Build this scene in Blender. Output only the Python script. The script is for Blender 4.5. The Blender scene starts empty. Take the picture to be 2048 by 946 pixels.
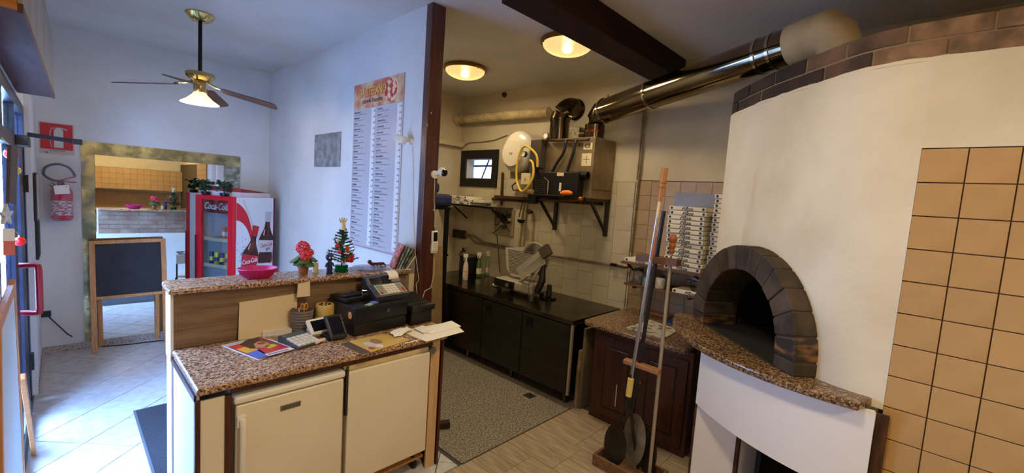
import bpy, bmesh, math, random
from mathutils import Vector, Matrix
random.seed(7)
scene = bpy.context.scene
col = scene.collection
PI = math.pi

# ------------------------------------------------------------------ camera
W, H, F = 2048, 946, 865.88
YAW, PITCH, ROLL, EYE = 0.809132, 0.089067, -0.067230, 2.0
_f = Vector((math.sin(YAW)*math.cos(PITCH), math.cos(YAW)*math.cos(PITCH), -math.sin(PITCH)))
_r = _f.cross(Vector((0, 0, 1))).normalized()
_d = _f.cross(_r)
_c, _s = math.cos(ROLL), math.sin(ROLL)
RIGHT, DOWN, FWD = _c*_r + _s*_d, -_s*_r + _c*_d, _f
CAM = Vector((0, 0, EYE))
cam_data = bpy.data.cameras.new('camera')
cam_data.sensor_width = 36.0
cam_data.lens = F*36.0/W
cam_data.clip_start = 0.02
cam = bpy.data.objects.new('camera', cam_data)
col.objects.link(cam)
m3 = Matrix((RIGHT, -DOWN, -FWD)).transposed()
cam.matrix_world = Matrix.Translation(CAM) @ m3.to_4x4()
scene.camera = cam

# ------------------------------------------------------------------ world, exposure
scene.view_settings.view_transform = 'Standard'
scene.view_settings.look = 'None'
scene.view_settings.gamma = 1.0
scene.view_settings.use_curve_mapping = False
scene.view_settings.exposure = 0.70
world = bpy.data.worlds.new('overcast_sky')
scene.world = world
world.use_nodes = True
bg = world.node_tree.nodes['Background']
bg.inputs[0].default_value = (0.33, 0.53, 1.0, 1)
bg.inputs[1].default_value = 62.0
try:
    scene.cycles.max_bounces = 8
    scene.cycles.diffuse_bounces = 4
    scene.cycles.glossy_bounces = 4
    scene.cycles.transmission_bounces = 6
    scene.cycles.transparent_max_bounces = 8
    scene.cycles.sample_clamp_indirect = 4.0
except Exception:
    pass
WARM = (1.0, 0.80, 0.52)
LAMP_W = 26.0
def portal(name, loc, rot, sx, sy):
    d = bpy.data.lights.new(name, 'AREA'); d.shape = 'RECTANGLE'; d.size = sx; d.size_y = sy
    o = bpy.data.objects.new(name, d); col.objects.link(o); o.location = loc; o.rotation_euler = rot
    d.cycles.is_portal = True
    return o
portal('daylight_portal', (-0.235, 4.23, 1.24), (0, -PI/2, 0), 2.4, 2.4)

# ------------------------------------------------------------------ pixel helpers (photo frame 2048 x 946)
def ray(x, y):
    return RIGHT*((x-W/2)/F) + DOWN*((y-H/2)/F) + FWD
def onx(x, y, X): d = ray(x, y); return CAM + d*((X-CAM.x)/d.x)
def ony(x, y, Y): d = ray(x, y); return CAM + d*((Y-CAM.y)/d.y)
def onz(x, y, Z): d = ray(x, y); return CAM + d*((Z-CAM.z)/d.z)

# ------------------------------------------------------------------ mesh builder
class MB:
    def __init__(s): s.v = []; s.f = []
    def add(s, vs, fs):
        o = len(s.v); s.v += [Vector(v) for v in vs]; s.f += [tuple(i+o for i in f) for f in fs]; return s
    def box(s, x0, x1, y0, y1, z0, z1, m=None):
        vs = [Vector((x, y, z)) for z in (z0, z1) for y in (y0, y1) for x in (x0, x1)]
        if m: vs = [m @ v for v in vs]
        return s.add(vs, [(0,2,3,1), (4,5,7,6), (0,1,5,4), (2,6,7,3), (0,4,6,2), (1,3,7,5)])
    def frustum(s, cx, cy, z0, z1, a0, b0, a1, b1, m=None):
        vs = [Vector((cx+sx*a, cy+sy*b, z)) for z, a, b in ((z0, a0, b0), (z1, a1, b1)) for sy in (-.5, .5) for sx in (-.5, .5)]
        if m: vs = [m @ v for v in vs]
        return s.add(vs, [(0,2,3,1), (4,5,7,6), (0,1,5,4), (2,6,7,3), (0,4,6,2), (1,3,7,5)])
    def ring(s, c, ax, r, n, e=1.0, ph=0):
        ax = Vector(ax).normalized()
        up = Vector((0, 0, 1)) if abs(ax.z) < .95 else Vector((1, 0, 0))
        u = ax.cross(up).normalized(); w = u.cross(ax)
        return [Vector(c) + u*math.cos(ph+2*PI*k/n)*r + w*math.sin(ph+2*PI*k/n)*r*e for k in range(n)]
    def loft(s, rings, cap0=True, cap1=True, closed=True):
        n = len(rings[0]); vs = [v for r in rings for v in r]; fs = []
        for i in range(len(rings)-1):
            for k in range(n if closed else n-1):
                a, b = i*n+k, i*n+(k+1) % n
                fs.append((a, a+n, b+n, b))
        if cap0: fs.append(tuple(range(n)))
        if cap1: fs.append(tuple(reversed(range((len(rings)-1)*n, len(rings)*n))))
        return s.add(vs, fs)
    def cyl(s, p0, p1, r0, r1=None, n=16, caps=True):
        p0, p1 = Vector(p0), Vector(p1); r1 = r0 if r1 is None else r1
        return s.loft([s.ring(p0, p1-p0, r0, n), s.ring(p1, p1-p0, r1, n)], caps, caps)
    def tube(s, pts, r, n=8, caps=True):
        pts = [Vector(p) for p in pts]; rings = []; rr = r if hasattr(r, '__len__') else [r]*len(pts)
        up = None
        for i, p in enumerate(pts):
            t = (pts[min(i+1, len(pts)-1)] - pts[max(i-1, 0)]).normalized()
            if up is None:
                a = Vector((0, 0, 1)) if abs(t.z) < .9 else Vector((1, 0, 0))
                u = t.cross(a).normalized()
            else:
                u = (up - t*up.dot(t)).normalized()
            up = u; w = t.cross(u)
            rings.append([p + u*math.cos(2*PI*k/n)*rr[i] + w*math.sin(2*PI*k/n)*rr[i] for k in range(n)])
        return s.loft(rings, caps, caps)
    def lathe(s, prof, c=(0, 0, 0), n=24, m=None, caps=True, ex=1.0, ey=1.0):
        rings = []
        for r, z in prof:
            ring = [Vector((math.cos(2*PI*k/n)*r*ex, -math.sin(2*PI*k/n)*r*ey, z)) for k in range(n)]
            if m: ring = [m @ v for v in ring]
            rings.append([v + Vector(c) for v in ring])
        return s.loft(rings, caps, caps)
    def prism(s, poly, z0, z1, m=None):
        n = len(poly)
        vs = [Vector((p[0], p[1], z0)) for p in poly] + [Vector((p[0], p[1], z1)) for p in poly]
        if m: vs = [m @ v for v in vs]
        a = sum(poly[i][0]*poly[(i+1) % n][1] - poly[(i+1) % n][0]*poly[i][1] for i in range(n))
        fs = [tuple(reversed(range(n))), tuple(range(n, 2*n))] + [(i, (i+1) % n, n+(i+1) % n, n+i) for i in range(n)]
        if a < 0: fs = [tuple(reversed(f)) for f in fs]
        return s.add(vs, fs)
    def ball(s, c, r, n=12, k=8, ex=1, ey=1, ez=1):
        c = Vector(c)
        rings = []
        for i in range(1, k):
            t = PI*i/k
            rings.append([c + Vector((math.sin(t)*math.cos(2*PI*j/n)*r*ex, math.sin(t)*math.sin(2*PI*j/n)*r*ey, math.cos(t)*r*ez)) for j in range(n)])
        o = len(s.v)
        s.loft(rings, False, False)
        s.v += [c+Vector((0, 0, r*ez)), c-Vector((0, 0, r*ez))]
        t, b = len(s.v)-2, len(s.v)-1
        for j in range(n):
            s.f.append((o+j, o+(j+1) % n, t)); l = o+(k-2)*n
            s.f.append((l+(j+1) % n, l+j, b))
        return s
    def quad(s, a, b, c, d): return s.add([a, b, c, d], [(0, 1, 2, 3)])
    def mesh(s, name, smooth):
        me = bpy.data.meshes.new(name)
        me.from_pydata([tuple(v) for v in s.v], [], s.f)
        bm = bmesh.new(); bm.from_mesh(me)
        bmesh.ops.recalc_face_normals(bm, faces=bm.faces)
        bm.to_mesh(me); bm.free()
        if smooth:
            for p in me.polygons: p.use_smooth = True
            try: me.set_sharp_from_angle(angle=math.radians(40))
            except Exception: pass
        me.update()
        return me
    # build in parent's local space (local=True) or world space
    def build(s, name, mat, parent=None, smooth=False, bevel=0, local=False, seg=2):
        if parent is None:
            xs = [v.x for v in s.v]; ys = [v.y for v in s.v]; zs = [v.z for v in s.v]
            org = Vector(((min(xs)+max(xs))/2, (min(ys)+max(ys))/2, min(zs)))
            s.v = [v-org for v in s.v]
        elif not local:
            r = parent
            while r.parent: r = r.parent
            inv = (Matrix.Translation(r.location) @ r.rotation_euler.to_matrix().to_4x4()).inverted()
            s.v = [inv @ v for v in s.v]
        o = bpy.data.objects.new(name, s.mesh(name, smooth))
        col.objects.link(o)
        if parent is None: o.location = org
        else:
            o.parent = parent
            if parent.type == 'MESH' and parent.parent is None:
                # parent mesh is a root with its own origin; verts already converted
                pass
        if mat: o.data.materials.append(mat)
        if bevel:
            b = o.modifiers.new('bevel', 'BEVEL'); b.width = bevel; b.segments = seg; b.limit_method = 'ANGLE'; b.angle_limit = math.radians(35)
            b.harden_normals = False
        return o
def tag(o, label, cat, group=None):
    o['label'] = label; o['category'] = cat
    if group: o['group'] = group
    return o
def thing(name, label, cat, loc=(0, 0, 0), rz=0, group=None):
    o = bpy.data.objects.new(name, None); col.objects.link(o); o.empty_display_size = .05
    o.location = loc; o.rotation_euler = (0, 0, rz)
    return tag(o, label, cat, group)
def struct(o): o['kind'] = 'structure'; return o
def stuff(o): o['kind'] = 'stuff'; return o
def copy_tree(o, parent=None, label=None):
    c = o.copy(); col.objects.link(c); c.parent = parent
    if label: c['label'] = label
    for ch in o.children: copy_tree(ch, c)
    return c
def BX(*a): return MB().box(*a)
def text(body, size, name, mat, parent, m, shear=0, bold=0.0, ext=0.0008, align='CENTER', spacing=1.0, sx=1.0):
    c = bpy.data.curves.new(name, 'FONT'); c.body = body; c.size = size; c.shear = shear; c.offset = bold
    c.extrude = ext; c.align_x = align; c.align_y = 'CENTER'; c.space_character = spacing; c.resolution_u = 2
    t = bpy.data.objects.new(name, c); col.objects.link(t)
    dg = bpy.context.evaluated_depsgraph_get(); dg.update()
    me = bpy.data.meshes.new_from_object(t.evaluated_get(dg))
    bpy.data.objects.remove(t); bpy.data.curves.remove(c)
    me.transform(Matrix.Diagonal((sx, 1, 1, 1)))
    me.transform(m)
    r = parent
    while r.parent: r = r.parent
    me.transform((Matrix.Translation(r.location) @ r.rotation_euler.to_matrix().to_4x4()).inverted())
    o = bpy.data.objects.new(name, me); col.objects.link(o); o.parent = parent
    me.materials.clear(); me.materials.append(mat)
    return o
def frame(o, xdir, ydir):
    x = Vector(xdir).normalized(); y = Vector(ydir); y = (y - x*y.dot(x)).normalized(); z = x.cross(y)
    return Matrix.Translation(Vector(o)) @ Matrix((x, y, z)).transposed().to_4x4()
def clip_poly(poly, x0, x1, y0, y1):
    def cl(p, ins, inter):
        out = []
        for i in range(len(p)):
            a, b = p[i], p[(i+1) % len(p)]
            if ins(a):
                out.append(a)
                if not ins(b): out.append(inter(a, b))
            elif ins(b): out.append(inter(a, b))
        return out
    def ix(v): return lambda a, b: (v, a[1]+(b[1]-a[1])*(v-a[0])/(b[0]-a[0]))
    def iy(v): return lambda a, b: (a[0]+(b[0]-a[0])*(v-a[1])/(b[1]-a[1]), v)
    p = cl(poly, lambda a: a[0] >= x0, ix(x0))
    if p: p = cl(p, lambda a: a[0] <= x1, ix(x1))
    if p: p = cl(p, lambda a: a[1] >= y0, iy(y0))
    if p: p = cl(p, lambda a: a[1] <= y1, iy(y1))
    return p

# ------------------------------------------------------------------ materials
def lin(c): return tuple(((x/255)/12.92 if x/255 <= .04045 else ((x/255+.055)/1.055)**2.4) for x in c)
_mats = {}
def M(name, c, rough=.5, metal=0.0, c2=None, ns=8.0, nd=3.0, stretch=(1, 1, 1), bump=0.0, bs=None, lo=.35, hi=.65, trans=0.0, ior=1.45, emit=None, es=0, coat=0, alpha=1.0, rvar=0.0, world=False, spec=None):
    if name in _mats: return _mats[name]
    m = bpy.data.materials.new(name); m.use_nodes = True; nt = m.node_tree; N = nt.nodes; L = nt.links
    b = N['Principled BSDF']
    cc = lin(c)+(1,)
    b.inputs['Base Color'].default_value = cc; b.inputs['Roughness'].default_value = rough; b.inputs['Metallic'].default_value = metal
    b.inputs['Transmission Weight'].default_value = trans; b.inputs['IOR'].default_value = ior; b.inputs['Coat Weight'].default_value = coat
    b.inputs['Alpha'].default_value = alpha
    if spec is not None: b.inputs['Specular IOR Level'].default_value = spec
    if emit: b.inputs['Emission Color'].default_value = lin(emit)+(1,); b.inputs['Emission Strength'].default_value = es
    if c2 or bump or rvar:
        if world:
            tc = N.new('ShaderNodeNewGeometry'); out = tc.outputs['Position']
        else:
            tc = N.new('ShaderNodeTexCoord'); out = tc.outputs['Object']
        mp = N.new('ShaderNodeMapping'); mp.inputs['Scale'].default_value = stretch; L.new(out, mp.inputs[0])
        nz = N.new('ShaderNodeTexNoise'); nz.inputs['Scale'].default_value = ns; nz.inputs['Detail'].default_value = nd; L.new(mp.outputs[0], nz.inputs['Vector'])
        if c2:
            r = N.new('ShaderNodeValToRGB'); r.color_ramp.elements[0].position = lo; r.color_ramp.elements[1].position = hi
            r.color_ramp.elements[0].color = cc; r.color_ramp.elements[1].color = lin(c2)+(1,)
            L.new(nz.outputs['Fac'], r.inputs[0]); L.new(r.outputs[0], b.inputs['Base Color'])
        if rvar:
            mr = N.new('ShaderNodeMapRange'); mr.inputs[3].default_value = max(0, rough-rvar); mr.inputs[4].default_value = rough+rvar
            L.new(nz.outputs['Fac'], mr.inputs[0]); L.new(mr.outputs[0], b.inputs['Roughness'])
        if bump:
            if bs:
                n2 = N.new('ShaderNodeTexNoise'); n2.inputs['Scale'].default_value = bs; n2.inputs['Detail'].default_value = 3; L.new(mp.outputs[0], n2.inputs['Vector'])
            else: n2 = nz
            bp = N.new('ShaderNodeBump'); bp.inputs['Strength'].default_value = bump; bp.inputs['Distance'].default_value = .01
            L.new(n2.outputs['Fac'], bp.inputs['Height']); L.new(bp.outputs[0], b.inputs['Normal'])
    _mats[name] = m
    return m
def granite(name, base, light, dark, sc=55):
    if name in _mats: return _mats[name]
    m = bpy.data.materials.new(name); m.use_nodes = True; nt = m.node_tree; N = nt.nodes; L = nt.links
    b = N['Principled BSDF']; b.inputs['Roughness'].default_value = .22
    g = N.new('ShaderNodeNewGeometry')
    def layer(scale, lo, hi):
        n = N.new('ShaderNodeTexNoise'); n.inputs['Scale'].default_value = scale; n.inputs['Detail'].default_value = 4; n.inputs['Roughness'].default_value = .65
        L.new(g.outputs['Position'], n.inputs['Vector'])
        r = N.new('ShaderNodeMapRange'); r.inputs[1].default_value = lo; r.inputs[2].default_value = hi; L.new(n.outputs['Fac'], r.inputs[0]); return r.outputs[0]
    def mix(f, a, bb):
        x = N.new('ShaderNodeMix'); x.data_type = 'RGBA'; L.new(f, x.inputs['Factor'])
        if isinstance(a, tuple): x.inputs['A'].default_value = lin(a)+(1,)
        else: L.new(a, x.inputs['A'])
        x.inputs['B'].default_value = lin(bb)+(1,); return x.outputs['Result']
    c = mix(layer(sc*.8, .45, .58), base, light)
    c = mix(layer(sc*1.3, .52, .59), c, dark)
    L.new(c, b.inputs['Base Color'])
    _mats[name] = m
    return m
def piecevar(m, amt=.08):
    """slight colour change from piece to piece (fired tiles, bricks, boards)"""
    nt = m.node_tree; N = nt.nodes; L = nt.links; b = N['Principled BSDF']
    oi = N.new('ShaderNodeObjectInfo'); hv = N.new('ShaderNodeHueSaturation'); mr = N.new('ShaderNodeMapRange')
    mr.inputs[3].default_value = 1-amt; mr.inputs[4].default_value = 1+amt
    L.new(oi.outputs['Random'], mr.inputs[0]); L.new(mr.outputs[0], hv.inputs['Value'])
    s = b.inputs['Base Color']
    if s.is_linked: L.new(s.links[0].from_socket, hv.inputs['Color'])
    else: hv.inputs['Color'].default_value = s.default_value
    L.new(hv.outputs[0], s)
    return m

WALL = M('white_wall_paint', (226, 224, 220), .75, c2=(212, 210, 206), ns=1.6, bump=.05, bs=60, world=True)
KWALL = M('kitchen_wall_paint', (200, 188, 160), .7, c2=(182, 168, 138), ns=1.4, bump=.06, bs=45, world=True)
CEIL = M('ceiling_paint', (214, 210, 204), .85, c2=(200, 195, 188), ns=1.2, bump=.08, bs=80, world=True)
PLASTER = M('oven_plaster', (228, 216, 186), .8, c2=(214, 200, 168), ns=2.2, bump=.35, bs=14, world=True)
WHITEP = M('white_panel_paint', (232, 230, 228), .6, bump=.05, bs=20, world=True)
BROWN = M('brown_stained_wood', (58, 26, 16), .35, c2=(84, 40, 24), ns=5, stretch=(8, 8, .6), bump=.08, coat=.2)
BEAMB = M('dark_beam_paint', (30, 14, 10), .7, c2=(44, 22, 16), ns=3, stretch=(.5, 6, 6), world=True, spec=.2)
GROUT = M('dark_grout', (84, 66, 46), .95)
TAN = piecevar(M('tan_glazed_tile', (190, 152, 100), .28, c2=(178, 140, 89), ns=5, bump=.03, bs=30), .05)
TAN2 = piecevar(M('dull_tan_tile', (168, 142, 100), .3, c2=(156, 130, 88), ns=5), .06)
WTILE = piecevar(M('white_glazed_wall_tile', (198, 187, 160), .25, c2=(186, 173, 144), ns=3), .05)
WGROUT = M('grey_grout', (120, 108, 88), .95)
FTILE = piecevar(M('pale_floor_tile', (206, 206, 206), .25, c2=(190, 190, 190), ns=14, world=True), .03)
FGROUT = M('floor_grout', (78, 76, 74), .95)
PLANK = piecevar(M('wood_look_floor_plank', (176, 158, 132), .45, c2=(146, 128, 104), ns=6, nd=6, stretch=(6, .8, 1), bump=.05), .07)
PGROUT = M('plank_joint', (92, 80, 66), .9)
TERR = M('speckled_grey_terrazzo', (164, 154, 138), .4, c2=(92, 84, 74), ns=75, nd=4, lo=.42, hi=.58, world=True)
GRAN = granite('pink_granite', (156, 116, 88), (206, 172, 140), (36, 27, 21), 68)
GRAN2 = granite('oven_granite', (88, 68, 48), (166, 132, 96), (20, 16, 12), 88)
SKIRT = granite('grey_granite_skirting', (170, 156, 144), (196, 184, 172), (96, 86, 80), 90)
STEEL = M('brushed_stainless_steel', (120, 112, 100), .32, 1.0, c2=(92, 84, 72), ns=4, stretch=(1, 1, 10), rvar=.08)
DSTEEL = M('dull_dark_stainless', (70, 64, 56), .3, 1.0, c2=(54, 48, 42), ns=3, rvar=.08)
CHROME = M('polished_chrome', (200, 196, 188), .12, 1.0)
BLACKM = M('black_metal', (18, 16, 15), .4, 0.4)
BLACKP = M('black_plastic', (16, 15, 15), .38, c2=(26, 24, 23), ns=20)
GREYP = M('dark_grey_plastic', (58, 58, 60), .45)
WHITEPL = M('white_plastic', (232, 228, 216), .35)
CREAMENAMEL = M('cream_enamel', (232, 222, 200), .3, c2=(222, 210, 186), ns=1.5)
PAPER = M('white_paper', (238, 234, 224), .8)
CARD = M('cream_card', (226, 206, 166), .8)
BRASS = M('aged_brass', (150, 112, 56), .3, 1.0)
PINE = M('pine_wood', (200, 140, 84), .5, c2=(176, 116, 66), ns=6, stretch=(10, 10, 1), bump=.05)
RED = M('red_enamel', (168, 18, 30), .3)
NAVY = M('navy_aluminium', (26, 32, 52), .35, .3)
GLASS = M('clear_glass', (235, 245, 250), .02, trans=1.0, ior=1.45)
RUST = M('brown_iron', (70, 50, 36), .6, .5, c2=(100, 66, 40), ns=20)
CABLE = M('white_cable', (210, 200, 182), .5)
BCABLE = M('black_cable', (20, 20, 22), .5)

def thin_glass(name, tint, f0=.06, rough=.02):
    """window glass: lets light straight through, reflects a little, more at grazing angles"""
    m = bpy.data.materials.new(name); m.use_nodes = True; nt = m.node_tree; N = nt.nodes; L = nt.links
    N.remove(N['Principled BSDF'])
    tr = N.new('ShaderNodeBsdfTransparent'); tr.inputs[0].default_value = tint+(1,)
    gl = N.new('ShaderNodeBsdfGlossy'); gl.inputs['Roughness'].default_value = rough
    lw = N.new('ShaderNodeLayerWeight'); lw.inputs['Blend'].default_value = .25
    mr = N.new('ShaderNodeMapRange'); mr.inputs[3].default_value = f0*.5; mr.inputs[4].default_value = .45
    mx = N.new('ShaderNodeMixShader')
    L.new(lw.outputs['Fresnel'], mr.inputs[0]); L.new(mr.outputs[0], mx.inputs[0]); L.new(tr.outputs[0], mx.inputs[1]); L.new(gl.outputs[0], mx.inputs[2]); L.new(mx.outputs[0], N['Material Output'].inputs[0])
    _mats[name] = m
    return m
THIN = thin_glass('shop_front_glass', (.92, .96, 1.0))
THINC = thin_glass('cooler_door_glass', (.94, .97, .97), .03)

def smooth_path(P, n=4):
    out = []
    for i in range(len(P)-1):
        p0, p1, p2, p3 = P[max(i-1, 0)], P[i], P[i+1], P[min(i+2, len(P)-1)]
        for k in range(n):
            t = k/n; out.append(.5*((2*p1)+(p2-p0)*t+(2*p0-5*p1+4*p2-p3)*t*t+(3*p1-p0-3*p2+p3)*t**3))
    return out+[P[-1]]
# ------------------------------------------------------------------ the room
XM, YF, XK, ZC, XD, YKL = 2.006, 6.644, 4.25, 3.45, -0.20, 5.27
XT = 2.69          # tiled wall beside the oven
YB = -4.2          # wall behind the photographer
XN = -1.15         # near left wall
floor = struct(BX(-1.4, XK+.15, YB-.2, YF+.2, -.14, -.012).build('floor', FGROUT))
ceiling = struct(BX(-1.4, XK+.15, YB-.2, YF+.2, ZC, ZC+.12).build('ceiling', CEIL))
struct(BX(XD-.1, XM+.12, YF, YF+.12, 0, ZC).build('wall_far', WALL))
struct(BX(XM, XM+.12, 2.985, YF, 0, ZC).build('wall_menu', WALL))
struct(BX(XM+.12, XK, YKL, YKL+.1, 0, ZC).build('wall_kitchen_end', KWALL))
# kitchen back wall with the window hole
wy0, wy1, wz0, wz1 = 4.40, 5.20, 2.125, 2.655
hy0, hy1, hz0, hz1 = 4.52, 5.083, 2.248, 2.527
kb = MB()
kb.box(XK, XK+.14, YB, hy0, 0, ZC).box(XK, XK+.14, hy1, YKL+.1, 0, ZC).box(XK, XK+.14, hy0, hy1, 0, hz0).box(XK, XK+.14, hy0, hy1, hz1, ZC)
kback = struct(kb.build('wall_kitchen_back', KWALL))
# left wall: blind near part, return, lintel over the shop front, blind strip beside the mirror wall
struct(BX(XN-.12, XN, YB, 2.1, 0, ZC).build('wall_left_near', WALL))
struct(BX(XN, XD, 2.1, 2.2, 0, ZC).build('wall_left_return', WALL))
struct(MB().box(XD-.12, XD, 2.2, 5.46, 2.48, ZC).box(XD-.12, XD, 2.2, 3.04, 0, 2.48).build('wall_left_lintel_and_blocker', WALL))  # lintel, plus an unseen blind piece added to cut daylight on the menu wall
struct(BX(XD-.12, -.165, 5.46, YF, 0, ZC).build('wall_left_strip', WALL))
struct(BX(XN-.12, XT+1.6, YB-.12, YB, 0, ZC).build('wall_behind', M('cream_wall_paint', (232, 216, 176), .7, c2=(220, 200, 156), ns=2, world=True)))
struct(BX(-8.2, -7.5, -6, 12, -.1, 7.5).build('added_facade_opposite', M('added_facade_render', (150, 140, 128), .85, c2=(130, 122, 112), ns=1.0, world=True)))  # unseen facade, added to keep low sky light off the menu wall
struct(BX(-9, XD-.13, -3, 14, -.2, -.1).build('pavement', M('street_paving', (140, 140, 142), .8, c2=(120, 120, 124), ns=3, world=True)))

# customer floor: pale tiles laid diagonally
P_ = .37
def diag(i, j):
    a = Vector((1, 1)).normalized(); b = Vector((1, -1)).normalized()
    return a, b
g = .0035
cnt = 0
a = Vector((1, 1)).normalized(); b = Vector((-1, 1)).normalized()
oa, ob = 4.559, 3.327
for i in range(-12, 12):
    for j in range(-14, 14):
        p0, p1 = oa+i*P_+g, oa+(i+1)*P_-g
        q0, q1 = ob+j*P_+g, ob+(j+1)*P_-g
        poly = [tuple(a*p+b*q) for p, q in ((p0, q0), (p1, q0), (p1, q1), (p0, q1))]
        poly = clip_poly(poly, XD+.01, XM-.002, 2.31, YF-.002)
        if poly and len(poly) > 2:
            ar = abs(sum(poly[k][0]*poly[(k+1) % len(poly)][1]-poly[(k+1) % len(poly)][0]*poly[k][1] for k in range(len(poly))))/2
            if ar > .002:
                MB().prism(poly, -.012, 0).build('floor_tile', FTILE, floor)
# kitchen floor
ks = BX(2.046, XK-.002, 2.302, YKL-.002, -.012, -.001).build('terrazzo_slab', TERR, floor)
# work side planks
random.seed(3)
xx = 2.126 - .197*17
pk = {}
while xx < 3.6:
    off = random.choice([0, .2, .4, .13, .33])
    yy = 2.298 + off
    while yy > YB:
        y1, y0 = min(yy, 2.298), max(yy-.6, YB+.002)
        x0, x1 = max(xx, XN+.004), min(xx+.197, 3.5)
        if x1-x0 > .02 and y1-y0 > .02 and not (x0 > XT and y1 < .2):
            key = (round(x1-x0, 3), round(y1-y0, 3))
            if key not in pk:
                pk[key] = BX(x0+.0015, x1-.0015, y0+.0015, y1-.0015, -.012, 0).build('floor_plank', PLANK)
                o = pk[key]
            else:
                o = pk[key].copy(); col.objects.link(o)
            o.location = Vector(((x0+x1)/2, (y0+y1)/2, -.012)) - floor.location
            o.parent = floor
        yy -= .6
    xx += .197
BX(2.046, 3.40, 2.294, 2.306, -.006, .002).build('threshold_strip', M('joint_filler', (70, 58, 46), .9), floor)

# beam, post
struct(BX(XM, XK, 1.87, 2.15, 3.25, ZC).build('trim_1', BEAMB, bevel=.006))
post = struct(BX(2.0, 2.126, 2.905, 2.983, 0, ZC).build('trim_2', BROWN, bevel=.004))
for k, (nx, nz, c) in enumerate([(2.03, 2.62, 0), (2.10, 1.86, 0)]):
    MB().cyl((nx, 2.907, nz), (nx, 2.900, nz), .004, n=8).build('nail', PAPER, post)
# skirting
struct(BX(-.163, 1.02, YF-.016, YF-.001, 0, .075).build('baseboard_far', SKIRT, bevel=.002))
struct(BX(1.03, XM-.002, YF-.016, YF-.001, 0, .075).build('baseboard_far', SKIRT, bevel=.002))
struct(BX(-.163, -.149, 5.47, YF-.02, 0, .075).build('baseboard_left', SKIRT, bevel=.002))

# white wall tiles in the kitchen, laid upright in running bond; tan tiles above the wooden cabinet
tw, th = .215, .262
tiles = MB()
BX(XK-.004, XK-.001, 2.28, YKL, .9, 2.255).build('tile_bed', WGROUT, kback)
tc = {}
ci = 0
y = 2.285
while y < YKL-.01:
    y1 = min(y+tw, YKL-.003)
    z = 2.252 - (th/2 if ci % 2 else 0)
    tops = [2.252] + ([z] if ci % 2 else [])
    zz = 2.252
    segs = []
    if ci % 2: segs.append((2.252-th/2, 2.252)); zz = 2.252-th/2
    while zz > .86: segs.append((zz-th, zz)); zz -= th
    for (s0, s1) in segs:
        if s1 > hz0-.02 and y1 > wy0 and False: continue
        key = (round(y1-y, 3), round(s1-s0, 3))
        if key not in tc:
            o = BX(XK-.010, XK-.003, y+.0015, y1-.0015, s0+.0015, s1-.0015).build('wall_tile', WTILE); tc[key] = o
        else:
            o = tc[key].copy(); col.objects.link(o)
        o.location = Vector((XK-.0065, (y+y1)/2, s0+.0015)) - kback.location; o.parent = kback
    y = y1; ci += 1
BX(XK-.006, XK-.001, 1.0, 2.26, .9, 2.275).build('tile_bed', GROUT, kback)
first = None
for i in range(9):
    for j in range(9):
        y0, z0 = 2.25-.152*(i+1), 2.27-.152*(j+1)
        if y0 < .95: continue
        if first is None: first = o = BX(XK-.012, XK-.005, 0, .148, 0, .148).build('wall_tile', TAN2)
        else: o = first.copy(); col.objects.link(o)
        o.location = Vector((XK-.0085, y0+.076, z0)) - kback.location; o.parent = kback

# tiled wall beside the oven
wr = MB().box(XT, XT+.12, YB, .0, 0, 2.735)
wright = struct(wr.build('wall_right', GROUT))
first = None
zt = 2.342
for i in range(12):
    for j in range(16):
        y0, z0 = .060-.1505*(i+1), zt-.1505*(j+1)
        if z0 < 0: continue
        if first is None: first = o = BX(XT-.006, XT+.002, 0, .146, 0, .146).build('wall_tile', TAN, bevel=.0015, seg=1)
        else: o = first.copy(); col.objects.link(o)
        o.location = Vector((XT-.002, y0+.075, z0+.002)) - wright.location; o.parent = wright
BX(XT-.004, XT+.01, YB+.01, .0585, 2.345, 2.742).build('plaster_band', PLASTER, wright)
# the alcove behind the photographer that the mirror shows: tiled bulkhead over a niche
nb = struct(BX(XN, .66, YB, YB+.5, 0, 2.6).build('wall_behind_pier', M('cream_wall_paint', (0, 0, 0))))
bulk = struct(BX(.66, 2.69, YB+.001, YB+.42, 1.49, 2.11).build('wall_behind_bulkhead', GROUT))
first = None
for i in range(13):
    for j in range(4):
        x0, z0 = .67+.154*i, 1.495+.153*j
        if first is None: first = o = BX(0, .149, YB+.418, YB+.428, 0, .148).build('wall_tile', TAN)
        else: o = first.copy(); col.objects.link(o)
        o.location = Vector((x0+.0745, YB+.423, z0)) - bulk.location; o.parent = bulk
first = None
for i in range(13):
    for j in range(9):
        x0, z0 = .67+.154*i, .06+.153*j
        if first is None: first = o = BX(0, .149, YB+.002, YB+.010, 0, .148).build('wall_tile', TAN)
        else: o = first.copy(); col.objects.link(o)
        o.location = Vector((x0+.0745, YB+.006, z0)) - bulk.location; o.parent = bulk
bs = BX(.67, 2.68, YB+.012, YB+.40, .86, .90).build('stone_shelf', GRAN)
tag(bs, 'granite shelf in the tiled niche on the wall behind the camera, seen in the mirror', 'shelf')

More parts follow.
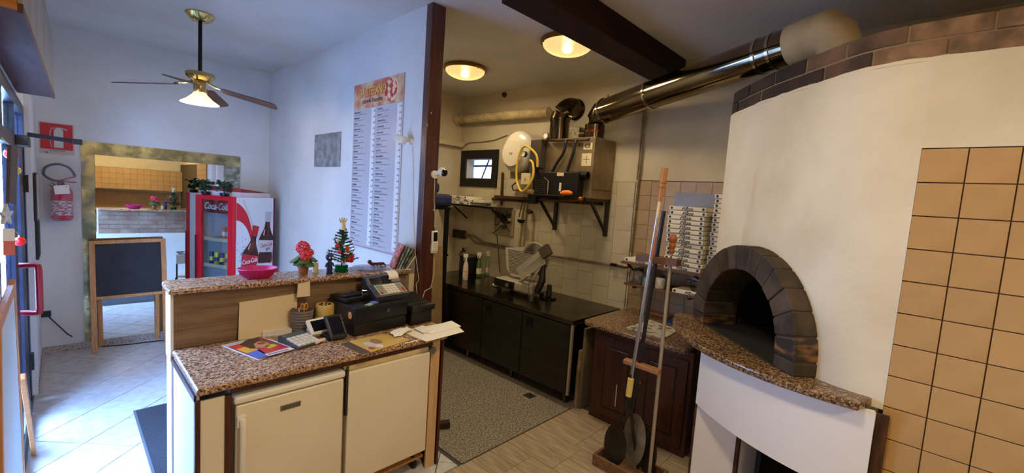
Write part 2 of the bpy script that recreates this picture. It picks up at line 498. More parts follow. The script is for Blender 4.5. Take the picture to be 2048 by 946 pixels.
# mirror wall: old silvered panels with a tarnished, marbled border
mir = thing('wall_mirror', 'large wall mirror with tarnished marbled border strips on the far wall', 'mirror', (.73, YF, .075))
def mirror_mat():
    m = bpy.data.materials.new('clear_mirror_silver'); m.use_nodes = True; b = m.node_tree.nodes['Principled BSDF']
    b.inputs['Base Color'].default_value = (.86, .88, .82, 1); b.inputs['Metallic'].default_value = 1; b.inputs['Roughness'].default_value = .015
    return m
MIRROR = mirror_mat()
TARN = M('tarnished_mirror', (178, 170, 126), .3, .85, c2=(104, 104, 78), ns=7, nd=6, lo=.38, hi=.62, rvar=.15, world=True)
TARN2 = M('pale_tarnished_mirror', (170, 172, 164), .3, .8, c2=(110, 116, 108), ns=14, nd=6, lo=.4, hi=.6, rvar=.15, world=True)
mx0, mx1, mz1 = .158, 1.66, 2.30
ml, mr_, mt = .265, 1.47, 2.165
BX(ml+.002, mr_-.002, YF-.010, YF-.001, .078, mt-.002).build('mirror_pane', MIRROR, mir)
BX(mx0, ml, YF-.010, YF-.001, .078, mz1).build('tarnished_strip', TARN, mir)
BX(ml, mx1, YF-.010, YF-.001, mt, mz1).build('tarnished_strip', TARN, mir)
BX(mr_, mx1, YF-.010, YF-.001, .078, mt-.002).build('tarnished_strip', TARN2, mir)
for sx in (.62, 1.0):
    MB().cyl((sx, YF-.010, 2.23), (sx, YF-.016, 2.23), .008, n=10).build('mirror_screw', BRASS, mir)
# ------------------------------------------------------------------ the bar
ZW, ZL = 1.0, 1.362
BRICKW = piecevar(M('whitewashed_brick', (150, 130, 116), .85, c2=(128, 96, 80), ns=7, bump=.3, bs=30), .12)
MORTAR = M('pale_mortar', (150, 142, 132), .95, bump=.2, bs=40)
PLYW = M('grey_brown_wood_panel', (142, 114, 84), .55, c2=(114, 89, 64), ns=5, nd=6, stretch=(.7, 6, 9), bump=.06)
bar = thing('bar_counter', 'bar wall with brick front and raised granite ledge beside the brown post', 'bar', (1.2, 3.12, 0))
bx0, bx1, by0, by1 = .425, 2.0, 3.045, 3.20
BX(bx0, bx1, by0, by1, 0, .93).build('bar_base', WHITEP, bar)
BX(bx0+.012, bx1, by0+.012, by1-.02, .93, 1.327).build('upright_core', MORTAR, bar)
first = None
rows, bh = 5, .0776
for j in range(rows):
    x = bx0+.004 - (.13 if j % 2 else 0)
    while x < bx1-.01:
        x0, x1 = max(x, bx0+.004), min(x+.26, bx1)
        if x1-x0 > .03:
            BX(x0+.004, x1-.004, by1-.03, by1-.004+random.uniform(-.003, .003), .934+j*bh+.004, .934+(j+1)*bh-.005).build('brick', BRICKW, bar)
        x += .26
for j in range(3):
    BX(bx0+.010, bx1-.002, by0-.002+(.0015 if j % 2 else 0), by0+.012, ZW+.001+j*.1085, ZW+.001+(j+1)*.1085-.0015).build('wood_board', PLYW, bar)
BX(bx0-.004, bx0+.010, by0-.004, by1, .93, 1.327).build('end_plaster', WHITEP, bar)
def slab(poly, z0, z1, name, mat, parent, bev=.014):
    return MB().prism(poly, z0, z1).build(name, mat, parent, bevel=bev, seg=3)
slab([(.405, 2.995), (XM-.003, 2.995), (XM-.003, 3.30), (.435, 3.30), (.41, 3.27)], 1.327, ZL, 'granite_ledge', GRAN, bar)
wtop = slab([(.428, 2.385), (1.90, 2.385), (1.99, 2.47), (1.99, 3.044), (.428, 3.044)], .962, ZW, 'granite_worktop', GRAN, None)
tag(wtop, 'long pink-brown granite worktop below the bar ledge', 'worktop')
BX(.575, 1.80, 2.415, 2.43, .930, .961).build('front_rail', BROWN, wtop)
endl = thing('counter_end', 'white side panel with brown edges at the left end of the worktop', 'end panel', (.49, 2.7, 0))
endr = thing('counter_end', 'brown and pine end panel under the right end of the worktop', 'end panel', (1.86, 2.7, 0))
# left end: white side panel in a brown frame, front stile
BX(.434, .446, 2.43, 3.04, 0, .955).build('side_panel', WHITEP, endl)
BX(.424, .446, 2.405, 2.43, 0, .93).build('corner_post', BROWN, endl)
BX(.424, .434, 2.43, 3.04, .925, .955).build('side_rail', BROWN, endl)
BX(.446, .547, 2.412, 2.425, 0, .928).build('front_panel', CREAMENAMEL, endl)
BX(.547, .575, 2.405, 2.43, 0, .928).build('front_stile', BROWN, endl)
# right end panel
BX(1.80, 1.875, 2.43, 2.445, .0, .955).build('end_board', M('pale_board', (214, 178, 134), .6, c2=(196, 158, 114), ns=4, stretch=(6, 6, .7)), endr)
BX(1.84, 1.90, 2.446, 3.04, 0, .955).build('end_panel', BROWN, endr)
BX(1.885, 1.905, 2.42, 2.445, 0, .955).build('end_stile', BROWN, endr)
BX(XM-.05, XM-.002, 2.99, 3.045, ZW, 1.327).build('corner_board', CARD, bar)

# two under-counter fridges
def fridge(name, label, x0, x1, zb, zt, yf, topped):
    t = thing(name, label, 'fridge', ((x0+x1)/2, yf+.3, 0), group='fridges under the bar worktop')
    BX(x0, x1, yf+.055, 2.98, zb-.02, zt-(.03 if topped else .01)).build('body', CREAMENAMEL, t, bevel=.006)
    d = BX(x0+.004, x1-.004, yf, yf+.05, zb, zt-(.045 if topped else .035)).build('door', CREAMENAMEL, t, bevel=.010, seg=3)
    if topped: BX(x0-.004, x1+.004, yf-.004, 2.98, zt-.038, zt).build('top_cover', WHITEPL, t, bevel=.012, seg=3)
    for fx in (x0+.05, x1-.05):
        MB().cyl((fx, yf+.09, .0 if topped else .0925), (fx, yf+.09, zb-.02), .016, n=10).build('foot', BLACKP, t)
        MB().cyl((fx, 2.92, .0 if topped else .0925), (fx, 2.92, zb-.02), .016, n=10).build('foot', BLACKP, t)
    return t, d
YFR = 2.398
f1, d1 = fridge('under_counter_fridge', 'cream fridge with long handle and badge at the left end under the bar', .588, 1.156, .12, .908, YFR, True)
hd = MB()
hx = .612
hd.tube([(hx, YFR-.004, .80), (hx+.003, YFR-.026, .79), (hx+.004, YFR-.032, .76), (hx+.004, YFR-.032, .50), (hx+.003, YFR-.026, .47), (hx, YFR-.004, .46)], .014, 10)
hd.build('handle', WHITEPL, d1, smooth=True)
for hz in (.785, .475):
    BX(hx-.020, hx+.024, YFR-.022, YFR, hz-.032, hz+.032).build('handle_bracket', WHITEPL, d1, bevel=.006)
bd = BX(.80, .905, YFR-.004, YFR, .772, .802).build('badge', M('grey_badge', (120, 112, 100), .4, .4), d1, bevel=.002)
for k in range(9):
    bxk = .812+.0098*k
    BX(bxk, bxk+.0045, YFR-.0046, YFR-.004, .779, .795).build('badge_mark', M('badge_text', (70, 64, 58), .4), bd)
f2, d2 = fridge('under_counter_fridge', 'handleless cream fridge with worn top rail on wheels near the post', 1.176, 1.778, .165, .925, YFR+.004, False)
BX(1.19, 1.77, YFR+.02, YFR+.10, .892, .925).build('top_rail', M('yellowed_plastic', (214, 196, 150), .5, c2=(190, 168, 120), ns=8), f2, bevel=.004)
BX(1.168, 1.182, YFR+.006, YFR+.03, .62, .90).build('hinge_strip', M('dark_rubber', (50, 44, 38), .7), f2)
MB().cyl((1.792, YFR-.002, .897), (1.792, YFR+.02, .897), .026, n=16).build('hinge_cap', M('grey_zinc', (130, 126, 118), .4, .6), f2, smooth=True)
pl = BX(1.19, 1.80, YFR+.07, 2.95, .075, .092).build('trolley_base', PINE)
tag(pl, 'low wooden trolley board under the handleless fridge', 'trolley')
for wx in (1.25, 1.74):
    for wy in (2.50, 2.90):
        MB().cyl((wx-.012, wy, .035), (wx+.012, wy, .035), .035, n=14).build('wheel', BLACKP, pl, smooth=True)
        BX(wx-.016, wx+.016, wy-.02, wy+.02, .058, .075).build('castor_bracket', STEEL, pl)

# ---------------- things on the worktop
# magazine with a portrait cover
mg = thing('magazine', 'glossy magazine with a bright portrait cover lying on the worktop', 'magazine', (.82, 2.84, ZW), 0)
def qpoly(px, z): return [onz(x, y, z) for x, y in px]
mp = qpoly([(443, 690), (517, 719), (588, 691), (519, 673)], ZW+.006)
def patch(poly, z0, z1): return MB().prism([(p.x, p.y) for p in poly], z0, z1)
patch(mp, ZW, ZW+.006).build('pages', PAPER, mg)
o_, ux, uy = mp[0], mp[3]-mp[0], mp[1]-mp[0]
def mpt(u, v): return o_ + ux*u + uy*v
def mblob(poly, z, name, mat, par): return patch([mpt(u, v) for u, v in poly], ZW+.006, z).build(name, mat, par)
ell = lambda cu, cv, ru, rv, n=18: [(cu+ru*math.cos(2*PI*k/n), cv+rv*math.sin(2*PI*k/n)) for k in range(n)]
cov = mblob([(.01, .01), (.99, .01), (.99, .99), (.01, .99)], ZW+.0066, 'cover', M('magazine_cover_plum', (120, 50, 90), .3), mg)
def mprint(poly, lift, nm, c): return mblob(poly, ZW+.0066+lift, nm, M('print_%d_%d_%d' % c, c, .3), cov)
mprint([(.02, .02), (.62, .02), (.55, .14), (.02, .16)], .0006, 'pale_strip', (206, 208, 200))
mprint([(.02, .16), (.34, .14), (.36, .34), (.05, .36)], .0006, 'red_patch', (220, 56, 40))
mprint([(.05, .36), (.36, .34), (.40, .60), (.06, .64)], .0006, 'amber_patch', (230, 168, 60))
mprint([(.06, .64), (.40, .60), (.30, .97), (.02, .97)], .0006, 'blue_patch', (70, 110, 190))
mprint([(.34, .60), (.98, .58), (.98, .84), (.30, .84)], .0006, 'red_band', (200, 50, 66))
mprint([(.60, .54), (.86, .50), (.88, .62), (.60, .68)], .0010, 'lime_patch', (200, 196, 40))
mprint([(.28, .20), (.55, .06), (.90, .04), (.82, .20), (.55, .30), (.40, .52), (.30, .48)], .0014, 'hair_print', (30, 24, 26))
mprint([(u*1.0, v) for u, v in ell(.60, .38, .24, .20)], .0010, 'face_print', (206, 140, 108))
mprint(ell(.70, .36, .10, .05), .0018, 'mouth_print', (150, 70, 56))
mprint([(.30, .86), (.985, .84), (.985, .97), (.28, .97)], .0010, 'white_strip', (236, 234, 236))
for k in range(9): mprint([(.34+.06*k, .885), (.375+.06*k, .885), (.375+.06*k, .945), (.34+.06*k, .945)], .0014, 'print_mark', (60, 50, 60))

# folded flyer
fl = thing('flyer', 'ochre takeaway flyer with printed pizza pictures at the worktop edge', 'flyer', (1.38, 2.49, ZW))
fp = [onz(x, y, ZW) for x, y in [(678, 688), (725, 711), (822, 679), (765, 668)]]
patch(fp, ZW, ZW+.003).build('sheet', M('ochre_print', (196, 154, 62), .6, c2=(206, 168, 84), ns=8), fl)
def fpt(u, v): return fp[0]+(fp[3]-fp[0])*u+(fp[1]-fp[0])*v
patch([fpt(*q) for q in [(0, .02), (.2, .02), (.2, .98), (0, .98)]], ZW+.003, ZW+.0036).build('brown_band', M('print_brown', (92, 70, 56), .6), fl)
for (cu, cv, ru, rv, c) in [(.42, .5, .09, .22, (200, 188, 170)), (.62, .4, .1, .2, (150, 112, 80)), (.52, .72, .07, .12, (214, 206, 196)), (.33, .75, .06, .1, (160, 84, 50))]:
    patch([fpt(u, v) for u, v in ell(cu, cv, ru, rv)], ZW+.003, ZW+.0036+.0002*c[0]/255).build('printed_picture', M('print_%d_%d' % (c[0], c[1]), c, .6), fl)

# calculator
def local_thing(name, label, cat, px0, px1, z, group=None):
    """thing at the middle of an edge seen from px0 to px1, local x along that edge"""
    a, b = onz(*px0, z), onz(*px1, z)
    m = (a+b)/2
    return thing(name, label, cat, (m.x, m.y, z), math.atan2(b.y-a.y, b.x-a.x), group), (b-a).length
KEYC = M('cream_keys', (226, 220, 200), .5)
ca, L_ = local_thing('desk_calculator', 'grey desk calculator with cream keys in front of the pen cup', 'calculator', (600, 700), (643, 687), ZW)
MB().add([(-.085, 0, 0), (.085, 0, 0), (.085, .205, 0), (-.085, .205, 0), (-.085, 0, .014), (.085, 0, .014), (.085, .205, .046), (-.085, .205, .046)],
         [(0, 3, 2, 1), (4, 5, 6, 7), (0, 1, 5, 4), (1, 2, 6, 5), (2, 3, 7, 6), (3, 0, 4, 7)]).build('body', GREYP, ca, bevel=.004, local=True)
def cz(y): return .014+.036*y/.23
for i in range(5):
    for j in range(4):
        x0, y0 = -.074+i*.030, .014+j*.032
        MB().add([(x0, y0, cz(y0)), (x0+.024, y0, cz(y0)), (x0+.024, y0+.024, cz(y0+.024)), (x0, y0+.024, cz(y0+.024)),
                  (x0, y0, cz(y0)+.008), (x0+.024, y0, cz(y0)+.008), (x0+.024, y0+.024, cz(y0+.024)+.008), (x0, y0+.024, cz(y0+.024)+.008)],
                 [(0, 3, 2, 1), (4, 5, 6, 7), (0, 1, 5, 4), (1, 2, 6, 5), (2, 3, 7, 6), (3, 0, 4, 7)]).build('key', KEYC, ca, local=True)
mm = Matrix.Translation((0, .142, cz(.142))) @ Matrix.Rotation(math.atan2(.036, .23), 4, 'X')
MB().box(-.075, .075, 0, .055, 0, .003, mm).build('display', M('calc_display', (92, 100, 92), .2), ca, local=True)

# stack of cards, cream card leaning on the boards
for k in range(5):
    a = .03*(k-2)
    c0 = onz(556, 663, ZW)
    mm = Matrix.Translation((c0.x-.02, c0.y-.03, ZW+.007*k)) @ Matrix.Rotation(-.18+a*.5, 4, 'Z')
    o = MB().box(-.085, .085, -.05, .055, 0, .0065, mm).build('card_pad', PAPER)
    tag(o, 'white note pad, %s of the pile beside the cream card' % ['lowest', 'second lowest', 'middle one', 'second from the top', 'topmost'][k], 'note pad', 'pile of note pads')
lean = thing('cream_card', 'large blank cream card leaning against the bar boards', 'card', (.88, 3.03, ZW))
p = [ony(475, 678, 3.03), ony(594, 660, 3.03), ony(590, 592, 3.03), ony(477, 603, 3.03)]
mb = MB()
x0, x1, zz1 = p[0].x, p[1].x, (p[2].z+p[3].z)/2
mb.add([(x0, 3.012, ZW+.001), (x1, 3.012, ZW+.001), (x1-.005, 3.036, zz1+.012), (x0+.01, 3.036, zz1-.006), (x0, 3.018, ZW+.001), (x1, 3.018, ZW+.001), (x1-.005, 3.042, zz1+.012), (x0+.01, 3.042, zz1-.006)],
       [(0, 1, 2, 3), (5, 4, 7, 6), (0, 4, 5, 1), (2, 6, 7, 3), (1, 5, 6, 2), (0, 3, 7, 4)])
mb.build('sheet', CARD, lean)

# pen cup
cu = onz(601, 661, ZW); cu = Vector((cu.x+.005, 2.955, ZW))
cu = Vector((1.115, 2.965, ZW)); cup = thing('pen_cup', 'ribbed grey plastic cup standing on the worktop, full of pens and scissors', 'pen cup', cu)
prof = []
for k in range(8):
    z = k*.0165; r = .047+.010*k/7
    prof += [(r, z), (r+.0025, z+.006), (r+.0025, z+.011), (r, z+.0155)]
prof += [(.060, .134), (.056, .134), (.054, .12), (.045, .006)]
MB().lathe(prof, (0, 0, 0), 28, caps=True).build('cup', M('grey_ribbed_plastic', (118, 108, 96), .5), cup, smooth=True, local=True)
pens = [(-.03, .01, -.015, .02, .185, (150, 30, 34), 'pen'), (-.015, -.02, -.03, -.02, .175, (224, 220, 214), 'pen'), (0, .02, -.006, .03, .19, (46, 40, 90), 'pen'), (.012, -.015, .0, -.03, .18, (206, 150, 70), 'pencil'), (.03, .01, .04, .01, .19, (60, 70, 50), 'pen'), (-.022, -.01, -.045, -.01, .17, (190, 40, 40), 'pen')]
colw = {0: 'dark red', 1: 'white', 2: 'navy', 3: 'yellow', 4: 'olive', 5: 'bright red'}
for k, (x0, y0, x1, y1, h_, c, nm) in enumerate(pens):
    m_ = M('pen_colour_%d' % k, c, .4)
    o = MB().tube([cu+Vector((x0*.8, y0*.8, .010)), cu+Vector((x1, y1, h_))], [.0045, .0045], 8).build(nm, m_, smooth=True)
    tag(o, '%s %s standing in the ribbed grey cup' % (colw[k], nm), nm, 'pens in the cup')
sc = thing('scissors', 'orange-handled scissors standing in the ribbed grey cup', 'scissors', cu+Vector((.012, .0, .01)))
MB().box(-.004, .004, -.002, .002, .0, .14).build('blade', CHROME, sc, local=True)
for s in (-1, 1):
    rg = MB(); pts = [Vector((.012*s+.011*math.cos(t*2*PI/14), 0, .165+.022*math.sin(t*2*PI/14))) for t in range(15)]
    rg.tube(pts, .004, 6).build('finger_loop', M('orange_plastic', (226, 150, 50), .4), sc, smooth=True, local=True)

# round tub of tape (yellow over cream)
tb = Vector((1.262, 2.955, ZW))
tt = thing('tape_tub', 'yellow round tub with perforated lid on a cream tub next to the pen cup', 'tub', tb)
MB().lathe([(.048, 0), (.052, .004), (.052, .075), (.05, .08)], (0, 0, 0), 24).build('lower_tub', M('cream_tub', (226, 208, 160), .5), tt, smooth=True, local=True)
MB().lathe([(.050, .081), (.050, .14), (.046, .147), (.04, .147), (.038, .143)], (0, 0, 0), 24).build('upper_tub', M('yellow_tub', (206, 172, 90), .5), tt, smooth=True, local=True)
for k in range(7):
    a = 2*PI*k/7
    MB().cyl((.026*math.cos(a), .026*math.sin(a), .143), (.026*math.cos(a), .026*math.sin(a), .1485), .006, n=8).build('lid_hole', BLACKP, tt, local=True)

# card readers
rd, L_ = local_thing('card_reader', 'white card reader with dark screen on a stand behind the calculator', 'card reader', (621, 676), (655, 668), ZW)
mm = Matrix.Translation((0, .01, .045)) @ Matrix.Rotation(math.radians(48), 4, 'X')
MB().box(-.062, .062, -.045, .05, 0, .022, mm).build('body', WHITEPL, rd, bevel=.006, local=True)
MB().box(-.045, .045, -.028, .036, .022, .0235, mm).build('screen', M('dark_screen', (16, 18, 30), .1), rd, local=True)
MB().box(-.05, .05, -.01, .05, 0, .045).build('stand', WHITEPL, rd, bevel=.008, local=True)
r2, L_ = local_thing('card_reader', 'black handheld card terminal leaning in front of the cash drawer', 'card reader', (661, 684), (692, 677), ZW)
mm = Matrix.Translation((0, .0, .004)) @ Matrix.Rotation(math.radians(52), 4, 'X')
MB().box(-.05, .05, 0, .15, 0, .024, mm).build('body', BLACKP, r2, bevel=.006, local=True)
MB().box(-.036, .036, .025, .135, .024, .0252, mm).build('screen', M('dark_screen', (16, 18, 30), .1), r2, local=True)
for s in (-1, 1): MB().box(s*.043-.003, s*.043+.003, .02, .14, .024, .027, mm).build('side_trim', CHROME, r2, local=True)
MB().box(-.05, .05, .02, .10, 0, .03).build('stand', BLACKP, r2, bevel=.006, local=True)
pr = onz(640, 688, ZW)
rl = MB().cyl((pr.x-.035, pr.y, ZW+.013), (pr.x+.04, pr.y+.03, ZW+.013), .013, n=14).build('paper_roll', M('pale_pink_paper', (226, 196, 180), .7), smooth=True)
tag(rl, 'small pale paper roll lying between the calculator and black card terminal', 'paper roll')

cup.scale = (1.2,)*3; tt.scale = (1.22,)*3; rd.scale = (1.2,)*3; r2.scale = (1.12,)*3
# cash drawer + register
cd_o = Vector((1.345, 2.68, ZW)); rz = math.atan2(.03, .41)
cd = thing('till_box', 'black two-tier cash drawer with round lock on the worktop', 'cash drawer', cd_o, rz)
BX(0, .42, 0, .315, .0, .085).build('lower_drawer', BLACKP, cd, bevel=.006, local=True)
BX(-.005, .425, -.006, .315, .087, .20).build('upper_body', BLACKP, cd, bevel=.006, local=True)
BX(.012, .408, -.012, -.004, .10, .188).build('drawer_front', M('black_drawer_front', (14, 13, 13), .28), cd, bevel=.003, local=True)
MB().cyl((.245, -.024, .15), (.245, -.010, .15), .013, n=18).build('lock', M('lock_zinc', (110, 104, 90), .3, 1), cd, smooth=True, local=True)
st = MB().ball((-.008, .045, .14), .022, 10, 6, .25, 1, 1.15)
st.build('sticker', M('orange_sticker', (222, 158, 96), .6, c2=(196, 120, 70), ns=60), cd, smooth=True, local=True)
rg_o = cd_o + Vector((.19, .055, .20))
rg = thing('cash_register', 'black till with pale keypad and a curl of receipt paper', 'cash register', rg_o, rz)
pf = [(0, 0), (.20, 0), (.20, .02), (.20, .02)]
side = [(.0, .0), (.22, .0), (.22, .155), (.17, .15), (.12, .105), (.0, .04)]
mm = frame((0, 0, 0), (0, 1, 0), (0, 0, 1))
MB().prism(side, 0, .29, mm).build('body', M('till_plastic', (50, 50, 52), .4, c2=(38, 38, 40), ns=30), rg, bevel=.006, local=True)
sl = math.atan2(.065, .12)
def till(x0, x1, y0, y1, h, nm, mt_):
    m_ = Matrix.Translation((0, 0, .04)) @ Matrix.Rotation(sl, 4, 'X')
    return MB().box(x0, x1, y0, y1, 0, h, m_).build(nm, mt_, rg, local=True)
till(.035, .265, .012, .118, .004, 'keypad', M('keypad_pale', (196, 190, 172), .5))
kc = [M('key_grey', (150, 146, 136), .5), M('key_white', (224, 220, 206), .5), M('key_red', (176, 46, 40), .5), M('key_green', (96, 140, 110), .5)]
for i in range(8):
    for j in range(4):
        k = 2 if (i in (0, 7) and j == 0) else 3 if (i == 0 and j == 3) else 2 if (i == 7 and j == 1) else 1 if 1 < i < 6 else 0
        till(.042+i*.0275, .064+i*.0275, .018+j*.024, .037+j*.024, .008, 'key', kc[k])
sl2 = Matrix.Translation((0, .12, .105)) @ Matrix.Rotation(math.atan2(.045, .05), 4, 'X')
MB().box(.03, .13, .004, .055, 0, .003, sl2).build('display', M('dark_screen', (16, 18, 30), .1), rg, local=True)
rc = MB()
rings = []
for k in range(9):
    t = k/8; a = -.3+2.2*t
    yy, zz = .16-.06*math.sin(a), .145+.045*math.cos(a)*.9
    rings.append([Vector((.16, yy, zz)), Vector((.245, yy, zz)), Vector((.245, yy+.001, zz-.001)), Vector((.16, yy+.001, zz-.001))])
rc.loft(rings).build('receipt_paper', PAPER, rg, smooth=True, local=True)
ds = thing('customer_display', 'small black round-topped housing behind the till by the wall corner', 'till display', cd_o + Vector((.36, .298, .20)), rz)
MB().box(-.07, .06, -.018, .014, 0, .118).build('housing', BLACKP, ds, bevel=.012, local=True)
MB().box(-.05, .04, -.020, -.018, .05, .11).build('panel', M('dark_screen', (16, 18, 30), .1), ds, local=True)
tp = thing('telephone', 'flat black desk telephone lying on the cash drawer', 'telephone', cd_o + Vector((.02, .13, .20)), rz+.1)
BX(-.02, .17, 0, .2, 0, .035).build('base', BLACKP, tp, bevel=.01, local=True)
MB().box(-.02, .17, .02, .075, .035, .06).build('handset', BLACKP, tp, bevel=.012, local=True)
BX(.03, .13, .12, .17, .035, .038).build('display', M('calc_display', (92, 100, 92), .2), tp, local=True)
wr_ = thing('wire_card_holder', 'small white wire holder standing between telephone and till', 'holder', cd_o + Vector((.16, .16, .20)), rz)
MB().tube([(-.03, 0, 0.003), (-.03, 0, .075), (.035, 0, .065), (.035, 0, .003)], .003, 6).build('wire', CHROME, wr_, local=True)
MB().box(-.025, .03, .006, .010, .003, .05).build('card', M('blue_card', (60, 56, 110), .5), wr_, local=True)
for k, (dx, c) in enumerate([(.10, 'green and white'), (.145, 'blue and white')]):
    o = MB().box(-.03, .03, -.02, .02, 0, .004, Matrix.Translation(cd_o+Vector((dx+.02, .03+.02*k, .2005+.0045*k))) @ Matrix.Rotation(.5+k, 4, 'Z')).build('paper_slip', M('slip_%d' % k, [(150, 180, 140), (110, 120, 180)][k], .6))
    tag(o, '%s paper slip lying on top of the cash drawer' % c, 'paper slip')
# little black printer at the right end
pn = thing('receipt_printer', 'small black printer with silver lever at the right end of the worktop', 'printer', (1.79, 2.68, ZW), rz)
BX(0, .19, 0, .24, 0, .10).build('base', BLACKP, pn, bevel=.008, local=True)
BX(-.008, .21, -.02, .24, .102, .15).build('lid', M('printer_lid', (30, 28, 27), .35), pn, bevel=.010, local=True)
MB().add([(.0, .06, .15), (.19, .06, .15), (.19, .24, .15), (0, .24, .15), (.01, .2, .20), (.18, .2, .20), (.18, .235, .20), (.01, .235, .20)],
         [(0, 3, 2, 1), (4, 5, 6, 7), (0, 1, 5, 4), (1, 2, 6, 5), (2, 3, 7, 6), (3, 0, 4, 7)]).build('paper_hatch', BLACKP, pn, bevel=.004, local=True)
MB().box(.05, .19, -.028, -.02, .112, .120).build('lever', CHROME, pn, local=True)
# papers
pp = [onz(x, y, ZW) for x, y in [(800, 663), (853, 684), (928, 664), (905, 644), (840, 655)]]
o = patch(pp, ZW+.001, ZW+.004).build('paper_sheet', M('cream_paper', (236, 228, 204), .7)); tag(o, 'wide cream sheet overhanging the right end of the worktop', 'paper')
pp = [onz(x, y, ZW+.006) for x, y in [(835, 660), (862, 668), (922, 653), (903, 642)]]
o = patch(pp, ZW+.005, ZW+.009).build('paper_sheet', PAPER); tag(o, 'narrow white sheet lying on top of the wide cream sheet', 'paper')
pp = [onz(x, y, ZW+.01) for x, y in [(828, 658), (848, 667), (862, 660), (845, 652)]]
o = patch(pp, ZW+.010, ZW+.017).build('folded_note', PAPER); tag(o, 'small folded note on the white sheet near the printer', 'paper')
cr = MB(); c0 = onz(803, 667, ZW); n = 7
vs = []
for i in range(n):
    for j in range(n):
        u, v = (i/(n-1)-.5), (j/(n-1)-.5)
        vs.append((c0.x+u*.17+.02*v, c0.y+v*.1+u*.05, ZW+.004+.026*abs(math.sin(3.1*u+5.3*v))*(1-abs(u))))
cr.add(vs, [(i*n+j, (i+1)*n+j, (i+1)*n+j+1, i*n+j+1) for i in range(n-1) for j in range(n-1)])
o = cr.build('crumpled_paper', PAPER); tag(o, 'crumpled white paper on the ochre flyer', 'paper')
sm = o.modifiers.new('thick', 'SOLIDIFY'); sm.thickness = .002
# note hanging from the ledge
p = [ony(596, 568, 2.985), ony(620, 563, 2.985), ony(620, 592, 2.985), ony(594, 595, 2.985)]
o = MB().add([v for v in p]+[v+Vector((0, .004, 0)) for v in p], [(0, 1, 2, 3), (7, 6, 5, 4), (0, 4, 5, 1), (1, 5, 6, 2), (2, 6, 7, 3), (3, 7, 4, 0)]).build('hanging_note', M('note_paper', (226, 210, 176), .8))
tag(o, 'cream note taped under the ledge above the pen cup', 'note')
# ------------------------------------------------------------------ things on the raised ledge
PINK = M('pink_plastic', (190, 26, 100), .4)
bp_ = Vector((.895, 3.15, ZL))
bw = thing('plastic_basket', 'pink woven plastic basket on the granite ledge', 'basket', bp_)
MB().lathe([(.070, 0), (.078, .004), (.10, .035), (.118, .062), (.121, .068), (.117, .068), (.096, .036), (.074, .009)], (0, 0, 0), 40, ex=1.05, ey=.85).build('bowl', PINK, bw, smooth=True, local=True)
for k in range(24):
    a = 2*PI*k/24
    MB().tube([(.080*1.05*math.cos(a), .080*.85*math.sin(a), .008), (.102*1.05*math.cos(a), .102*.85*math.sin(a), .036), (.119*1.05*math.cos(a), .119*.85*math.sin(a), .064)], .0035, 5).build('rib', PINK, bw, smooth=True, local=True)
MB().tube([(.121*1.05*math.cos(2*PI*k/32), .121*.85*math.sin(2*PI*k/32), .068) for k in range(33)], .004, 6).build('rim', PINK, bw, smooth=True, local=True)

bw.scale = (.92,)*3
LEAF = M('plant_leaf', (52, 88, 44), .5, c2=(84, 112, 60), ns=20)
PETAL = M('coral_red_petal', (196, 30, 52), .6, c2=(240, 92, 104), ns=70, lo=.42, hi=.58)
TERRA = M('terracotta', (156, 98, 66), .8, c2=(138, 82, 54), ns=10)
fp_ = Vector((1.175, 3.125, ZL))
fw = thing('flower_pot', 'coral red artificial geranium in a small brown pot on the ledge', 'potted flower', fp_)
MB().lathe([(.028, 0), (.036, .055), (.039, .055), (.039, .068), (.034, .068), (.032, .06)], (0, 0, 0), 20).build('pot', TERRA, fw, smooth=True, local=True)
MB().cyl((0, 0, .05), (0, 0, .13), .006, n=8).build('stem', LEAF, fw, local=True)
random.seed(11)
for k in range(12):
    a = 2*PI*k/9+.2; r = .050+.016*random.random(); z = .082+.035*random.random()
    c = Vector((r*math.cos(a), r*math.sin(a)*.9, z)); out = Vector((math.cos(a), math.sin(a), -.8)).normalized(); sd = Vector((-math.sin(a), math.cos(a), 0))
    lf = MB(); n = 10; vs = [c + out*.040*math.cos(2*PI*i/n) + sd*.038*math.sin(2*PI*i/n)*(1+.12*math.cos(6*PI*i/n)) + Vector((0, 0, .008*math.cos(4*PI*i/n))) for i in range(n)]
    lf.add([c+Vector((0, 0, .010))]+vs+[v-Vector((0, 0, .002)) for v in vs], [(0, 1+i, 1+(i+1) % n) for i in range(n)]+[(1+(i+1) % n, 1+i, 1+n+i, 1+n+(i+1) % n) for i in range(n)]+[tuple(range(n, 0, -1))[::-1] if False else tuple(1+n+i for i in range(n))])
    lf.build('leaf', LEAF, fw, smooth=True, local=True)
def floret_ball(c, R, nm, n=60):
    f = MB()
    for k in range(n):
        z = 1-2*(k+.5)/n; r = math.sqrt(1-z*z); a = k*2.39996
        d = Vector((r*math.cos(a), r*math.sin(a), z)); p = Vector(c)+d*R*.8
        t = d.orthogonal().normalized(); s_ = d.cross(t)
        vs = [p+d*R*.12]
        for i in range(8):
            q = 1.0 if i % 2 else .62
            vs.append(p + (t*math.cos(2*PI*i/8)+s_*math.sin(2*PI*i/8))*R*.27*q + d*R*random.uniform(.0, .26))
        f.add(vs+[p-d*R*.4], [(0, 1+i, 1+(i+1) % 8) for i in range(8)]+[(9, 1+(i+1) % 8, 1+i) for i in range(8)])
    f.build(nm, PETAL, fw, local=True)
floret_ball((-.005, .0, .192), .048, 'blossom'); floret_ball((.0, -.035, .142), .040, 'blossom'); floret_ball((.042, .01, .155), .032, 'blossom', 40)
cn = MB().lathe([(.020, 0), (.022, .004), (.019, .055), (.021, .068), (.016, .068), (.014, .02)], (1.285, 3.19, ZL), 10).build('candle_holder', M('pale_wax', (222, 208, 158), .6, c2=(196, 184, 130), ns=50, bump=.4), smooth=True)
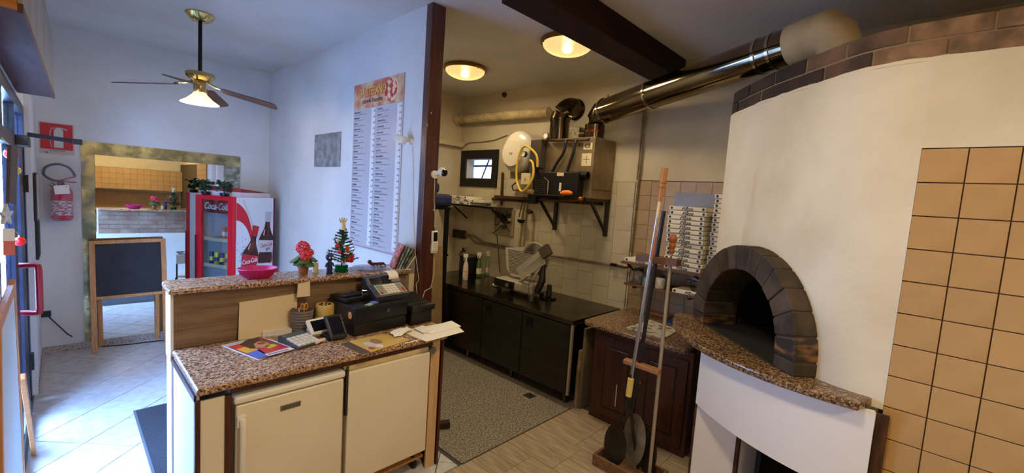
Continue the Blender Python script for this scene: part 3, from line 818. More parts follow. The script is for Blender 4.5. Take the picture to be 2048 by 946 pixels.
tag(cn, 'small pale patterned candle between the flower pot and the tabletop tree', 'candle')

# tabletop Christmas tree
tr_ = Vector((1.455, 3.135, ZL))
xt = thing('tabletop_tree', 'small tinsel Christmas tree in a shiny green pot on the ledge', 'Christmas tree', tr_)
MB().lathe([(.046, 0), (.050, .004), (.052, .018), (.044, .024), (.046, .030), (.048, .048), (.042, .052), (.03, .052)], (0, 0, 0), 20).build('pot', M('green_foil', (10, 120, 66), .15, .7), xt, smooth=True, local=True)
MB().cyl((0, 0, .05), (0, 0, .33), .005, .003, 6).build('trunk', M('wire_brown', (60, 44, 30), .7), xt, local=True)
TINSEL = M('tinsel_green', (30, 72, 40), .45, .2, c2=(60, 100, 56), ns=60)
random.seed(5)
for k in range(36):
    z = .065+.255*k/35; R = .118*(1-k/40)+.012; a = k*2.2
    d = Vector((math.cos(a), math.sin(a), .25)).normalized()
    br = MB(); p0 = Vector((0, 0, z))
    for i in range(int(26+R*420)):
        t = random.random(); p = p0+d*R*t; q = Vector((random.uniform(-1, 1), random.uniform(-1, 1), random.uniform(-.8, 1))).normalized()*.020
        s_ = q.cross(d).normalized()*.0042
        br.add([p-s_, p+s_, p+q], [(0, 1, 2)])
    br.tube([p0, p0+d*R], .0015, 4)
    stuff(br.build('branch', TINSEL, xt, local=True))
for k, (x, y, z, r, c) in enumerate([(-.045, -.03, .20, .014, (190, 34, 44)), (-.03, -.03, .155, .012, (196, 60, 60)), (.045, -.03, .12, .020, (186, 20, 30)), (.055, -.02, .085, .014, (190, 30, 40)), (.02, -.05, .10, .016, (200, 26, 36)), (-.01, -.05, .085, .013, (220, 150, 130)), (-.04, -.02, .24, .010, (210, 200, 180)), (.068, 0, .11, .011, (180, 20, 40))]):
    MB().ball((x*1.15, y*1.15, z), r*1.35, 10, 7).build('bauble', M('bauble_%d' % k, c, .3), xt, smooth=True, local=True)
MB().ball((.018, -.05, .182), .016, 12, 8, 1, 1, 1.3).ball((.018, -.05, .160), .024, 12, 6, 1, .8, .3).build('hat_ornament', M('orange_brown_felt', (176, 92, 48), .7), xt, smooth=True, local=True)
MB().tube([(.0, -.052, .148), (.018, -.068, .144), (.04, -.05, .148)], .006, 6).build('white_brim', PAPER, xt, smooth=True, local=True)
for k in range(5):
    a = .7+k*.9
    MB().tube([(.03, -.045, .115), (.03+.03*math.cos(a), -.058, .115+.03*math.sin(a))], [.010, .002], 6).build('ribbon_loop', M('red_ribbon', (190, 18, 32), .4), xt, smooth=True, local=True)
hn = MB().tube([(.0, 0, .315), (.004, 0, .35), (-.002, 0, .375)], [.022, .017, .014], 8)
for k in range(4):
    hn.tube([(-.016+.010*k, 0, .37), (-.032+.020*k, -.004, .402+.006*(k in (1, 2)))], [.007, .004], 6)
hn.build('treetop_ornament', M('cream_wood', (222, 196, 150), .6), xt, smooth=True, local=True)
# blue figurine
bf = thing('figurine', 'little dark blue round-headed figurine standing left of the tabletop tree', 'figurine', (1.345, 3.09, ZL))
BL = M('blue_vinyl', (40, 52, 110), .4)
MB().ball((0, 0, .105), .026, 14, 10, 1, .9, .95).build('head', BL, bf, smooth=True, local=True)
MB().lathe([(.017, .0), (.019, .035), (.014, .07), (.010, .085)], (0, 0, 0), 12).build('body', M('blue_vinyl2', (30, 36, 78), .4), bf, smooth=True, local=True)
for s in (-1, 1):
    MB().tube([(.016*s, 0, .07), (.027*s, -.004, .045)], [.006, .005], 6).build('arm', BL, bf, smooth=True, local=True)
    MB().ball((.012*s, -.004, .005), .012, 8, 6, 1, 1.3, .5).build('foot', BL, bf, smooth=True, local=True)
    MB().ball((.010*s, -.022, .105), .006, 8, 6, 1, .5, 1).build('eye', PAPER, bf, smooth=True, local=True)
# clear plate with a carved wooden figure on it, card rack
pt = MB().lathe([(.06, .002), (.065, .006), (.125, .016), (.128, .019), (.124, .019), (.06, .008)], (1.68, 3.14, ZL-.001), 36).build('clear_plate', thin_glass('clear_plastic', (.86, .84, .84), .2), smooth=True)
tag(pt, 'clear round plate lying on the ledge right of the tabletop tree', 'plate')
wf = thing('wooden_figure', 'dark brown twisted wooden figure lying on the clear plate edge', 'ornament', (1.75, 3.16, ZL+.022))
random.seed(4)
DW = M('dark_carved_wood', (66, 34, 28), .5, c2=(92, 48, 36), ns=40)
MB().tube([(-.055, -.01, .028), (-.035, 0, .014), (.0, .005, .014), (.04, 0, .012), (.075, .01, .010)], [.012, .014, .010, .013, .010], 8).build('body', DW, wf, smooth=True, local=True)
MB().ball((-.06, -.01, .034), .017, 10, 7).build('head', DW, wf, smooth=True, local=True)
for x in (-.03, .0, .03, .07): MB().tube([(x, -.012, .012), (x+.008, -.02, -.010)], [.006, .004], 6).build('leg', DW, wf, smooth=True, local=True)
cr_ = thing('card_rack', 'stack of colourful leaflets leaning in a rack at the wall end of the ledge', 'leaflet rack', (1.90, 3.10, ZL), math.radians(-20))
for k, c in enumerate([(150, 70, 60), (90, 96, 84), (120, 130, 120), (70, 84, 74), (96, 90, 70)]):
    mm = Matrix.Translation((-.03+.016*k, 0, .004)) @ Matrix.Rotation(math.radians(20+2*k), 4, 'Y')
    MB().box(-.003, .003, -.075, .06, 0, .155-.006*k, mm).build('leaflet', M('leaflet_%d' % k, c, .5, c2=tuple(min(255, x+70) for x in c), ns=40, lo=.45, hi=.55), cr_, local=True)
mm = Matrix.Translation((.05, 0, .004)) @ Matrix.Rotation(math.radians(32), 4, 'Y')
MB().box(-.003, .003, -.06, .05, 0, .09, mm).build('rack_back', WHITEPL, cr_, local=True)
BX(-.05, .075, -.07, .06, 0, .004).build('rack_base', WHITEPL, cr_, local=True)

cr_.scale = (1.35,)*3; bf.scale = (1.15,)*3
# ------------------------------------------------------------------ menu wall
mn = thing('menu_board', 'tall printed pizza menu board with red and gold heading on the white wall', 'menu board', (XM, 3.70, 1.42))
my1, my0, mz0_, mz1_ = 4.150, 3.262, 1.425, 2.476
a_ = onx(711, 172, XM); b_ = onx(811, 145, XM); c_ = onx(703, 489.5, XM)
my1, my0, mz1_, mz0_ = a_.y, b_.y, (a_.z+b_.z)/2, c_.z
BX(XM-.008, XM-.0005, my0, my1, mz0_, mz1_).build('board', M('menu_white', (188, 182, 186), .4), mn)
hh = .195*(mz1_-mz0_)/1.24*1.24
hz0_ = mz1_-.235
hd_ = BX(XM-.0095, XM-.008, my0+.002, my1-.002, hz0_, mz1_-.002).build('heading', M('menu_heading', (186, 92, 66), .4, c2=(208, 180, 140), ns=5, nd=4, lo=.42, hi=.6), mn)
def wtext(s, size, y, z, mat, par, x=XM-.010, sx=1.0, bold=0, shear=0, al='CENTER', nm='lettering', ext=.0004):
    return text(s, size, nm, mat, par, frame((x, y, z), (0, -1, 0), (0, 0, 1)), shear=shear, bold=bold, sx=sx, align=al, ext=ext)
YL = M('heading_gold', (232, 186, 70), .4); RDK = M('heading_red', (150, 20, 20), .4); BKT = M('print_black', (40, 38, 42), .5); GRT = M('print_grey', (122, 118, 124), .5)
wtext('DA STEFANO', .105, my1-.36, mz1_-.095, RDK, hd_, x=XM-.0097, sx=.80, bold=.004)
wtext('DA STEFANO', .105, my1-.355, mz1_-.092, YL, hd_, x=XM-.0106, sx=.80, bold=.0)
wtext("pizzeria d'asporto", .055, my1-.36, mz1_-.172, BKT, hd_, sx=.95, bold=.0012)
el = MB(); n = 28; cy, cz_ = my1-.69, mz1_-.115
vs = [(XM-.0102, cy+.115*math.cos(2*PI*k/n), cz_+.10*math.sin(2*PI*k/n)) for k in range(n)]
el.add(vs+[(XM-.0088, v[1], v[2]) for v in vs], [tuple(range(n))]+[(k, (k+1) % n, n+(k+1) % n, n+k) for k in range(n)]).build('oval_emblem', M('emblem_red', (170, 52, 40), .4, c2=(240, 190, 150), ns=22, lo=.46, hi=.54), hd_)
rng = random.Random(2)
words = 'MARGHERITA MARINARA NAPOLI CAPRICCIOSA DIAVOLA FUNGHI PROSCIUTTO VIENNESE ROMANA TONNO QUATTRO STAGIONI BOSCAIOLA PUGLIESE VEGETARIANA CALZONE GORGONZOLA SALSICCIA SPECK RUCOLA PARMIGIANA BUFALA SICILIANA CIPOLLA WURSTEL PATATE CAMPAGNOLA CONTADINA ORTOLANA DELIZIA PEPERONI RUSTICA'.split()
colw_ = (my1-my0)/2
lb, lg, lp = [], [], []
def joined(name, items, mat, par, x):
    """many small lines of print joined into one flat part"""
    mes = []
    for (s, size, y, z, sx, al) in items:
        c = bpy.data.curves.new('t', 'FONT'); c.body = s; c.size = size; c.align_x = al; c.align_y = 'CENTER'; c.resolution_u = 1; c.offset = size*.03
        t = bpy.data.objects.new('t', c); col.objects.link(t); mes.append((t, c, frame((x, y, z), (0, -1, 0), (0, 0, 1)) @ Matrix.Diagonal((sx, 1, 1, 1))))
    dg = bpy.context.evaluated_depsgraph_get(); dg.update()
    bm = bmesh.new()
    for t, c, m in mes:
        me = t.evaluated_get(dg).to_mesh(); me.transform(m); bm.from_mesh(me); t.evaluated_get(dg).to_mesh_clear()
    for t, c, m in mes: bpy.data.objects.remove(t); bpy.data.curves.remove(c)
    me = bpy.data.meshes.new(name); bm.to_mesh(me); bm.free()
    r = par
    while r.parent: r = r.parent
    me.transform(Matrix.Translation(r.location).inverted())
    o = bpy.data.objects.new(name, me); col.objects.link(o); o.parent = par; me.materials.append(mat)
    return o
nrow = 24
rh = (hz0_-mz0_-.05)/nrow
for ci_ in range(2):
    ys = my1-.02-ci_*colw_
    for k in range(nrow):
        z = hz0_-.03-k*rh
        lb.append((words[(k+ci_*24) % len(words)], .021, ys, z, 1.0, 'LEFT'))
        ln = rng.randint(24, 38)
        lg.append(('pomodoro, mozzarella, basilico, origano, olio'[:ln], .0155, ys, z-.020, 1.0, 'LEFT'))
        lp.append(('%d,%s0' % (rng.randint(4, 8), rng.choice('05')), .022, ys-colw_+.055, z-.006, 1.0, 'CENTER'))
joined('dish_names', lb, BKT, mn, XM-.0088); joined('dish_lines', lg, GRT, mn, XM-.0088); joined('prices', lp, BKT, mn, XM-.0092)
for ci_ in range(2):
    ys = my1-(ci_+1)*colw_+.02
    BX(XM-.0088, XM-.008, ys+.004, ys+.070, mz0_+.04, hz0_-.01).build('price_strip', M('strip_white', (236, 234, 230), .4), mn)
BX(XM-.0088, XM-.008, my0+.01, my1-.01, mz0_+.012, mz0_+.016).build('red_rule', RDK, mn)

sq = [onx(*q, XM) for q in [(631, 270), (683, 265), (683, 334), (631, 334)]]
o = BX(XM-.008, XM-.0005, sq[1].y, sq[0].y, sq[2].z, sq[0].z).build('wall_panel', M('grey_marbled_panel', (150, 150, 150), .35, .3, c2=(112, 112, 108), ns=12, nd=6, lo=.4, hi=.62, world=True), bevel=.002)
tag(o, 'small grey marbled square panel on the white wall left of the menu', 'panel')
# motion sensor with its cable
ms = thing('motion_sensor', 'white motion sensor on a wall bracket beside the menu', 'sensor', onx(823, 283, XM))
mp_ = ms.location
MB().cyl(mp_, mp_+Vector((-.02, 0, 0)), .026, n=18).build('wall_plate', WHITEPL, ms, smooth=True)
MB().tube([mp_+Vector((-.02, 0, 0)), mp_+Vector((-.05, .02, 0))], .008, 8).build('arm', WHITEPL, ms, smooth=True)
MB().box(-.03, .03, -.045, .045, -.03, .03, Matrix.Translation(mp_+Vector((-.075, .04, .01))) @ Matrix.Rotation(.6, 4, 'Z') @ Matrix.Rotation(.35, 4, 'X')).build('head', WHITEPL, ms, bevel=.015, seg=3)
pts = [onx(x, y, XM-.006) for x, y in [(824, 290), (826, 330), (826, 420), (830, 500), (838, 560)]] + [Vector((1.985, 2.93, 1.25)), Vector((1.99, 2.90, 1.12))]
tag(MB().tube(pts, .003, 6).build('sensor_cable', CABLE, smooth=True), 'thin white cable running down the wall from the motion sensor', 'cable')
# camera and cordless phone on the post
YP = 2.905
c0 = ony(872, 347, YP)
sc_ = thing('security_camera', 'white round security camera with black lens on the brown post', 'camera', (c0.x-.03, YP, c0.z))
MB().cyl((c0.x-.02, YP, c0.z-.01), (c0.x-.02, YP-.02, c0.z-.01), .032, n=20).build('mount', WHITEPL, sc_, smooth=True)
hc = Vector((c0.x+.012, YP-.06, c0.z+.012))
MB().ball(hc, .036, 18, 12).build('housing', WHITEPL, sc_, smooth=True)
MB().cyl((c0.x-.02, YP-.02, c0.z-.01), hc, .010, n=8).build('neck', WHITEPL, sc_, smooth=True)
dd = Vector((.25, -.95, -.15)).normalized()
MB().cyl(hc+dd*.018, hc+dd*.038, .029, .026, 20).build('lens', M('camera_lens_black', (10, 10, 16), .1), sc_, smooth=True)
c1 = ony(867, 482, YP)
ph = thing('cordless_phone', 'pale cordless phone hanging on the brown post under the camera', 'telephone', (c1.x, YP, c1.z-.09))
mm = Matrix.Translation((c1.x, YP, c1.z)) @ Matrix.Rotation(-.03, 4, 'Y')
MB().box(-.028, .028, -.026, -.002, -.085, .085, mm).build('body', WHITEPL, ph, bevel=.006)
MB().box(-.020, .020, -.0275, -.026, .0, .075, mm).build('screen', M('dark_screen', (16, 18, 30), .1), ph)
for i in range(3):
    for j in range(4): MB().box(-.019+.014*i, -.008+.014*i, -.028, -.026, -.075+.017*j, -.064+.017*j, mm).build('key', M('phone_key', (190, 184, 170), .5), ph)
MB().box(-.03, .03, -.015, -.001, -.10, -.02, mm).build('cradle', M('cradle_grey', (200, 194, 182), .5), ph, bevel=.003)
pts = [Vector((c0.x-.015, YP-.006, c0.z-.04)), ony(868, 400, YP-.006), ony(870, 430, YP-.006), ony(869, 455, YP-.006)]
tag(MB().tube(pts, .003, 6).build('camera_cable', CABLE, smooth=True), 'white cable from the security camera down the post to the phone', 'cable')
pts = [ony(868, 515, YP-.006), ony(868, 545, YP-.006), ony(862, 575, YP-.006), Vector((2.03, 2.87, 1.20)), Vector((1.99, 2.86, 1.10))]
tag(MB().tube(pts, .003, 6).build('phone_cable', CABLE, smooth=True), 'white cable hanging from the phone cradle to the printer', 'cable')

# ------------------------------------------------------------------ ceiling fan
fx, fy = .897, 4.896
fan = thing('ceiling_fan', 'brass ceiling fan with dark rod, four wooden blades and glass light shade', 'ceiling fan', (fx, fy, ZC))
BRS = M('fan_brass', (190, 160, 96), .2, 1.0)
FB = M('fan_blade_brown', (74, 50, 40), .4, c2=(96, 66, 50), ns=8)
MB().lathe([(.11, 3.449), (.112, 3.440), (.085, 3.405), (.06, 3.385), (.03, 3.38)], (fx, fy, 0), 28).build('canopy', BRS, fan, smooth=True)
MB().cyl((fx, fy, 2.94), (fx, fy, 3.385), .016, n=12).build('rod', M('dark_rod', (40, 30, 28), .35, .6), fan, smooth=True)
MB().lathe([(.03, 2.945), (.105, 2.935), (.115, 2.92), (.115, 2.90), (.09, 2.872), (.05, 2.86)], (fx, fy, 0), 32).build('motor', BRS, fan, smooth=True)
for k in range(4):
    az = math.radians([152, 62, -28, -118][k])
    d = Vector((math.cos(az), math.sin(az), 0)); s_ = Vector((-math.sin(az), math.cos(az), 0)); tw_ = math.radians(-13)
    e = (s_*math.cos(tw_)+Vector((0, 0, math.sin(tw_)))); nn = d.cross(e)
    o0 = Vector((fx, fy, 2.835)); d = (d + Vector((0, 0, [-.115, -.14, -.20, -.13][k]))).normalized()
    pl_ = [(.17, -.035), (.20, -.055), (.60, -.068), (.635, -.05), (.64, .0), (.635, .05), (.60, .068), (.20, .055), (.17, .035)]
    vs = [o0+d*r+e*w+nn*h for h in (-.004, .004) for r, w in pl_]; n = len(pl_)
    b_ = MB().add(vs, [tuple(reversed(range(n))), tuple(range(n, 2*n))]+[(i, (i+1) % n, n+(i+1) % n, n+i) for i in range(n)]).build('blade', FB, fan)
    MB().tube([Vector((fx, fy, 2.865))+d*.06, o0+d*.12+Vector((0, 0, .012)), o0+d*.20+nn*.008], [.010, .012, .008], 8).build('blade_iron', BRS, b_, smooth=True)
MB().lathe([(.045, 2.86), (.05, 2.83), (.05, 2.77), (.04, 2.75)], (fx, fy, 0), 20).build('light_fitter', BRS, fan, smooth=True)
SHADE = M('opal_glass_shade', (250, 236, 206), .35, trans=.55, ior=1.2, emit=(255, 226, 170), es=.5)
MB().lathe([(.045, 2.765), (.055, 2.745), (.10, 2.70), (.148, 2.668), (.150, 2.662), (.145, 2.664), (.095, 2.692), (.05, 2.735)], (fx, fy, 0), 36, caps=False).build('shade', SHADE, fan, smooth=True)
BULB = M('lit_bulb', (255, 236, 190), .4, emit=(255, 214, 140), es=18)
MB().ball((fx, fy, 2.685), .030, 14, 10).build('bulb', BULB, fan, smooth=True)
for dx in (-.045, .05): MB().tube([(fx+dx, fy-.02, 2.78), (fx+dx, fy-.02, 2.70)], .0015, 4).build('pull_chain', BRS, fan)
d_ = bpy.data.lights.new('fan_lamp', 'POINT'); d_.energy = 8; d_.color = WARM; d_.shadow_soft_size = .04
l_ = bpy.data.objects.new('fan_lamp', d_); col.objects.link(l_); l_.location = (fx, fy, 2.640)

# ------------------------------------------------------------------ drinks fridge, set cornerwise
CROT = math.radians(26.4)
cz0 = thing('drinks_cooler', 'tall red and white cola cooler with glass door set across the corner', 'drinks fridge', (1.389, 5.82, 0), CROT)
CR = M('cola_red', (190, 12, 34), .3); CW = M('cooler_white', (224, 228, 236), .35); CDR = M('dark_red_trim', (96, 14, 30), .35)
dep, wid, ht = .585, .60, 1.79
# local x along the printed side (0..dep), local y along the front (0..wid), front faces -x
sh_ = .018
BX(.04, dep, 0, sh_, .08, ht).build('side_panel', CW, cz0, local=True)
BX(.04, dep, wid-sh_, wid, .08, ht).build('side_panel', CW, cz0, local=True)
BX(dep-.03, dep, sh_, wid-sh_, .08, ht).build('back_panel', M('cooler_inner', (232, 238, 242), .4), cz0, local=True)
BX(.04, dep-.03, sh_, wid-sh_, ht-.05, ht).build('top_panel', CR, cz0, local=True)
BX(.04, dep-.03, sh_, wid-sh_, .08, .30).build('bottom_unit', CR, cz0, local=True)
BX(.0, dep, .0, wid, .0, .08).build('plinth', CDR, cz0, bevel=.004, local=True)
BX(dep-.022, dep+.002, -.004, .0, .08, ht).build('corner_trim', CDR, cz0, local=True)
dr = BX(-.002, .04, .0, .085, .10, ht).build('door', CR, cz0, bevel=.005, local=True)
BX(-.002, .04, wid-.085, wid, .10, ht).build('door_stile', CR, dr, bevel=.005, local=True)
BX(-.002, .04, .085, wid-.085, ht-.05, ht).build('door_rail', CR, dr, bevel=.004, local=True)
BX(-.002, .04, .085, wid-.085, .10, .34).build('door_rail', CR, dr, bevel=.004, local=True)
BX(.012, .018, .085, wid-.085, .34, ht-.05).build('door_glass', THINC, dr, local=True)
BX(-.012, -.002, wid-.03, wid-.004, .6, 1.3).build('door_handle', CDR, dr, bevel=.003, local=True)
hdr = BX(.025, .038, .087, wid-.087, ht-.205, ht-.055).build('header_sign', M('header_dark_red', (110, 12, 28), .35), cz0, local=True)
WTXT = M('white_print', (232, 230, 234), .35)
cm = cz0.matrix_world if False else (Matrix.Translation(cz0.location) @ Matrix.Rotation(CROT, 4, 'Z'))
text('Coca-Cola', .115, 'lettering', WTXT, hdr, cm @ frame((.0235, wid/2, ht-.13), (0, -1, 0), (0, 0, 1)), shear=.35, bold=.002, sx=.78)
for z, nm in ((.62, 'shelf'), (.95, 'shelf'), (1.27, 'shelf')):
    s_ = BX(.05, dep-.04, .022, wid-.022, z-.008, z).build(nm, M('shelf_wire_white', (214, 218, 220), .4), cz0, local=True)
    BX(.045, .05, .03, wid-.03, z-.03, z+.012).build('price_rail', M('rail_red', (180, 30, 44), .4) if z < .8 else M('rail_grey', (196, 192, 160), .4), s_, local=True)
text('Coca-Cola', .03, 'lettering', WTXT, s_ if False else cz0, cm @ frame((.0445, wid/2, .611), (0, -1, 0), (0, 0, 1)), shear=.35)
# printed side (faces -y local): red swoosh and two bottles
yy = -.001
def sprint(poly, nm, mat, lift, par=cz0):
    poly = [(x*.885, z) for x, z in poly]
    mm = frame((0, -.0005-lift, 0), (1, 0, 0), (0, 0, 1))
    return MB().prism(poly, 0, .0006, mm).build(nm, mat, par, local=True)
def bez(p0, p1, p2, p3, n=12): return [tuple(sum(c*q for c, q in zip(((1-t)**3, 3*t*(1-t)**2, 3*t*t*(1-t), t**3), (a, b, c_, d))) for a, b, c_, d in zip(p0, p1, p2, p3)) for t in [i/n for i in range(n+1)]]
sprint(bez((.045, 1.73), (.22, 1.66), (.30, 1.45), (.315, 1.10))+bez((.30, 1.10), (.27, 1.36), (.18, 1.50), (.045, 1.52)), 'red_swoosh', CR, .0005)
sprint([(.13, 1.76), (.155, 1.76), (.285, 1.5), (.335, 1.12), (.318, 1.10), (.27, 1.5)], 'silver_swoosh', M('silver_print', (206, 206, 206), .3, .3), .0012)
COLA = M('cola_brown_print', (50, 16, 12), .2, c2=(112, 48, 26), ns=9, nd=2, stretch=(4, 1, .5), lo=.5, hi=.72)
def bottle_print(cx, zb, s, tilt, lab, capm, nm):
    prof = [(.0, .0), (.070, .0), (.082, .02), (.085, .10), (.075, .18), (.080, .26), (.092, .34), (.090, .42), (.074, .50), (.050, .58), (.032, .66), (.027, .74), (.027, .80)]
    def tr(x, z):
        x, z = x*s*2.1, z*s; c, sn = math.cos(tilt), math.sin(tilt); return (cx+x*c+z*sn, zb-x*sn+z*c)
    right = [tr(x, z) for x, z in prof[1:]]; left = [tr(-x, z) for x, z in reversed(prof[1:])]
    b_ = sprint(right+left, nm, COLA, .0018)
    sprint([tr(x, z) for x, z in [(-.034, .76), (.034, .76), (.034, .84), (.038, .95), (-.038, .95), (-.034, .84)]], 'cap_print', capm, .0026, b_)
    lb_ = sprint([tr(x, z) for x, z in [(-.078, .20), (-.092, .36), (-.088, .42), (.088, .42), (.092, .36), (.078, .20)]], 'label_print', lab, .0026, b_)
    sprint([tr(x, z) for x, z in [(-.045, .52), (-.030, .62), (-.022, .62), (-.030, .50)]], 'highlight', M('print_glint', (206, 150, 120), .3), .0026, b_)
    return lb_, tr
LR = M('label_red', (176, 10, 30), .35); LS = M('label_silver', (206, 208, 212), .35)
l1, t1 = bottle_print(.50, .965, .69, math.radians(4.4), LS, M('cap_silver', (190, 192, 198), .3), 'light_bottle_print')
l2, t2 = bottle_print(.205, .805, .69, math.radians(12.5), LR, M('cap_red', (176, 14, 30), .3), 'cola_bottle_print')
def stext(s, size, x, z, mat, par, rot, sx=.85, bold=.001):
    return text(s, size, 'lettering', mat, par, cm @ frame((x*.885, -.0042, z), (math.cos(rot), 0, -math.sin(rot)), (math.sin(rot), 0, math.cos(rot))), shear=.35, bold=bold, sx=sx)
p_ = t2(0, .31); stext('Coca-Cola', .080, p_[0], p_[1], WTXT, l2, math.radians(-6), .62)
p_ = t1(0, .335); stext('Coca-Cola', .066, p_[0], p_[1], M('label_text_red', (176, 20, 36), .35), l1, math.radians(-6), .62)
p_ = t1(.02, .265); stext('light', .05, p_[0], p_[1], M('label_text_grey', (90, 92, 98), .35), l1, math.radians(-6), .8)
rs = random.Random(9)
spl = MB()
mm = frame((0, -.001, 0), (1, 0, 0), (0, 0, 1))
for k in range(70):
    a, r = rs.uniform(0, 2*PI), rs.uniform(.0, .13)
    cx, cz2 = .12+r*math.cos(a)*.7, 1.12+r*math.sin(a)*1.5; d2 = rs.uniform(.004, .012)
    spl.prism([(cx-d2, cz2), (cx, cz2-d2*.5), (cx+d2*1.4, cz2+d2*.6), (cx, cz2+d2)], 0, .0006, mm)
stuff(spl.build('ice_splash_print', M('splash_blue', (150, 166, 200), .4), cz0, local=True))
# cans and bottles in the cooler
def can(x, y, z, c1, c2, lab, grp, h=.115, r=.029):
    t = thing('drink_can', lab, 'drink can', cm @ Vector((x, y, z)), 0, grp)
    b = MB().lathe([(r*.8, 0), (r, .008), (r, h-.012), (r*.78, h)], (0, 0, 0), 14).build('can_body', M('can_%d_%d_%d' % c1, c1, .3, .3), t, smooth=True, local=True)
    MB().lathe([(r+.0006, h*.3), (r+.0006, h*.62)], (0, 0, 0), 14, caps=False).build('can_band', M('can_%d_%d_%d' % c2, c2, .3, .3), t, smooth=True, local=True)
    return t
row = ['nearest the hinge', 'second from the hinge', 'third from the hinge', 'fourth from the hinge', 'nearest the handle']
for i in range(5):
    can(.09, .07+i*.085+.04, .95, (206, 196, 70) if i % 2 else (40, 50, 110), (40, 56, 120) if i % 2 else (210, 200, 90), '%s can on the middle cooler shelf, %s' % ('yellow' if i % 2 else 'blue', row[i]), 'cans on the middle cooler shelf', .15)
for i in range(3):
    can(.09, .07+i*.075+.03, 1.27, (196, 84, 60), (214, 206, 204), 'orange-red can on the top cooler shelf, %s' % ['left one in the pane', 'middle one', 'right one'][2-i], 'cans on the top cooler shelf', .15)
for i in range(4):
    can(.09, .07+i*.09+.05, .62, (210, 190, 120), (120, 40, 40), 'cream and brown can on the lowest visible cooler shelf, %s' % row[i], 'cans on the lowest cooler shelf', .14)

# on top of the cooler
def potplant(px_, py_, lab, seed):
    p = cm @ Vector((px_, py_, ht))
    t = thing('potted_plant', lab, 'potted plant', p, 0, 'plants on the drinks cooler')
    MB().lathe([(.035, 0), (.048, .01), (.052, .035), (.046, .038)], (0, 0, 0), 16).build('pot', BLACKP, t, smooth=True, local=True)
    r_ = random.Random(seed)
    PL = M('dark_green_leaf', (24, 60, 40), .5, c2=(44, 86, 56), ns=30)
    for k in range(14):
        a = 2*PI*k/9+r_.random()*.5; L0 = .012+.045*r_.random(); z = .07+.10*r_.random()
        d = Vector((math.cos(a), math.sin(a), 0)); tip = d*L0+Vector((0, 0, z))
        lf = MB().tube([(0, 0, .03), d*L0*.4+Vector((0, 0, z*.75)), tip], .002, 4)
        for q in range(5):
            aa = a+(q-2)*.75; e = Vector((math.cos(aa), math.sin(aa), r_.uniform(-.9, .5))).normalized(); s_ = e.cross(Vector((r_.uniform(-1, 1), r_.uniform(-1, 1), r_.uniform(-1, 1)))).normalized()*1.5
            lf.add([tip, tip+e*.028+s_*.012, tip+e*.055, tip+e*.028-s_*.012], [(0, 1, 2, 3)])
        lf.build('leaf_spray', PL, t, local=True)
potplant(.05, .50, 'small leafy plant in a black pot at the far corner on top of the cooler', 1)
potplant(.05, .20, 'small leafy plant in a black pot at the near corner on top of the cooler', 2)
bxo = thing('cardboard_tray', 'flat red and white cardboard box lying on top of the cooler', 'box', cm @ Vector((.345, .30, ht)), CROT+.05)
BX(-.22, .22, -.24, .24, 0, .055).build('tray', CW, bxo, local=True)
MB().add([(-.22, -.24, .056), (.22, -.24, .056), (.22, .24, .056), (-.22, .24, .056), (-.22, .24, .11), (-.22, -.24, .10)], [(0, 1, 2, 3), (0, 5, 4, 3)[::-1], (0, 1, 5), (3, 4, 2), (5, 1, 2, 4)]).build('lid', M('box_red_brown', (150, 50, 40), .7, c2=(120, 40, 34), ns=6), bxo, local=True)
# ------------------------------------------------------------------ blackboard easel by the mirror
bb = thing('blackboard_easel', 'pine blackboard easel standing in front of the mirror', 'blackboard', (.53, 6.40, 0))
yb0 = 6.41
L0, R0 = ony(190, 706, yb0), ony(333, 686, yb0); L1, R1 = ony(183, 482, yb0+.12), ony(326, 477, yb0+.12)
def lerp(a, b, t): return a+(b-a)*t
def plankbar(p, q, w, t, nm, mat, par, up=Vector((0, 1, 0)), bev=.003):
    p, q = Vector(p), Vector(q); d = (q-p).normalized(); n = (up-d*up.dot(d)).normalized(); s_ = d.cross(n)
    vs = [a+s_*sx*w/2+n*sn*t/2 for a in (p, q) for sn in (-1, 1) for sx in (-1, 1)]
    return MB().add(vs, [(0, 2, 3, 1), (4, 5, 7, 6), (0, 1, 5, 4), (2, 6, 7, 3), (0, 4, 6, 2), (1, 3, 7, 5)]).build(nm, mat, par, bevel=bev, seg=1)
L0.z = R0.z = 0.0
plankbar(L0, L1, .048, .024, 'leg', PINE, bb); plankbar(R0, R1, .048, .024, 'leg', PINE, bb)
b0, b1 = .505, .965
plankbar(lerp(L0, L1, .985), lerp(R0, R1, .985), .04, .02, 'top_rail', PINE, bb)
plankbar(lerp(L0, L1, .485), lerp(R0, R1, .485), .035, .02, 'bottom_rail', PINE, bb)
A, B, C_, D = lerp(L0, L1, .50), lerp(R0, R1, .50), lerp(R0, R1, .97), lerp(L0, L1, .97)
off = Vector((0, .006, 0)); sx_ = Vector((.024, 0, 0))
MB().add([A+sx_, B-sx_, C_-sx_, D+sx_, A+sx_+off, B-sx_+off, C_-sx_+off, D+sx_+off], [(0, 1, 2, 3), (7, 6, 5, 4), (0, 4, 5, 1), (1, 5, 6, 2), (2, 6, 7, 3), (3, 7, 4, 0)]).build('slate', M('blackboard_slate', (22, 22, 26), .6, c2=(32, 32, 36), ns=6), bb)
plankbar(Vector((L0.x+.06, YF-.03, 0)), L1+Vector((.05, .02, -.05)), .04, .02, 'rear_leg', PINE, bb); plankbar(Vector((R0.x-.06, YF-.03, 0)), R1+Vector((-.05, .02, -.05)), .04, .02, 'rear_leg', PINE, bb)
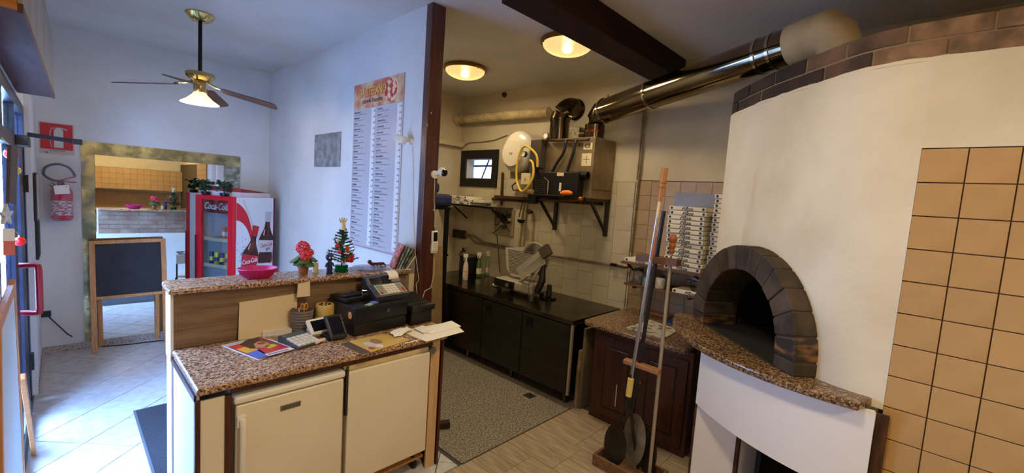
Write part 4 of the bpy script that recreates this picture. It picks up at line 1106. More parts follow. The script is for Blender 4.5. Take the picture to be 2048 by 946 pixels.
# black floor cable
pts = [ony(92, 628, 6.62), ony(110, 645, 6.6), ony(135, 668, 6.55), onz(165, 685, .006), onz(205, 693, .006), onz(255, 689, .006), onz(330, 680, .006)]
tag(MB().tube(pts, .006, 6).build('floor_cable', BCABLE, smooth=True), 'black cable looping from the socket across the floor behind the easel', 'cable')
sk = thing('plug_box', 'small black plug box low on the far wall beside the red door handle', 'plug', ony(90, 628, YF))
c = ony(90, 627, YF); BX(c.x-.045, c.x+.045, YF-.05, YF-.001, c.z-.03, c.z+.03).build('box', BLACKP, sk, bevel=.006)
BX(c.x+.012, c.x+.03, YF-.065, YF-.05, c.z-.012, c.z+.012).build('plug', BLACKP, sk, bevel=.003)

# ------------------------------------------------------------------ fire extinguisher and its sign
s0, s1 = ony(78, 243, YF), ony(145, 304, YF)
sg = thing('extinguisher_sign', 'red and white fire extinguisher sign on the far wall', 'sign', ((s0.x+s1.x)/2, YF, s1.z))
zs0, zs1 = ony(80, 306, YF).z, ony(78, 243, YF).z
xs0, xs1 = s0.x+.004, ony(146, 250, YF).x
BX(xs0-.01, xs1+.008, YF-.004, YF-.0005, zs0, zs1+.006).build('plate', M('sign_grey', (190, 184, 176), .5), sg)
rd_ = BX(xs0, xs1-.004, YF-.005, YF-.004, zs0+.05, zs1-.004).build('red_field', M('sign_red', (184, 34, 40), .5), sg)
SW = M('sign_white', (196, 196, 190), .5)
cx = (xs0+xs1)/2+.012; zc0, zc1 = zs0+.07, zs1-.04
def fsgn(poly, nm, mat, par, lift=.0056):
    return MB().prism(poly, 0, .0006, frame((0, YF-lift, 0), (1, 0, 0), (0, 0, 1))).build(nm, mat, par)
fsgn([(cx-.034, zc0), (cx+.034, zc0), (cx+.034, zc1-.03), (cx+.02, zc1-.015), (cx+.012, zc1-.012), (cx+.012, zc1), (cx-.012, zc1), (cx-.012, zc1-.012), (cx-.02, zc1-.015), (cx-.034, zc1-.03)], 'cylinder_symbol', SW, rd_)
fsgn([(cx+.012, zc1-.008), (cx+.062, zc1-.022), (cx+.064, zc1-.012), (cx+.012, zc1+.002)], 'lever_symbol', SW, rd_)
MB().tube([(cx-.012, YF-.0058, zc1-.006), (cx-.05, YF-.0058, zc1-.012), (cx-.062, YF-.0058, zc1-.06), (cx-.060, YF-.0058, zc0+.04), (cx-.05, YF-.0058, zc0)], .003, 4).build('hose_symbol', SW, rd_)
text('ESTINTORE', .022, 'lettering', M('sign_text', (60, 56, 54), .5), sg, frame((cx-.01, YF-.0045, zs0+.036), (1, 0, 0), (0, 0, 1)))
text('N.', .026, 'lettering', M('sign_text', (60, 56, 54), .5), sg, frame((xs0+.045, YF-.0045, zs0+.014), (1, 0, 0), (0, 0, 1)), bold=.001)
YE = YF-.09
eb, et = ony(124, 441, YE), ony(124, 372, YE)
ex = (ony(100, 410, YE).x+ony(148, 410, YE).x)/2; er = (ony(148, 410, YE).x-ony(100, 410, YE).x)/2-.003
fe = thing('fire_extinguisher', 'red fire extinguisher in a clear plastic bag on the far wall', 'fire extinguisher', (ex, YE, eb.z))
ERED = M('extinguisher_red', (170, 20, 44), .3)
z0, z1 = eb.z, et.z
MB().lathe([(er*.75, z0), (er, z0+.025), (er, z1-.06), (er*.8, z1-.02), (er*.3, z1+.005), (er*.28, z1+.03)], (ex, YE, 0), 28).build('cylinder', ERED, fe, smooth=True)
lbm = M('extinguisher_label', (206, 196, 200), .4, c2=(150, 40, 60), ns=28, nd=2, stretch=(1, 1, 4), lo=.48, hi=.52)
MB().lathe([(er+.001, z0+.06), (er+.001, z0+.21)], (ex, YE, 0), 28, caps=False).build('label', lbm, fe, smooth=True)
VM = M('valve_brass_black', (36, 30, 30), .4, .5)
MB().cyl((ex, YE, z1+.02), (ex, YE, z1+.06), .022, n=14).build('valve', VM, fe, smooth=True)
LVR = M('lever_red', (150, 24, 40), .4)
for k, (dz0, dz1) in enumerate(((.055, .11), (.05, .045))):
    plankbar((ex-.02, YE-.01, z1+dz0), (ex+.11, YE-.02, z1+dz1), .014, .018, 'lever', LVR, fe)
hz_ = z1+.06
pts = [(ex-.01, YE, hz_-.01), (ex-.07, YE-.01, hz_+.0), (ex-.125, YE-.01, hz_+.05), (ex-.11, YE-.01, hz_+.125), (ex-.03, YE-.01, hz_+.165), (ex+.05, YE-.01, hz_+.14), (ex+.085, YE-.01, hz_+.09)]
MB().tube(smooth_path([Vector(q) for q in pts]), .012, 10).build('hose', BLACKM, fe, smooth=True)
MB().tube([pts[-1], (ex+.10, YE-.01, hz_+.055)], [.010, .014], 10).build('nozzle', BLACKM, fe, smooth=True)
MB().box(-.055, .055, -.002, .0, -.05, .04, Matrix.Translation((ex+.0, YE-er-.006, z1-.03)) @ Matrix.Rotation(-.12, 4, 'Y')).build('inspection_tag', PAPER, fe)
BX(ex-.03, ex+.03, YE+er*.6, YF-.001, z1-.08, z1-.03).build('wall_bracket', BLACKM, fe)
for k in range(5):
    a = .3+k*.6
    MB().tube([(ex-.03, YE-er*.7, z1-.02), (ex-.03+.07*math.cos(a), YE-er-.01, z1-.02+.06*math.sin(a))], [.006, .003], 5).build('dark_tie', M('tie_black', (26, 20, 30), .6), fe, smooth=True)
# crumpled clear bag
rs = random.Random(3); bg_ = MB(); rings = []
for i in range(12):
    t = i/11; z = z0-.02+t*(z1+.30-z0); rr = (.115 if i < 9 else .115+.02*(i-8))*(.8 if i == 0 else 1)
    rings.append([Vector((ex+math.cos(2*PI*k/24)*rr*1.15*rs.uniform(.93, 1.07), min(YF-.004, YE+math.sin(2*PI*k/24)*rr*.75*rs.uniform(.93, 1.07)), z+rs.uniform(-.006, .006))) for k in range(24)])
def bagmat():
    m = bpy.data.materials.new('thin_clear_bag'); m.use_nodes = True; nt = m.node_tree; N = nt.nodes
    tr = N.new('ShaderNodeBsdfTransparent'); mx = N.new('ShaderNodeMixShader'); b = N['Principled BSDF']
    b.inputs['Base Color'].default_value = (.8, .8, .85, 1); b.inputs['Roughness'].default_value = .15
    mx.inputs[0].default_value = .16
    nt.links.new(tr.outputs[0], mx.inputs[1]); nt.links.new(b.outputs[0], mx.inputs[2]); nt.links.new(mx.outputs[0], N['Material Output'].inputs[0])
    return m
bg_.loft(rings, True, False).build('plastic_bag', bagmat(), fe, smooth=True)

# ------------------------------------------------------------------ glazed shop front on the left
dr_ = struct(MB().box(XD-.06, XD, 5.33, 5.46, 0, 2.48).box(XD-.06, XD, 3.04, 3.10, 0, 2.48).box(XD-.06, XD, 3.10, 5.33, 2.40, 2.48).build('door_1', NAVY))
BX(XD-.055, XD-.005, 3.10, 5.33, 2.12, 2.20).build('transom_bar', M('transom_brown', (70, 52, 52), .5), dr_)
BX(XD-.055, XD-.005, 3.10, 5.33, 0.005, .11).build('bottom_rail', M('rail_aluminium', (120, 130, 146), .35, .6), dr_)
for (y0, y1) in ((4.86, 5.31), (4.18, 4.44)):
    BX(XD-.05, XD-.008, y0, y1, .11, 2.12).build('door_stile', NAVY, dr_)
for (y0, y1) in ((4.4, 4.5), (3.5, 3.6)):
    BX(XD-.05, XD-.008, y0, y1, 2.20, 2.40).build('transom_mullion', BLACKM, dr_)
TG = THIN
for (y0, y1) in ((4.44, 4.86), (3.10, 4.18)):
    BX(XD-.032, XD-.026, y0, y1, .11, 2.12).build('glass_pane', TG, dr_)
for (y0, y1) in ((3.10, 3.5), (3.6, 4.4), (4.5, 5.33)):
    BX(XD-.032, XD-.026, y0, y1, 2.20, 2.40).build('glass_pane', TG, dr_)
for z in (.35, 1.85): BX(XD-.008, XD+.02, 5.30, 5.36, z-.07, z+.07).build('hinge', BLACKP, dr_)
# red pull handle
hy = 4.30
a0, a1 = onx(77, 532, -.115), onx(80, 625, -.115)
hy0_, hz1_, hz0_h = a0.y, a0.z, a1.z
MB().tube([(XD-.006, hy0_+.05, hz1_), (-.14, hy0_+.02, hz1_+.005), (-.118, hy0_, hz1_), (-.115, hy0_, hz1_-.03), (-.115, (hy0_+a1.y)/2, (hz1_+hz0_h)/2), (-.115, a1.y, hz0_h+.03), (-.118, a1.y, hz0_h), (-.14, a1.y+.02, hz0_h-.005), (XD-.006, a1.y+.05, hz0_h)], .019, 12).build('door_handle', M('handle_red', (140, 12, 20), .3), dr_, smooth=True)['label'] = 'red bent-tube pull handle'
# black meter boxes on the strip of wall by the door
for k, (pa, pb, lab) in enumerate([((62, 345), (66, 440), 'dark wall box with pale cover high on the strip beside the door'), ((62, 438), (69, 515), 'narrow black box lower on the strip beside the door')]):
    p0, p1 = onx(*pa, -.13), onx(*pb, -.13)
    yb = 5.75+.15*k
    z1_, z0_ = onx(pa[0]+3, pa[1], -.165+.0).z, 0
    q0, q1 = ony(pa[0]+4, pa[1], yb), ony(pb[0]+4, pb[1], yb)
    t = thing('wall_box', lab, 'wall box', (-.165, yb, q1.z))
    BX(-.1645, -.145, yb-.16, yb+.16, q1.z, q0.z).build('case', BLACKP, t, bevel=.004)
    BX(-.145, -.139, yb-.13, yb+.13, q1.z+.02, q0.z-.02).build('cover', M('box_cover_%d' % k, (170, 160, 150) if k == 0 else (46, 44, 46), .5), t, bevel=.002)
# door closer arm
ca_ = thing('door_closer', 'black door closer with a long arm at the top of the glass door', 'door closer', (XD, 4.6, 2.2))
q = ony(45, 285, 4.7); e1 = ony(160, 285, 4.3)
BX(XD-.006, -.145, 4.45, 4.85, 2.13, 2.20).build('closer_body', M('closer_brown', (60, 52, 46), .5), ca_, bevel=.006)
p0, p1 = Vector((-.16, 4.62, 2.215)), ony(157, 284, 4.62)
plankbar(p0, p1, .03, .012, 'closer_arm', BLACKM, ca_)
BX(p1.x-.03, p1.x+.02, 4.60, 4.64, p1.z-.02, p1.z+.02).build('arm_joint', BLACKP, ca_, bevel=.003)
# hanging decorations on the door
GO = M('gold_bauble', (206, 170, 90), .25, .8); RB = M('red_bauble', (206, 24, 20), .2, .2)
for k, (px_, py_, r_, mt_, lab) in enumerate([(22, 308, .026, RB, 'glossy red bauble hanging on the door below the closer'), (30, 341, .024, GO, 'gold bauble hanging on the door under the red one'), (40, 483, .026, RB, 'lower red bauble hanging on the door beside the orange tag')]):
    p = onx(px_, py_, -.165)
    t = thing('hanging_bauble', lab, 'bauble', p-Vector((0, 0, r_)))
    MB().ball(p, r_, 16, 10).build('ball', mt_, t, smooth=True)
    MB().cyl(p+Vector((0, 0, r_-.002)), p+Vector((0, 0, r_+.010)), .007, n=8).build('cap', BRASS, t)
    MB().tube([p+Vector((0, 0, r_+.01)), p+Vector((-.028, 0, r_+.05))], .001, 4).build('thread', BRASS, t)
p = onx(12, 430, -.165)
stt = MB()
mm = frame(p, (.35, .94, 0), (0, 0, 1))
pts = [((.048 if k % 2 == 0 else .021)*math.sin(PI*k/5), (.048 if k % 2 == 0 else .021)*math.cos(PI*k/5)) for k in range(10)]
o = stt.prism(pts, -.006, .006, mm).build('star_ornament', M('white_glitter', (216, 220, 222), .4, c2=(170, 176, 176), ns=60)); tag(o, 'white star ornament hanging on the glass door', 'ornament')
tg = thing('door_tag', 'white and orange swing tag hanging crooked on the glass door', 'tag', onx(18, 520, -.16))
p = onx(18, 482, -.16)
mm = frame(p, (.45, .85, -.1), (0, .12, 1))
MB().box(-.032, .032, -.062, .0, -.001, .001, mm).build('orange_half', M('tag_orange', (214, 96, 40), .5), tg)
MB().box(-.032, .032, .0, .055, -.001, .001, mm).build('white_half', PAPER, tg)
# brown strip hanging (door chime board)
p = onx(24, 350, -.15)
o = MB().box(-.03, .03, -.006, .006, -.13, .13, frame(p, (.3, .95, 0), (0, 1, 0)) @ Matrix.Rotation(.12, 4, 'Y')).build('door_strip', M('strip_brown', (84, 72, 58), .6)); tag(o, 'brown strip hanging on the door behind the baubles', 'strip')

# shutter box over the door
sb = thing('shutter_box', 'pale wooden shutter box with dark underside over the door', 'shutter box', (-.13, 3.4, 2.5))
SOF = M('soffit_brown', (66, 46, 46), .6, c2=(52, 36, 36), ns=4, stretch=(8, 1, 1), world=True)
SBF = M('grey_washed_board', (150, 146, 142), .7, c2=(124, 120, 116), ns=3, stretch=(3, 12, 1), world=True)
SOF = M('soffit_dark_brown', (88, 48, 42), .6, c2=(66, 36, 32), ns=4, stretch=(8, 1, 1), world=True)
xf = lambda y: -.018-.0235*(4.685-y)
def sbx(x0f, x1f, y0, y1, z0, z1, nm, mat): return MB().prism([(x0f(y0), y0), (x1f(y0), y0), (x1f(y1), y1), (x0f(y1), y1)], z0, z1).build(nm, mat, sb)
bk = lambda y: -.195
sbx(bk, lambda y: xf(y)-.011, 2.215, 4.68, 2.5, 2.515, 'soffit', SOF)
sbx(lambda y: xf(y)-.010, xf, 2.215, 4.685, 2.525, 2.93, 'front_board', SBF)
sbx(lambda y: xf(y)-.012, lambda y: xf(y)+.002, 2.215, 4.685, 2.495, 2.525, 'edge_strip', SOF)
sbx(bk, lambda y: xf(y)-.011, 2.203, 2.214, 2.5, 2.93, 'end_board', M('orange_ply', (176, 112, 50), .6, c2=(150, 90, 40), ns=5, stretch=(1, 1, 8)))
sbx(bk, lambda y: xf(y)-.011, 4.668, 4.68, 2.515, 2.93, 'end_board', SBF)
sbx(bk, lambda y: xf(y)-.011, 2.215, 4.668, 2.915, 2.93, 'top_board', SBF)

# A-frame pavement sign leaning inside the door
af = thing('sandwich_board', 'pine framed sandwich board with pale poster in the left foreground', 'sign board', (-.13, 3.0, 0))
FT, FB_ = Vector((-.158, 2.90, 1.48)), Vector((-.178, 3.55, .0))      # far edge, top and foot
NT, NB = Vector((-.158, 2.22, 1.48)), Vector((-.178, 2.25, .0))
plankbar(FB_, FT, .022, .045, 'frame_leg', PINE, af); plankbar(NB, NT, .022, .045, 'frame_leg', PINE, af)
plankbar(lerp(NB, NT, .98), lerp(FB_, FT, .98), .04, .022, 'frame_rail', PINE, af, up=Vector((1, 0, 0)))
plankbar(lerp(NB, NT, .14), lerp(FB_, FT, .14), .04, .022, 'frame_rail', PINE, af, up=Vector((1, 0, 0)))
q = [lerp(NB, NT, .15), lerp(FB_, FT, .15), lerp(FB_, FT, .97), lerp(NB, NT, .97)]; o6 = Vector((.006, 0, 0))
MB().add(q+[v+o6 for v in q], [(0, 1, 2, 3), (7, 6, 5, 4), (0, 4, 5, 1), (1, 5, 6, 2), (2, 6, 7, 3), (3, 7, 4, 0)]).build('poster', M('poster_pale_blue', (196, 216, 228), .5, c2=(228, 206, 200), ns=2.2, lo=.5, hi=.75), af)
plankbar((-.160, 4.30, .0), (-.150, 3.22, .93), .022, .035, 'rear_leg', PINE, af)

# door mat
mt_ = thing('door_mat', 'dark grey rectangular floor mat on the tiles beside the bar', 'mat', (.85, 4.05, 0))
BX(.405, 1.35, 3.45, 4.612, .0005, .010).build('pile', M('mat_dark_grey', (52, 54, 62), .95, c2=(38, 40, 46), ns=120, bump=.5), mt_)
for q in ((.39, .405, 3.43, 4.63), (1.35, 1.365, 3.43, 4.63)): BX(q[0], q[1], q[2], q[3], .0005, .007).build('rubber_edge', M('rubber_grey', (88, 92, 100), .7), mt_)
for q in ((.405, 1.35, 3.43, 3.45), (.405, 1.35, 4.612, 4.63)): BX(*q, .0005, .007).build('rubber_edge', M('rubber_grey', (88, 92, 100), .7), mt_)

# chair and folding table between bar and mirror (seen in the mirror)
ch = thing('metal_chair', 'white-seated chair with dark bent-tube legs reflected in the mirror', 'chair', (1.42, 4.95, 0), math.radians(10))
BX(-.2, .2, -.2, .2, .44, .475).build('seat', WHITEPL, ch, bevel=.015, local=True)
for sx in (-1, 1):
    MB().tube([(sx*.19, -.19, 0), (sx*.19, -.19, .40), (sx*.19, -.17, .435), (sx*.19, .17, .435), (sx*.19, .19, .40), (sx*.19, .21, 0)], .012, 8).build('leg_frame', BLACKM, ch, smooth=True, local=True)
    MB().tube([(sx*.18, .19, .435), (sx*.18, .22, .80)], .011, 8).build('back_upright', BLACKM, ch, smooth=True, local=True)
BX(-.19, .19, .21, .235, .66, .80).build('backrest', WHITEPL, ch, bevel=.01, local=True)
tb_ = thing('folding_table', 'small dark folding table with newspapers on it reflected in the mirror', 'table', (1.62, 4.42, 0))
BX(-.28, .30, -.25, .25, .70, .72).build('table_top', M('table_dark', (44, 36, 34), .5), tb_, bevel=.004, local=True)
for sy in (-.22, .22):
    plankbar((1.62-.26, 4.42+sy, 0), (1.62+.26, 4.42+sy, .70), .03, .015, 'cross_leg', BLACKM, tb_); plankbar((1.62+.26, 4.42+sy*.9, 0), (1.62-.26, 4.42+sy*.9, .70), .03, .015, 'cross_leg', BLACKM, tb_)
o = MB().box(-.15, .12, -.12, .12, 0, .012, Matrix.Translation((1.55, 4.45, .7205)) @ Matrix.Rotation(.3, 4, 'Z')).build('newspaper', M('newsprint', (206, 202, 192), .8, c2=(150, 148, 142), ns=40)); tag(o, 'folded newspaper lying on the small dark table', 'newspaper')
# ------------------------------------------------------------------ kitchen: ceiling lamps
def ceiling_lamp(cx, cy, lab, pw=1.0, r=.225):
    t = thing('ceiling_lamp', lab, 'ceiling lamp', (cx, cy, ZC), group='round ceiling lamps')
    MB().lathe([(r+.012, 3.449), (r+.022, 3.435), (r+.022, 3.415), (r+.006, 3.405), (r-.01, 3.41)], (0, 0, -ZC), 40).build('rim', BRASS, t, smooth=True, local=True)
    dome = MB().lathe([(r, 3.412)]+[(r*math.cos(a), 3.412-.095*math.sin(a)) for a in [PI/2*k/9 for k in range(1, 9)]]+[(.004, 3.317)], (0, 0, -ZC), 40, caps=True)
    dome.build('glass_dome', M('lit_opal_glass', (255, 240, 205), .75, trans=.5, ior=1.1, emit=(255, 226, 150), es=.38), t, smooth=True, local=True)
    MB().ball((0, 0, -.075), .035, 12, 8).build('bulb', M('lamp_bulb', (255, 236, 190), .4, emit=(255, 220, 150), es=24), t, smooth=True, local=True)
    for k in range(3):
        a = .5+2*PI*k/3
        BX(-.006, .006, -.004, .004, -.05, -.025).build('clip', BLACKM, t, local=True).location = (r*1.01*math.cos(a), r*1.01*math.sin(a), 0)
    d = bpy.data.lights.new('ceiling_lamp_bulb', 'AREA'); d.shape = 'DISK'; d.size = r*1.7; d.energy = LAMP_W*pw; d.color = WARM
    l = bpy.data.objects.new('ceiling_lamp_bulb', d); col.objects.link(l); l.location = (cx, cy, 3.312)
    return t
ceiling_lamp(3.235, 4.0, 'lit round ceiling lamp with brass rim nearest the brown post', .42)
ceiling_lamp(3.20, 2.52, 'lit round ceiling lamp half hidden by the dark beam', .42)
ceiling_lamp(1.25, .75, 'lit round ceiling lamp above the photographer in front of the oven', .80)
ceiling_lamp(1.2, -2.4, 'lit round ceiling lamp at the back of the room behind the photographer', 1.7)

# window with deep black frame
wn = struct(MB().box(XK-.03, XK-.0105, wy0, hy0-.005, wz0, wz1).box(XK-.03, XK-.0105, hy1+.005, wy1, wz0, wz1).box(XK-.03, XK-.0105, hy0-.005, hy1+.005, wz0, hz0-.005).box(XK-.03, XK-.0105, hy0-.005, hy1+.005, hz1+.005, wz1).build('window_1', M('black_window_board', (14, 12, 11), .6)))
BX(XK+.12, XK+.124, hy0, hy1, hz0, hz1).build('glass_pane', THIN, wn)
plankbar((XK+.128, hy1-.17, hz0-.05), (XK+.128, hy0+.20, hz1+.05), .03, .01, 'security_bar', M('bar_grey', (90, 92, 100), .6), wn, up=Vector((1, 0, 0)))
plankbar((XK+.128, hy0, hz1-.085), (XK+.128, hy1, hz1-.085), .03, .01, 'security_bar', M('bar_grey', (90, 92, 100), .6), wn, up=Vector((1, 0, 0)))
struct(MB().box(XK+.75, XK+.9, 2.5, 7.5, -1, 12).box(XK+.14, XK+.75, 2.4, 2.5, -1, 12).box(XK+.14, XK+.75, 7.5, 7.6, -1, 12).box(XK, XK+.14, 2.5, 7.5, 3.58, 12).build('outside_wall_dimming_shaft', M('dimming_shaft_wall', (190, 190, 196), .8, c2=(150, 152, 160), ns=12, world=True)))  # wall behind the pane, built up into an added shaft that dims daylight
# knob, round pipe along the wall, air-conditioning trunking
p = onx(1010, 190, XK)
t = thing('vent_plug', 'small dark round cap high on the kitchen back wall', 'cap', (XK, p.y, p.z))
MB().cyl((XK-.03, p.y, p.z), (XK-.001, p.y, p.z), .032, .036, 18).build('cap', RUST, t, smooth=True)
MB().cyl((XK-.036, p.y, p.z), (XK-.03, p.y, p.z), .015, n=10).build('knob', BLACKM, t, smooth=True)
wp = thing('waste_pipe', 'thick cream painted pipe running along the top of the kitchen back wall', 'pipe', (XK-.1, 4.3, 3.1))
a, b = onx(907, 242, XK-.10), onx(1098, 224, XK-.10)
CPIPE = M('cream_painted_pipe', (196, 176, 132), .5, c2=(160, 140, 100), ns=9)
MB().cyl((XK-.10, YKL-.002, a.z+.01), (XK-.10, b.y, b.z), .062, n=20).build('pipe', CPIPE, wp, smooth=True)
MB().cyl((XK-.10, YKL-.06, a.z+.01), (XK-.10, YKL-.002, a.z+.01), .078, n=20).build('collar', CPIPE, wp, smooth=True)
ac = thing('wall_blower', 'cream wall unit with trunking high on the kitchen end wall', 'air conditioner', (3.5, YKL, 2.75))
CRM = M('cream_abs', (190, 176, 142), .45)
MB().prism([(YKL-.002, 2.86), (YKL-.002, 3.20), (YKL-.16, 3.18), (YKL-.19, 3.05), (YKL-.15, 2.86)], 3.0, 3.72, frame((0, 0, 0), (0, 1, 0), (0, 0, 1))).build('unit', CRM, ac, bevel=.01)
BX(3.2, XK-.02, YKL-.085, YKL-.002, 2.71, 2.78).build('trunking', CRM, ac, bevel=.004)
MB().cyl((XK-.06, YKL-.085, 2.745), (XK-.02, YKL-.085, 2.745), .045, n=14).build('end_cap', CRM, ac, smooth=True)
pts = [Vector((XK-.02, YKL-.06, 2.72)), onx(940, 285, XK-.012), onx(965, 284, XK-.012), onx(990, 280, XK-.012), onx(1015, 270, XK-.012)]
tag(MB().tube(pts, .006, 6).build('heater_cable', M('dusty_cable', (110, 96, 72), .6), smooth=True), 'sagging cable from the wall unit to the water heater', 'cable')

# water heater (horizontal drum seen end on)
hx0 = 3.86
hc_ = onx(1030, 303, hx0); hcy, hcz = hc_.y, hc_.z
wh = thing('water_heater', 'round white enamel water heater on the kitchen back wall', 'water heater', (XK-.2, hcy, hcz-.27))
mmx = Matrix.Rotation(-PI/2, 4, 'Y')
rh_ = .255
prof = [(.02, .40)] + [(rh_*math.sin(a), .33+.07*math.cos(a)) for a in [.35, .7, 1.0, 1.25, 1.5]] + [(rh_, .30), (rh_, .02), (.22, .0)]
MB().lathe([(r, z-.005) for r, z in reversed(prof)], (XK-.013, hcy, hcz), 40, mmx).build('drum', M('white_enamel', (196, 188, 168), .2), wh, smooth=True)
MB().lathe([(.175, .408-.03), (.16, .406), (.02, .412)], (XK-.013, hcy+.03, hcz-.02), 32, mmx).build('front_panel', M('white_enamel2', (204, 194, 172), .28), wh, smooth=True)
for k in (0, 1):
    MB().prism([(-.013, .012), (.013, .012), (0, -.014)], 0, .001, frame((XK-.013-.4135, hcy+.05-.03*k, hcz-.03), (0, -1, 0), (0, 0, 1))).build('maker_mark', M('heater_logo', (120, 112, 100), .5), wh)
BX(XK-.30, XK-.05, hcy-.15, hcy+.15, hcz-.32, hcz-.235).build('connection_box', M('heater_grey', (120, 112, 96), .5), wh, bevel=.01)

# steel boiler unit on brackets with its pump and hoses
u0, u1, uy0, uy1, uz0, uz1 = 3.83, XK-.014, 2.56, 3.21, 2.05, 2.685
bu = thing('boiler_unit', 'large brown-stained stainless boiler box on wall brackets with two flues', 'boiler', ((u0+u1)/2, (uy0+uy1)/2, 1.65))
BST = M('heat_stained_steel', (158, 140, 110), .42, .75, c2=(112, 92, 66), ns=3, nd=5, rvar=.1, world=True)
BX(u0, u1, uy0, uy1, uz0, uz1).build('casing', BST, bu, bevel=.006)
BX(u0-.004, u1, uy0-.004, uy1, uz0-.0, uz0+.006).build('base_tray', BST, bu)
BX(u0-.003, u1-.02, uy0-.006, uy0, uz0+.09, uz0+.096).build('side_seam', RUST, bu)
DK = M('burner_black', (18, 15, 13), .45, .3)
bp2 = BX(u0-.10, u0-.004, uy0+.10, uy1+.08, uz0-.02, uz0+.26).build('burner_block', DK, bu, bevel=.008)
MB().cyl((u0-.05, uy0+.02, uz0+.235), (u0-.05, uy0+.35, uz0+.235), .036, n=16).build('motor', DK, bu, smooth=True)
MB().cyl((u0-.05, uy0+.02, uz0+.235), (u0-.05, uy0+.05, uz0+.235), .032, n=16).build('motor_cap', M('cap_beige', (176, 160, 130), .5), bu, smooth=True)
for k, (y, z, w, h) in enumerate([(uy0+.34, uz0+.235, .09, .035), (uy0+.33, uz0+.10, .028, .09)]):
    BX(u0-.104, u0-.10, y-w/2, y+w/2, z-h/2, z+h/2).build('rating_plate', M('plate_cream', (206, 190, 150), .5), bp2)
for k in range(7): BX(u0-.106, u0-.10, uy1-.12, uy1+.04, uz0+.03+k*.022, uz0+.038+k*.022).build('cooling_fin', M('fin_grey', (70, 64, 56), .5, .6), bp2)
MB().tube([(u0-.112, uy1-.16, uz0+.0), (u0-.115, uy1-.16, uz0+.16), (u0-.11, uy1-.10, uz0+.20)], .006, 6).build('chrome_tube', CHROME, bu, smooth=True)
MB().tube(smooth_path([Vector((u0-.06, uy0+.02, uz0+.02)), Vector((u0-.08, uy0+.12, uz0-.03)), Vector((u0-.08, uy0+.3, uz0-.04)), Vector((u0-.06, uy1, uz0-.05))]), .011, 8).build('copper_pipe', M('copper_dull', (128, 74, 44), .45, .8), bu, smooth=True)
MB().cyl((u0-.11, uy1+.05, uz0+.30), (u0-.03, uy1+.05, uz0+.30), .05, n=18).build('fan_housing', DK, bu, smooth=True)
MB().ball((u0-.09, uy0+.06, uz0-.015), .028, 10, 7).build('brass_fitting', M('brass_fitting', (150, 92, 50), .4, .8), bu, smooth=True)
MB().cyl((u0-.12, uy1+.17, uz0+.03), (u0-.12, uy1+.05, uz0+.03), .030, n=14).build('filter_bowl', M('yellowed_cup', (150, 124, 76), .4), bu, smooth=True)
BX(u0-.11, u0-.03, uy1+.02, uy1+.14, uz0-.10, uz0+.02).build('pump_body', DK, bu, bevel=.012)
BX(u0-.09, u0+.3, uy1+.002, uy1+.16, uz0+.20, uz1-.01).build('control_box', M('grey_control', (74, 66, 54), .5, .4), bu, bevel=.006)
BX(u0-.13, u0-.005, uy1+.10, uy1+.24, uz0+.11, uz0+.24).build('junction_box', M('junction_cream', (200, 186, 150), .5), bu, bevel=.006)
tri = MB().prism([(-.026, -.02), (.026, -.02), (0, .026)], 0, .0012, frame((u0-.1312, uy1+.17, uz0+.175), (0, -1, 0), (0, 0, 1)))
wt_ = tri.build('warning_triangle', M('warning_yellow', (226, 180, 30), .5), bu)
MB().prism([(-.004, -.012), (.004, -.012), (.006, .002), (-.002, .014), (0, .002), (-.006, .0)], 0, .0012, frame((u0-.1326, uy1+.17, uz0+.175), (0, -1, 0), (0, 0, 1))).build('flash_symbol', BLACKP, wt_)
YH = M('yellow_gas_hose', (206, 170, 56), .4)
hose = []
cyh, czh = uy1+.20, uz0+.33
pts = [Vector((u0-.13, cyh-.20, czh-.02)), Vector((u0-.14, cyh-.19, czh+.10)), Vector((u0-.14, cyh-.10, czh+.18)), Vector((u0-.12, cyh+.02, czh+.22)), Vector((u0-.11, cyh+.10, czh+.15)), Vector((u0-.11, cyh+.135, czh)), Vector((u0-.12, cyh+.11, czh-.18)), Vector((u0-.15, cyh, czh-.30)), Vector((u0-.16, cyh-.10, czh-.25)), Vector((u0-.15, cyh-.165, czh-.12)), Vector((u0-.13, cyh-.13, czh+.02)), Vector((u0-.10, cyh-.06, czh+.06))]
MB().tube(smooth_path(pts), .014, 10).build('gas_hose', YH, bu, smooth=True)
for (y, z) in ((uy1+.26, uz1-.17), (uy1-.06, uz1+.02)):
    g_ = MB().cyl((u0-.10, y, z), (u0-.06, y, z), .036, n=20).build('pressure_gauge', M('gauge_steel', (140, 130, 112), .3, .8), bu, smooth=True)
    MB().cyl((u0-.1015, y, z), (u0-.10, y, z), .029, n=20).build('dial', PAPER, g_, smooth=True)
MB().tube([(u0-.04, uy1-.05, uz1-.02), (u0-.04, uy0+.05, uz1-.035)], .016, 10).build('manifold', RUST, bu, smooth=True)
for y, dy in ((uy1-.30, .16), (uy1-.43, .08)):
    MB().tube(smooth_path([Vector((u0-.04, y, uz1-.03)), Vector((u0-.05, y+.01, uz1-.16)), Vector((u0-.05, y+dy*.6, uz1-.28)), Vector((u0-.05, y+dy, uz0+.24))]), .017, 10).build('rubber_hose', BLACKP, bu, smooth=True)
    MB().cyl((u0-.04, y, uz1-.06), (u0-.04, y, uz1-.015), .022, n=10).build('hose_clamp', STEEL, bu, smooth=True)
lb_ = BX(u0-.0015, u0-.0005, uy0+.03, uy0+.15, uz1-.30, uz1-.17).build('type_label', M('plate_cream', (206, 190, 150), .5), bu)
ce = BX(u0-.0015, u0-.0005, uy0+.03, uy0+.14, uz1-.13, uz1-.06).build('mark_label', M('plate_cream', (206, 190, 150), .5), bu)
text('CE', .065, 'lettering', BKT, ce, frame((u0-.0022, uy0+.085, uz1-.095), (0, -1, 0), (0, 0, 1)))
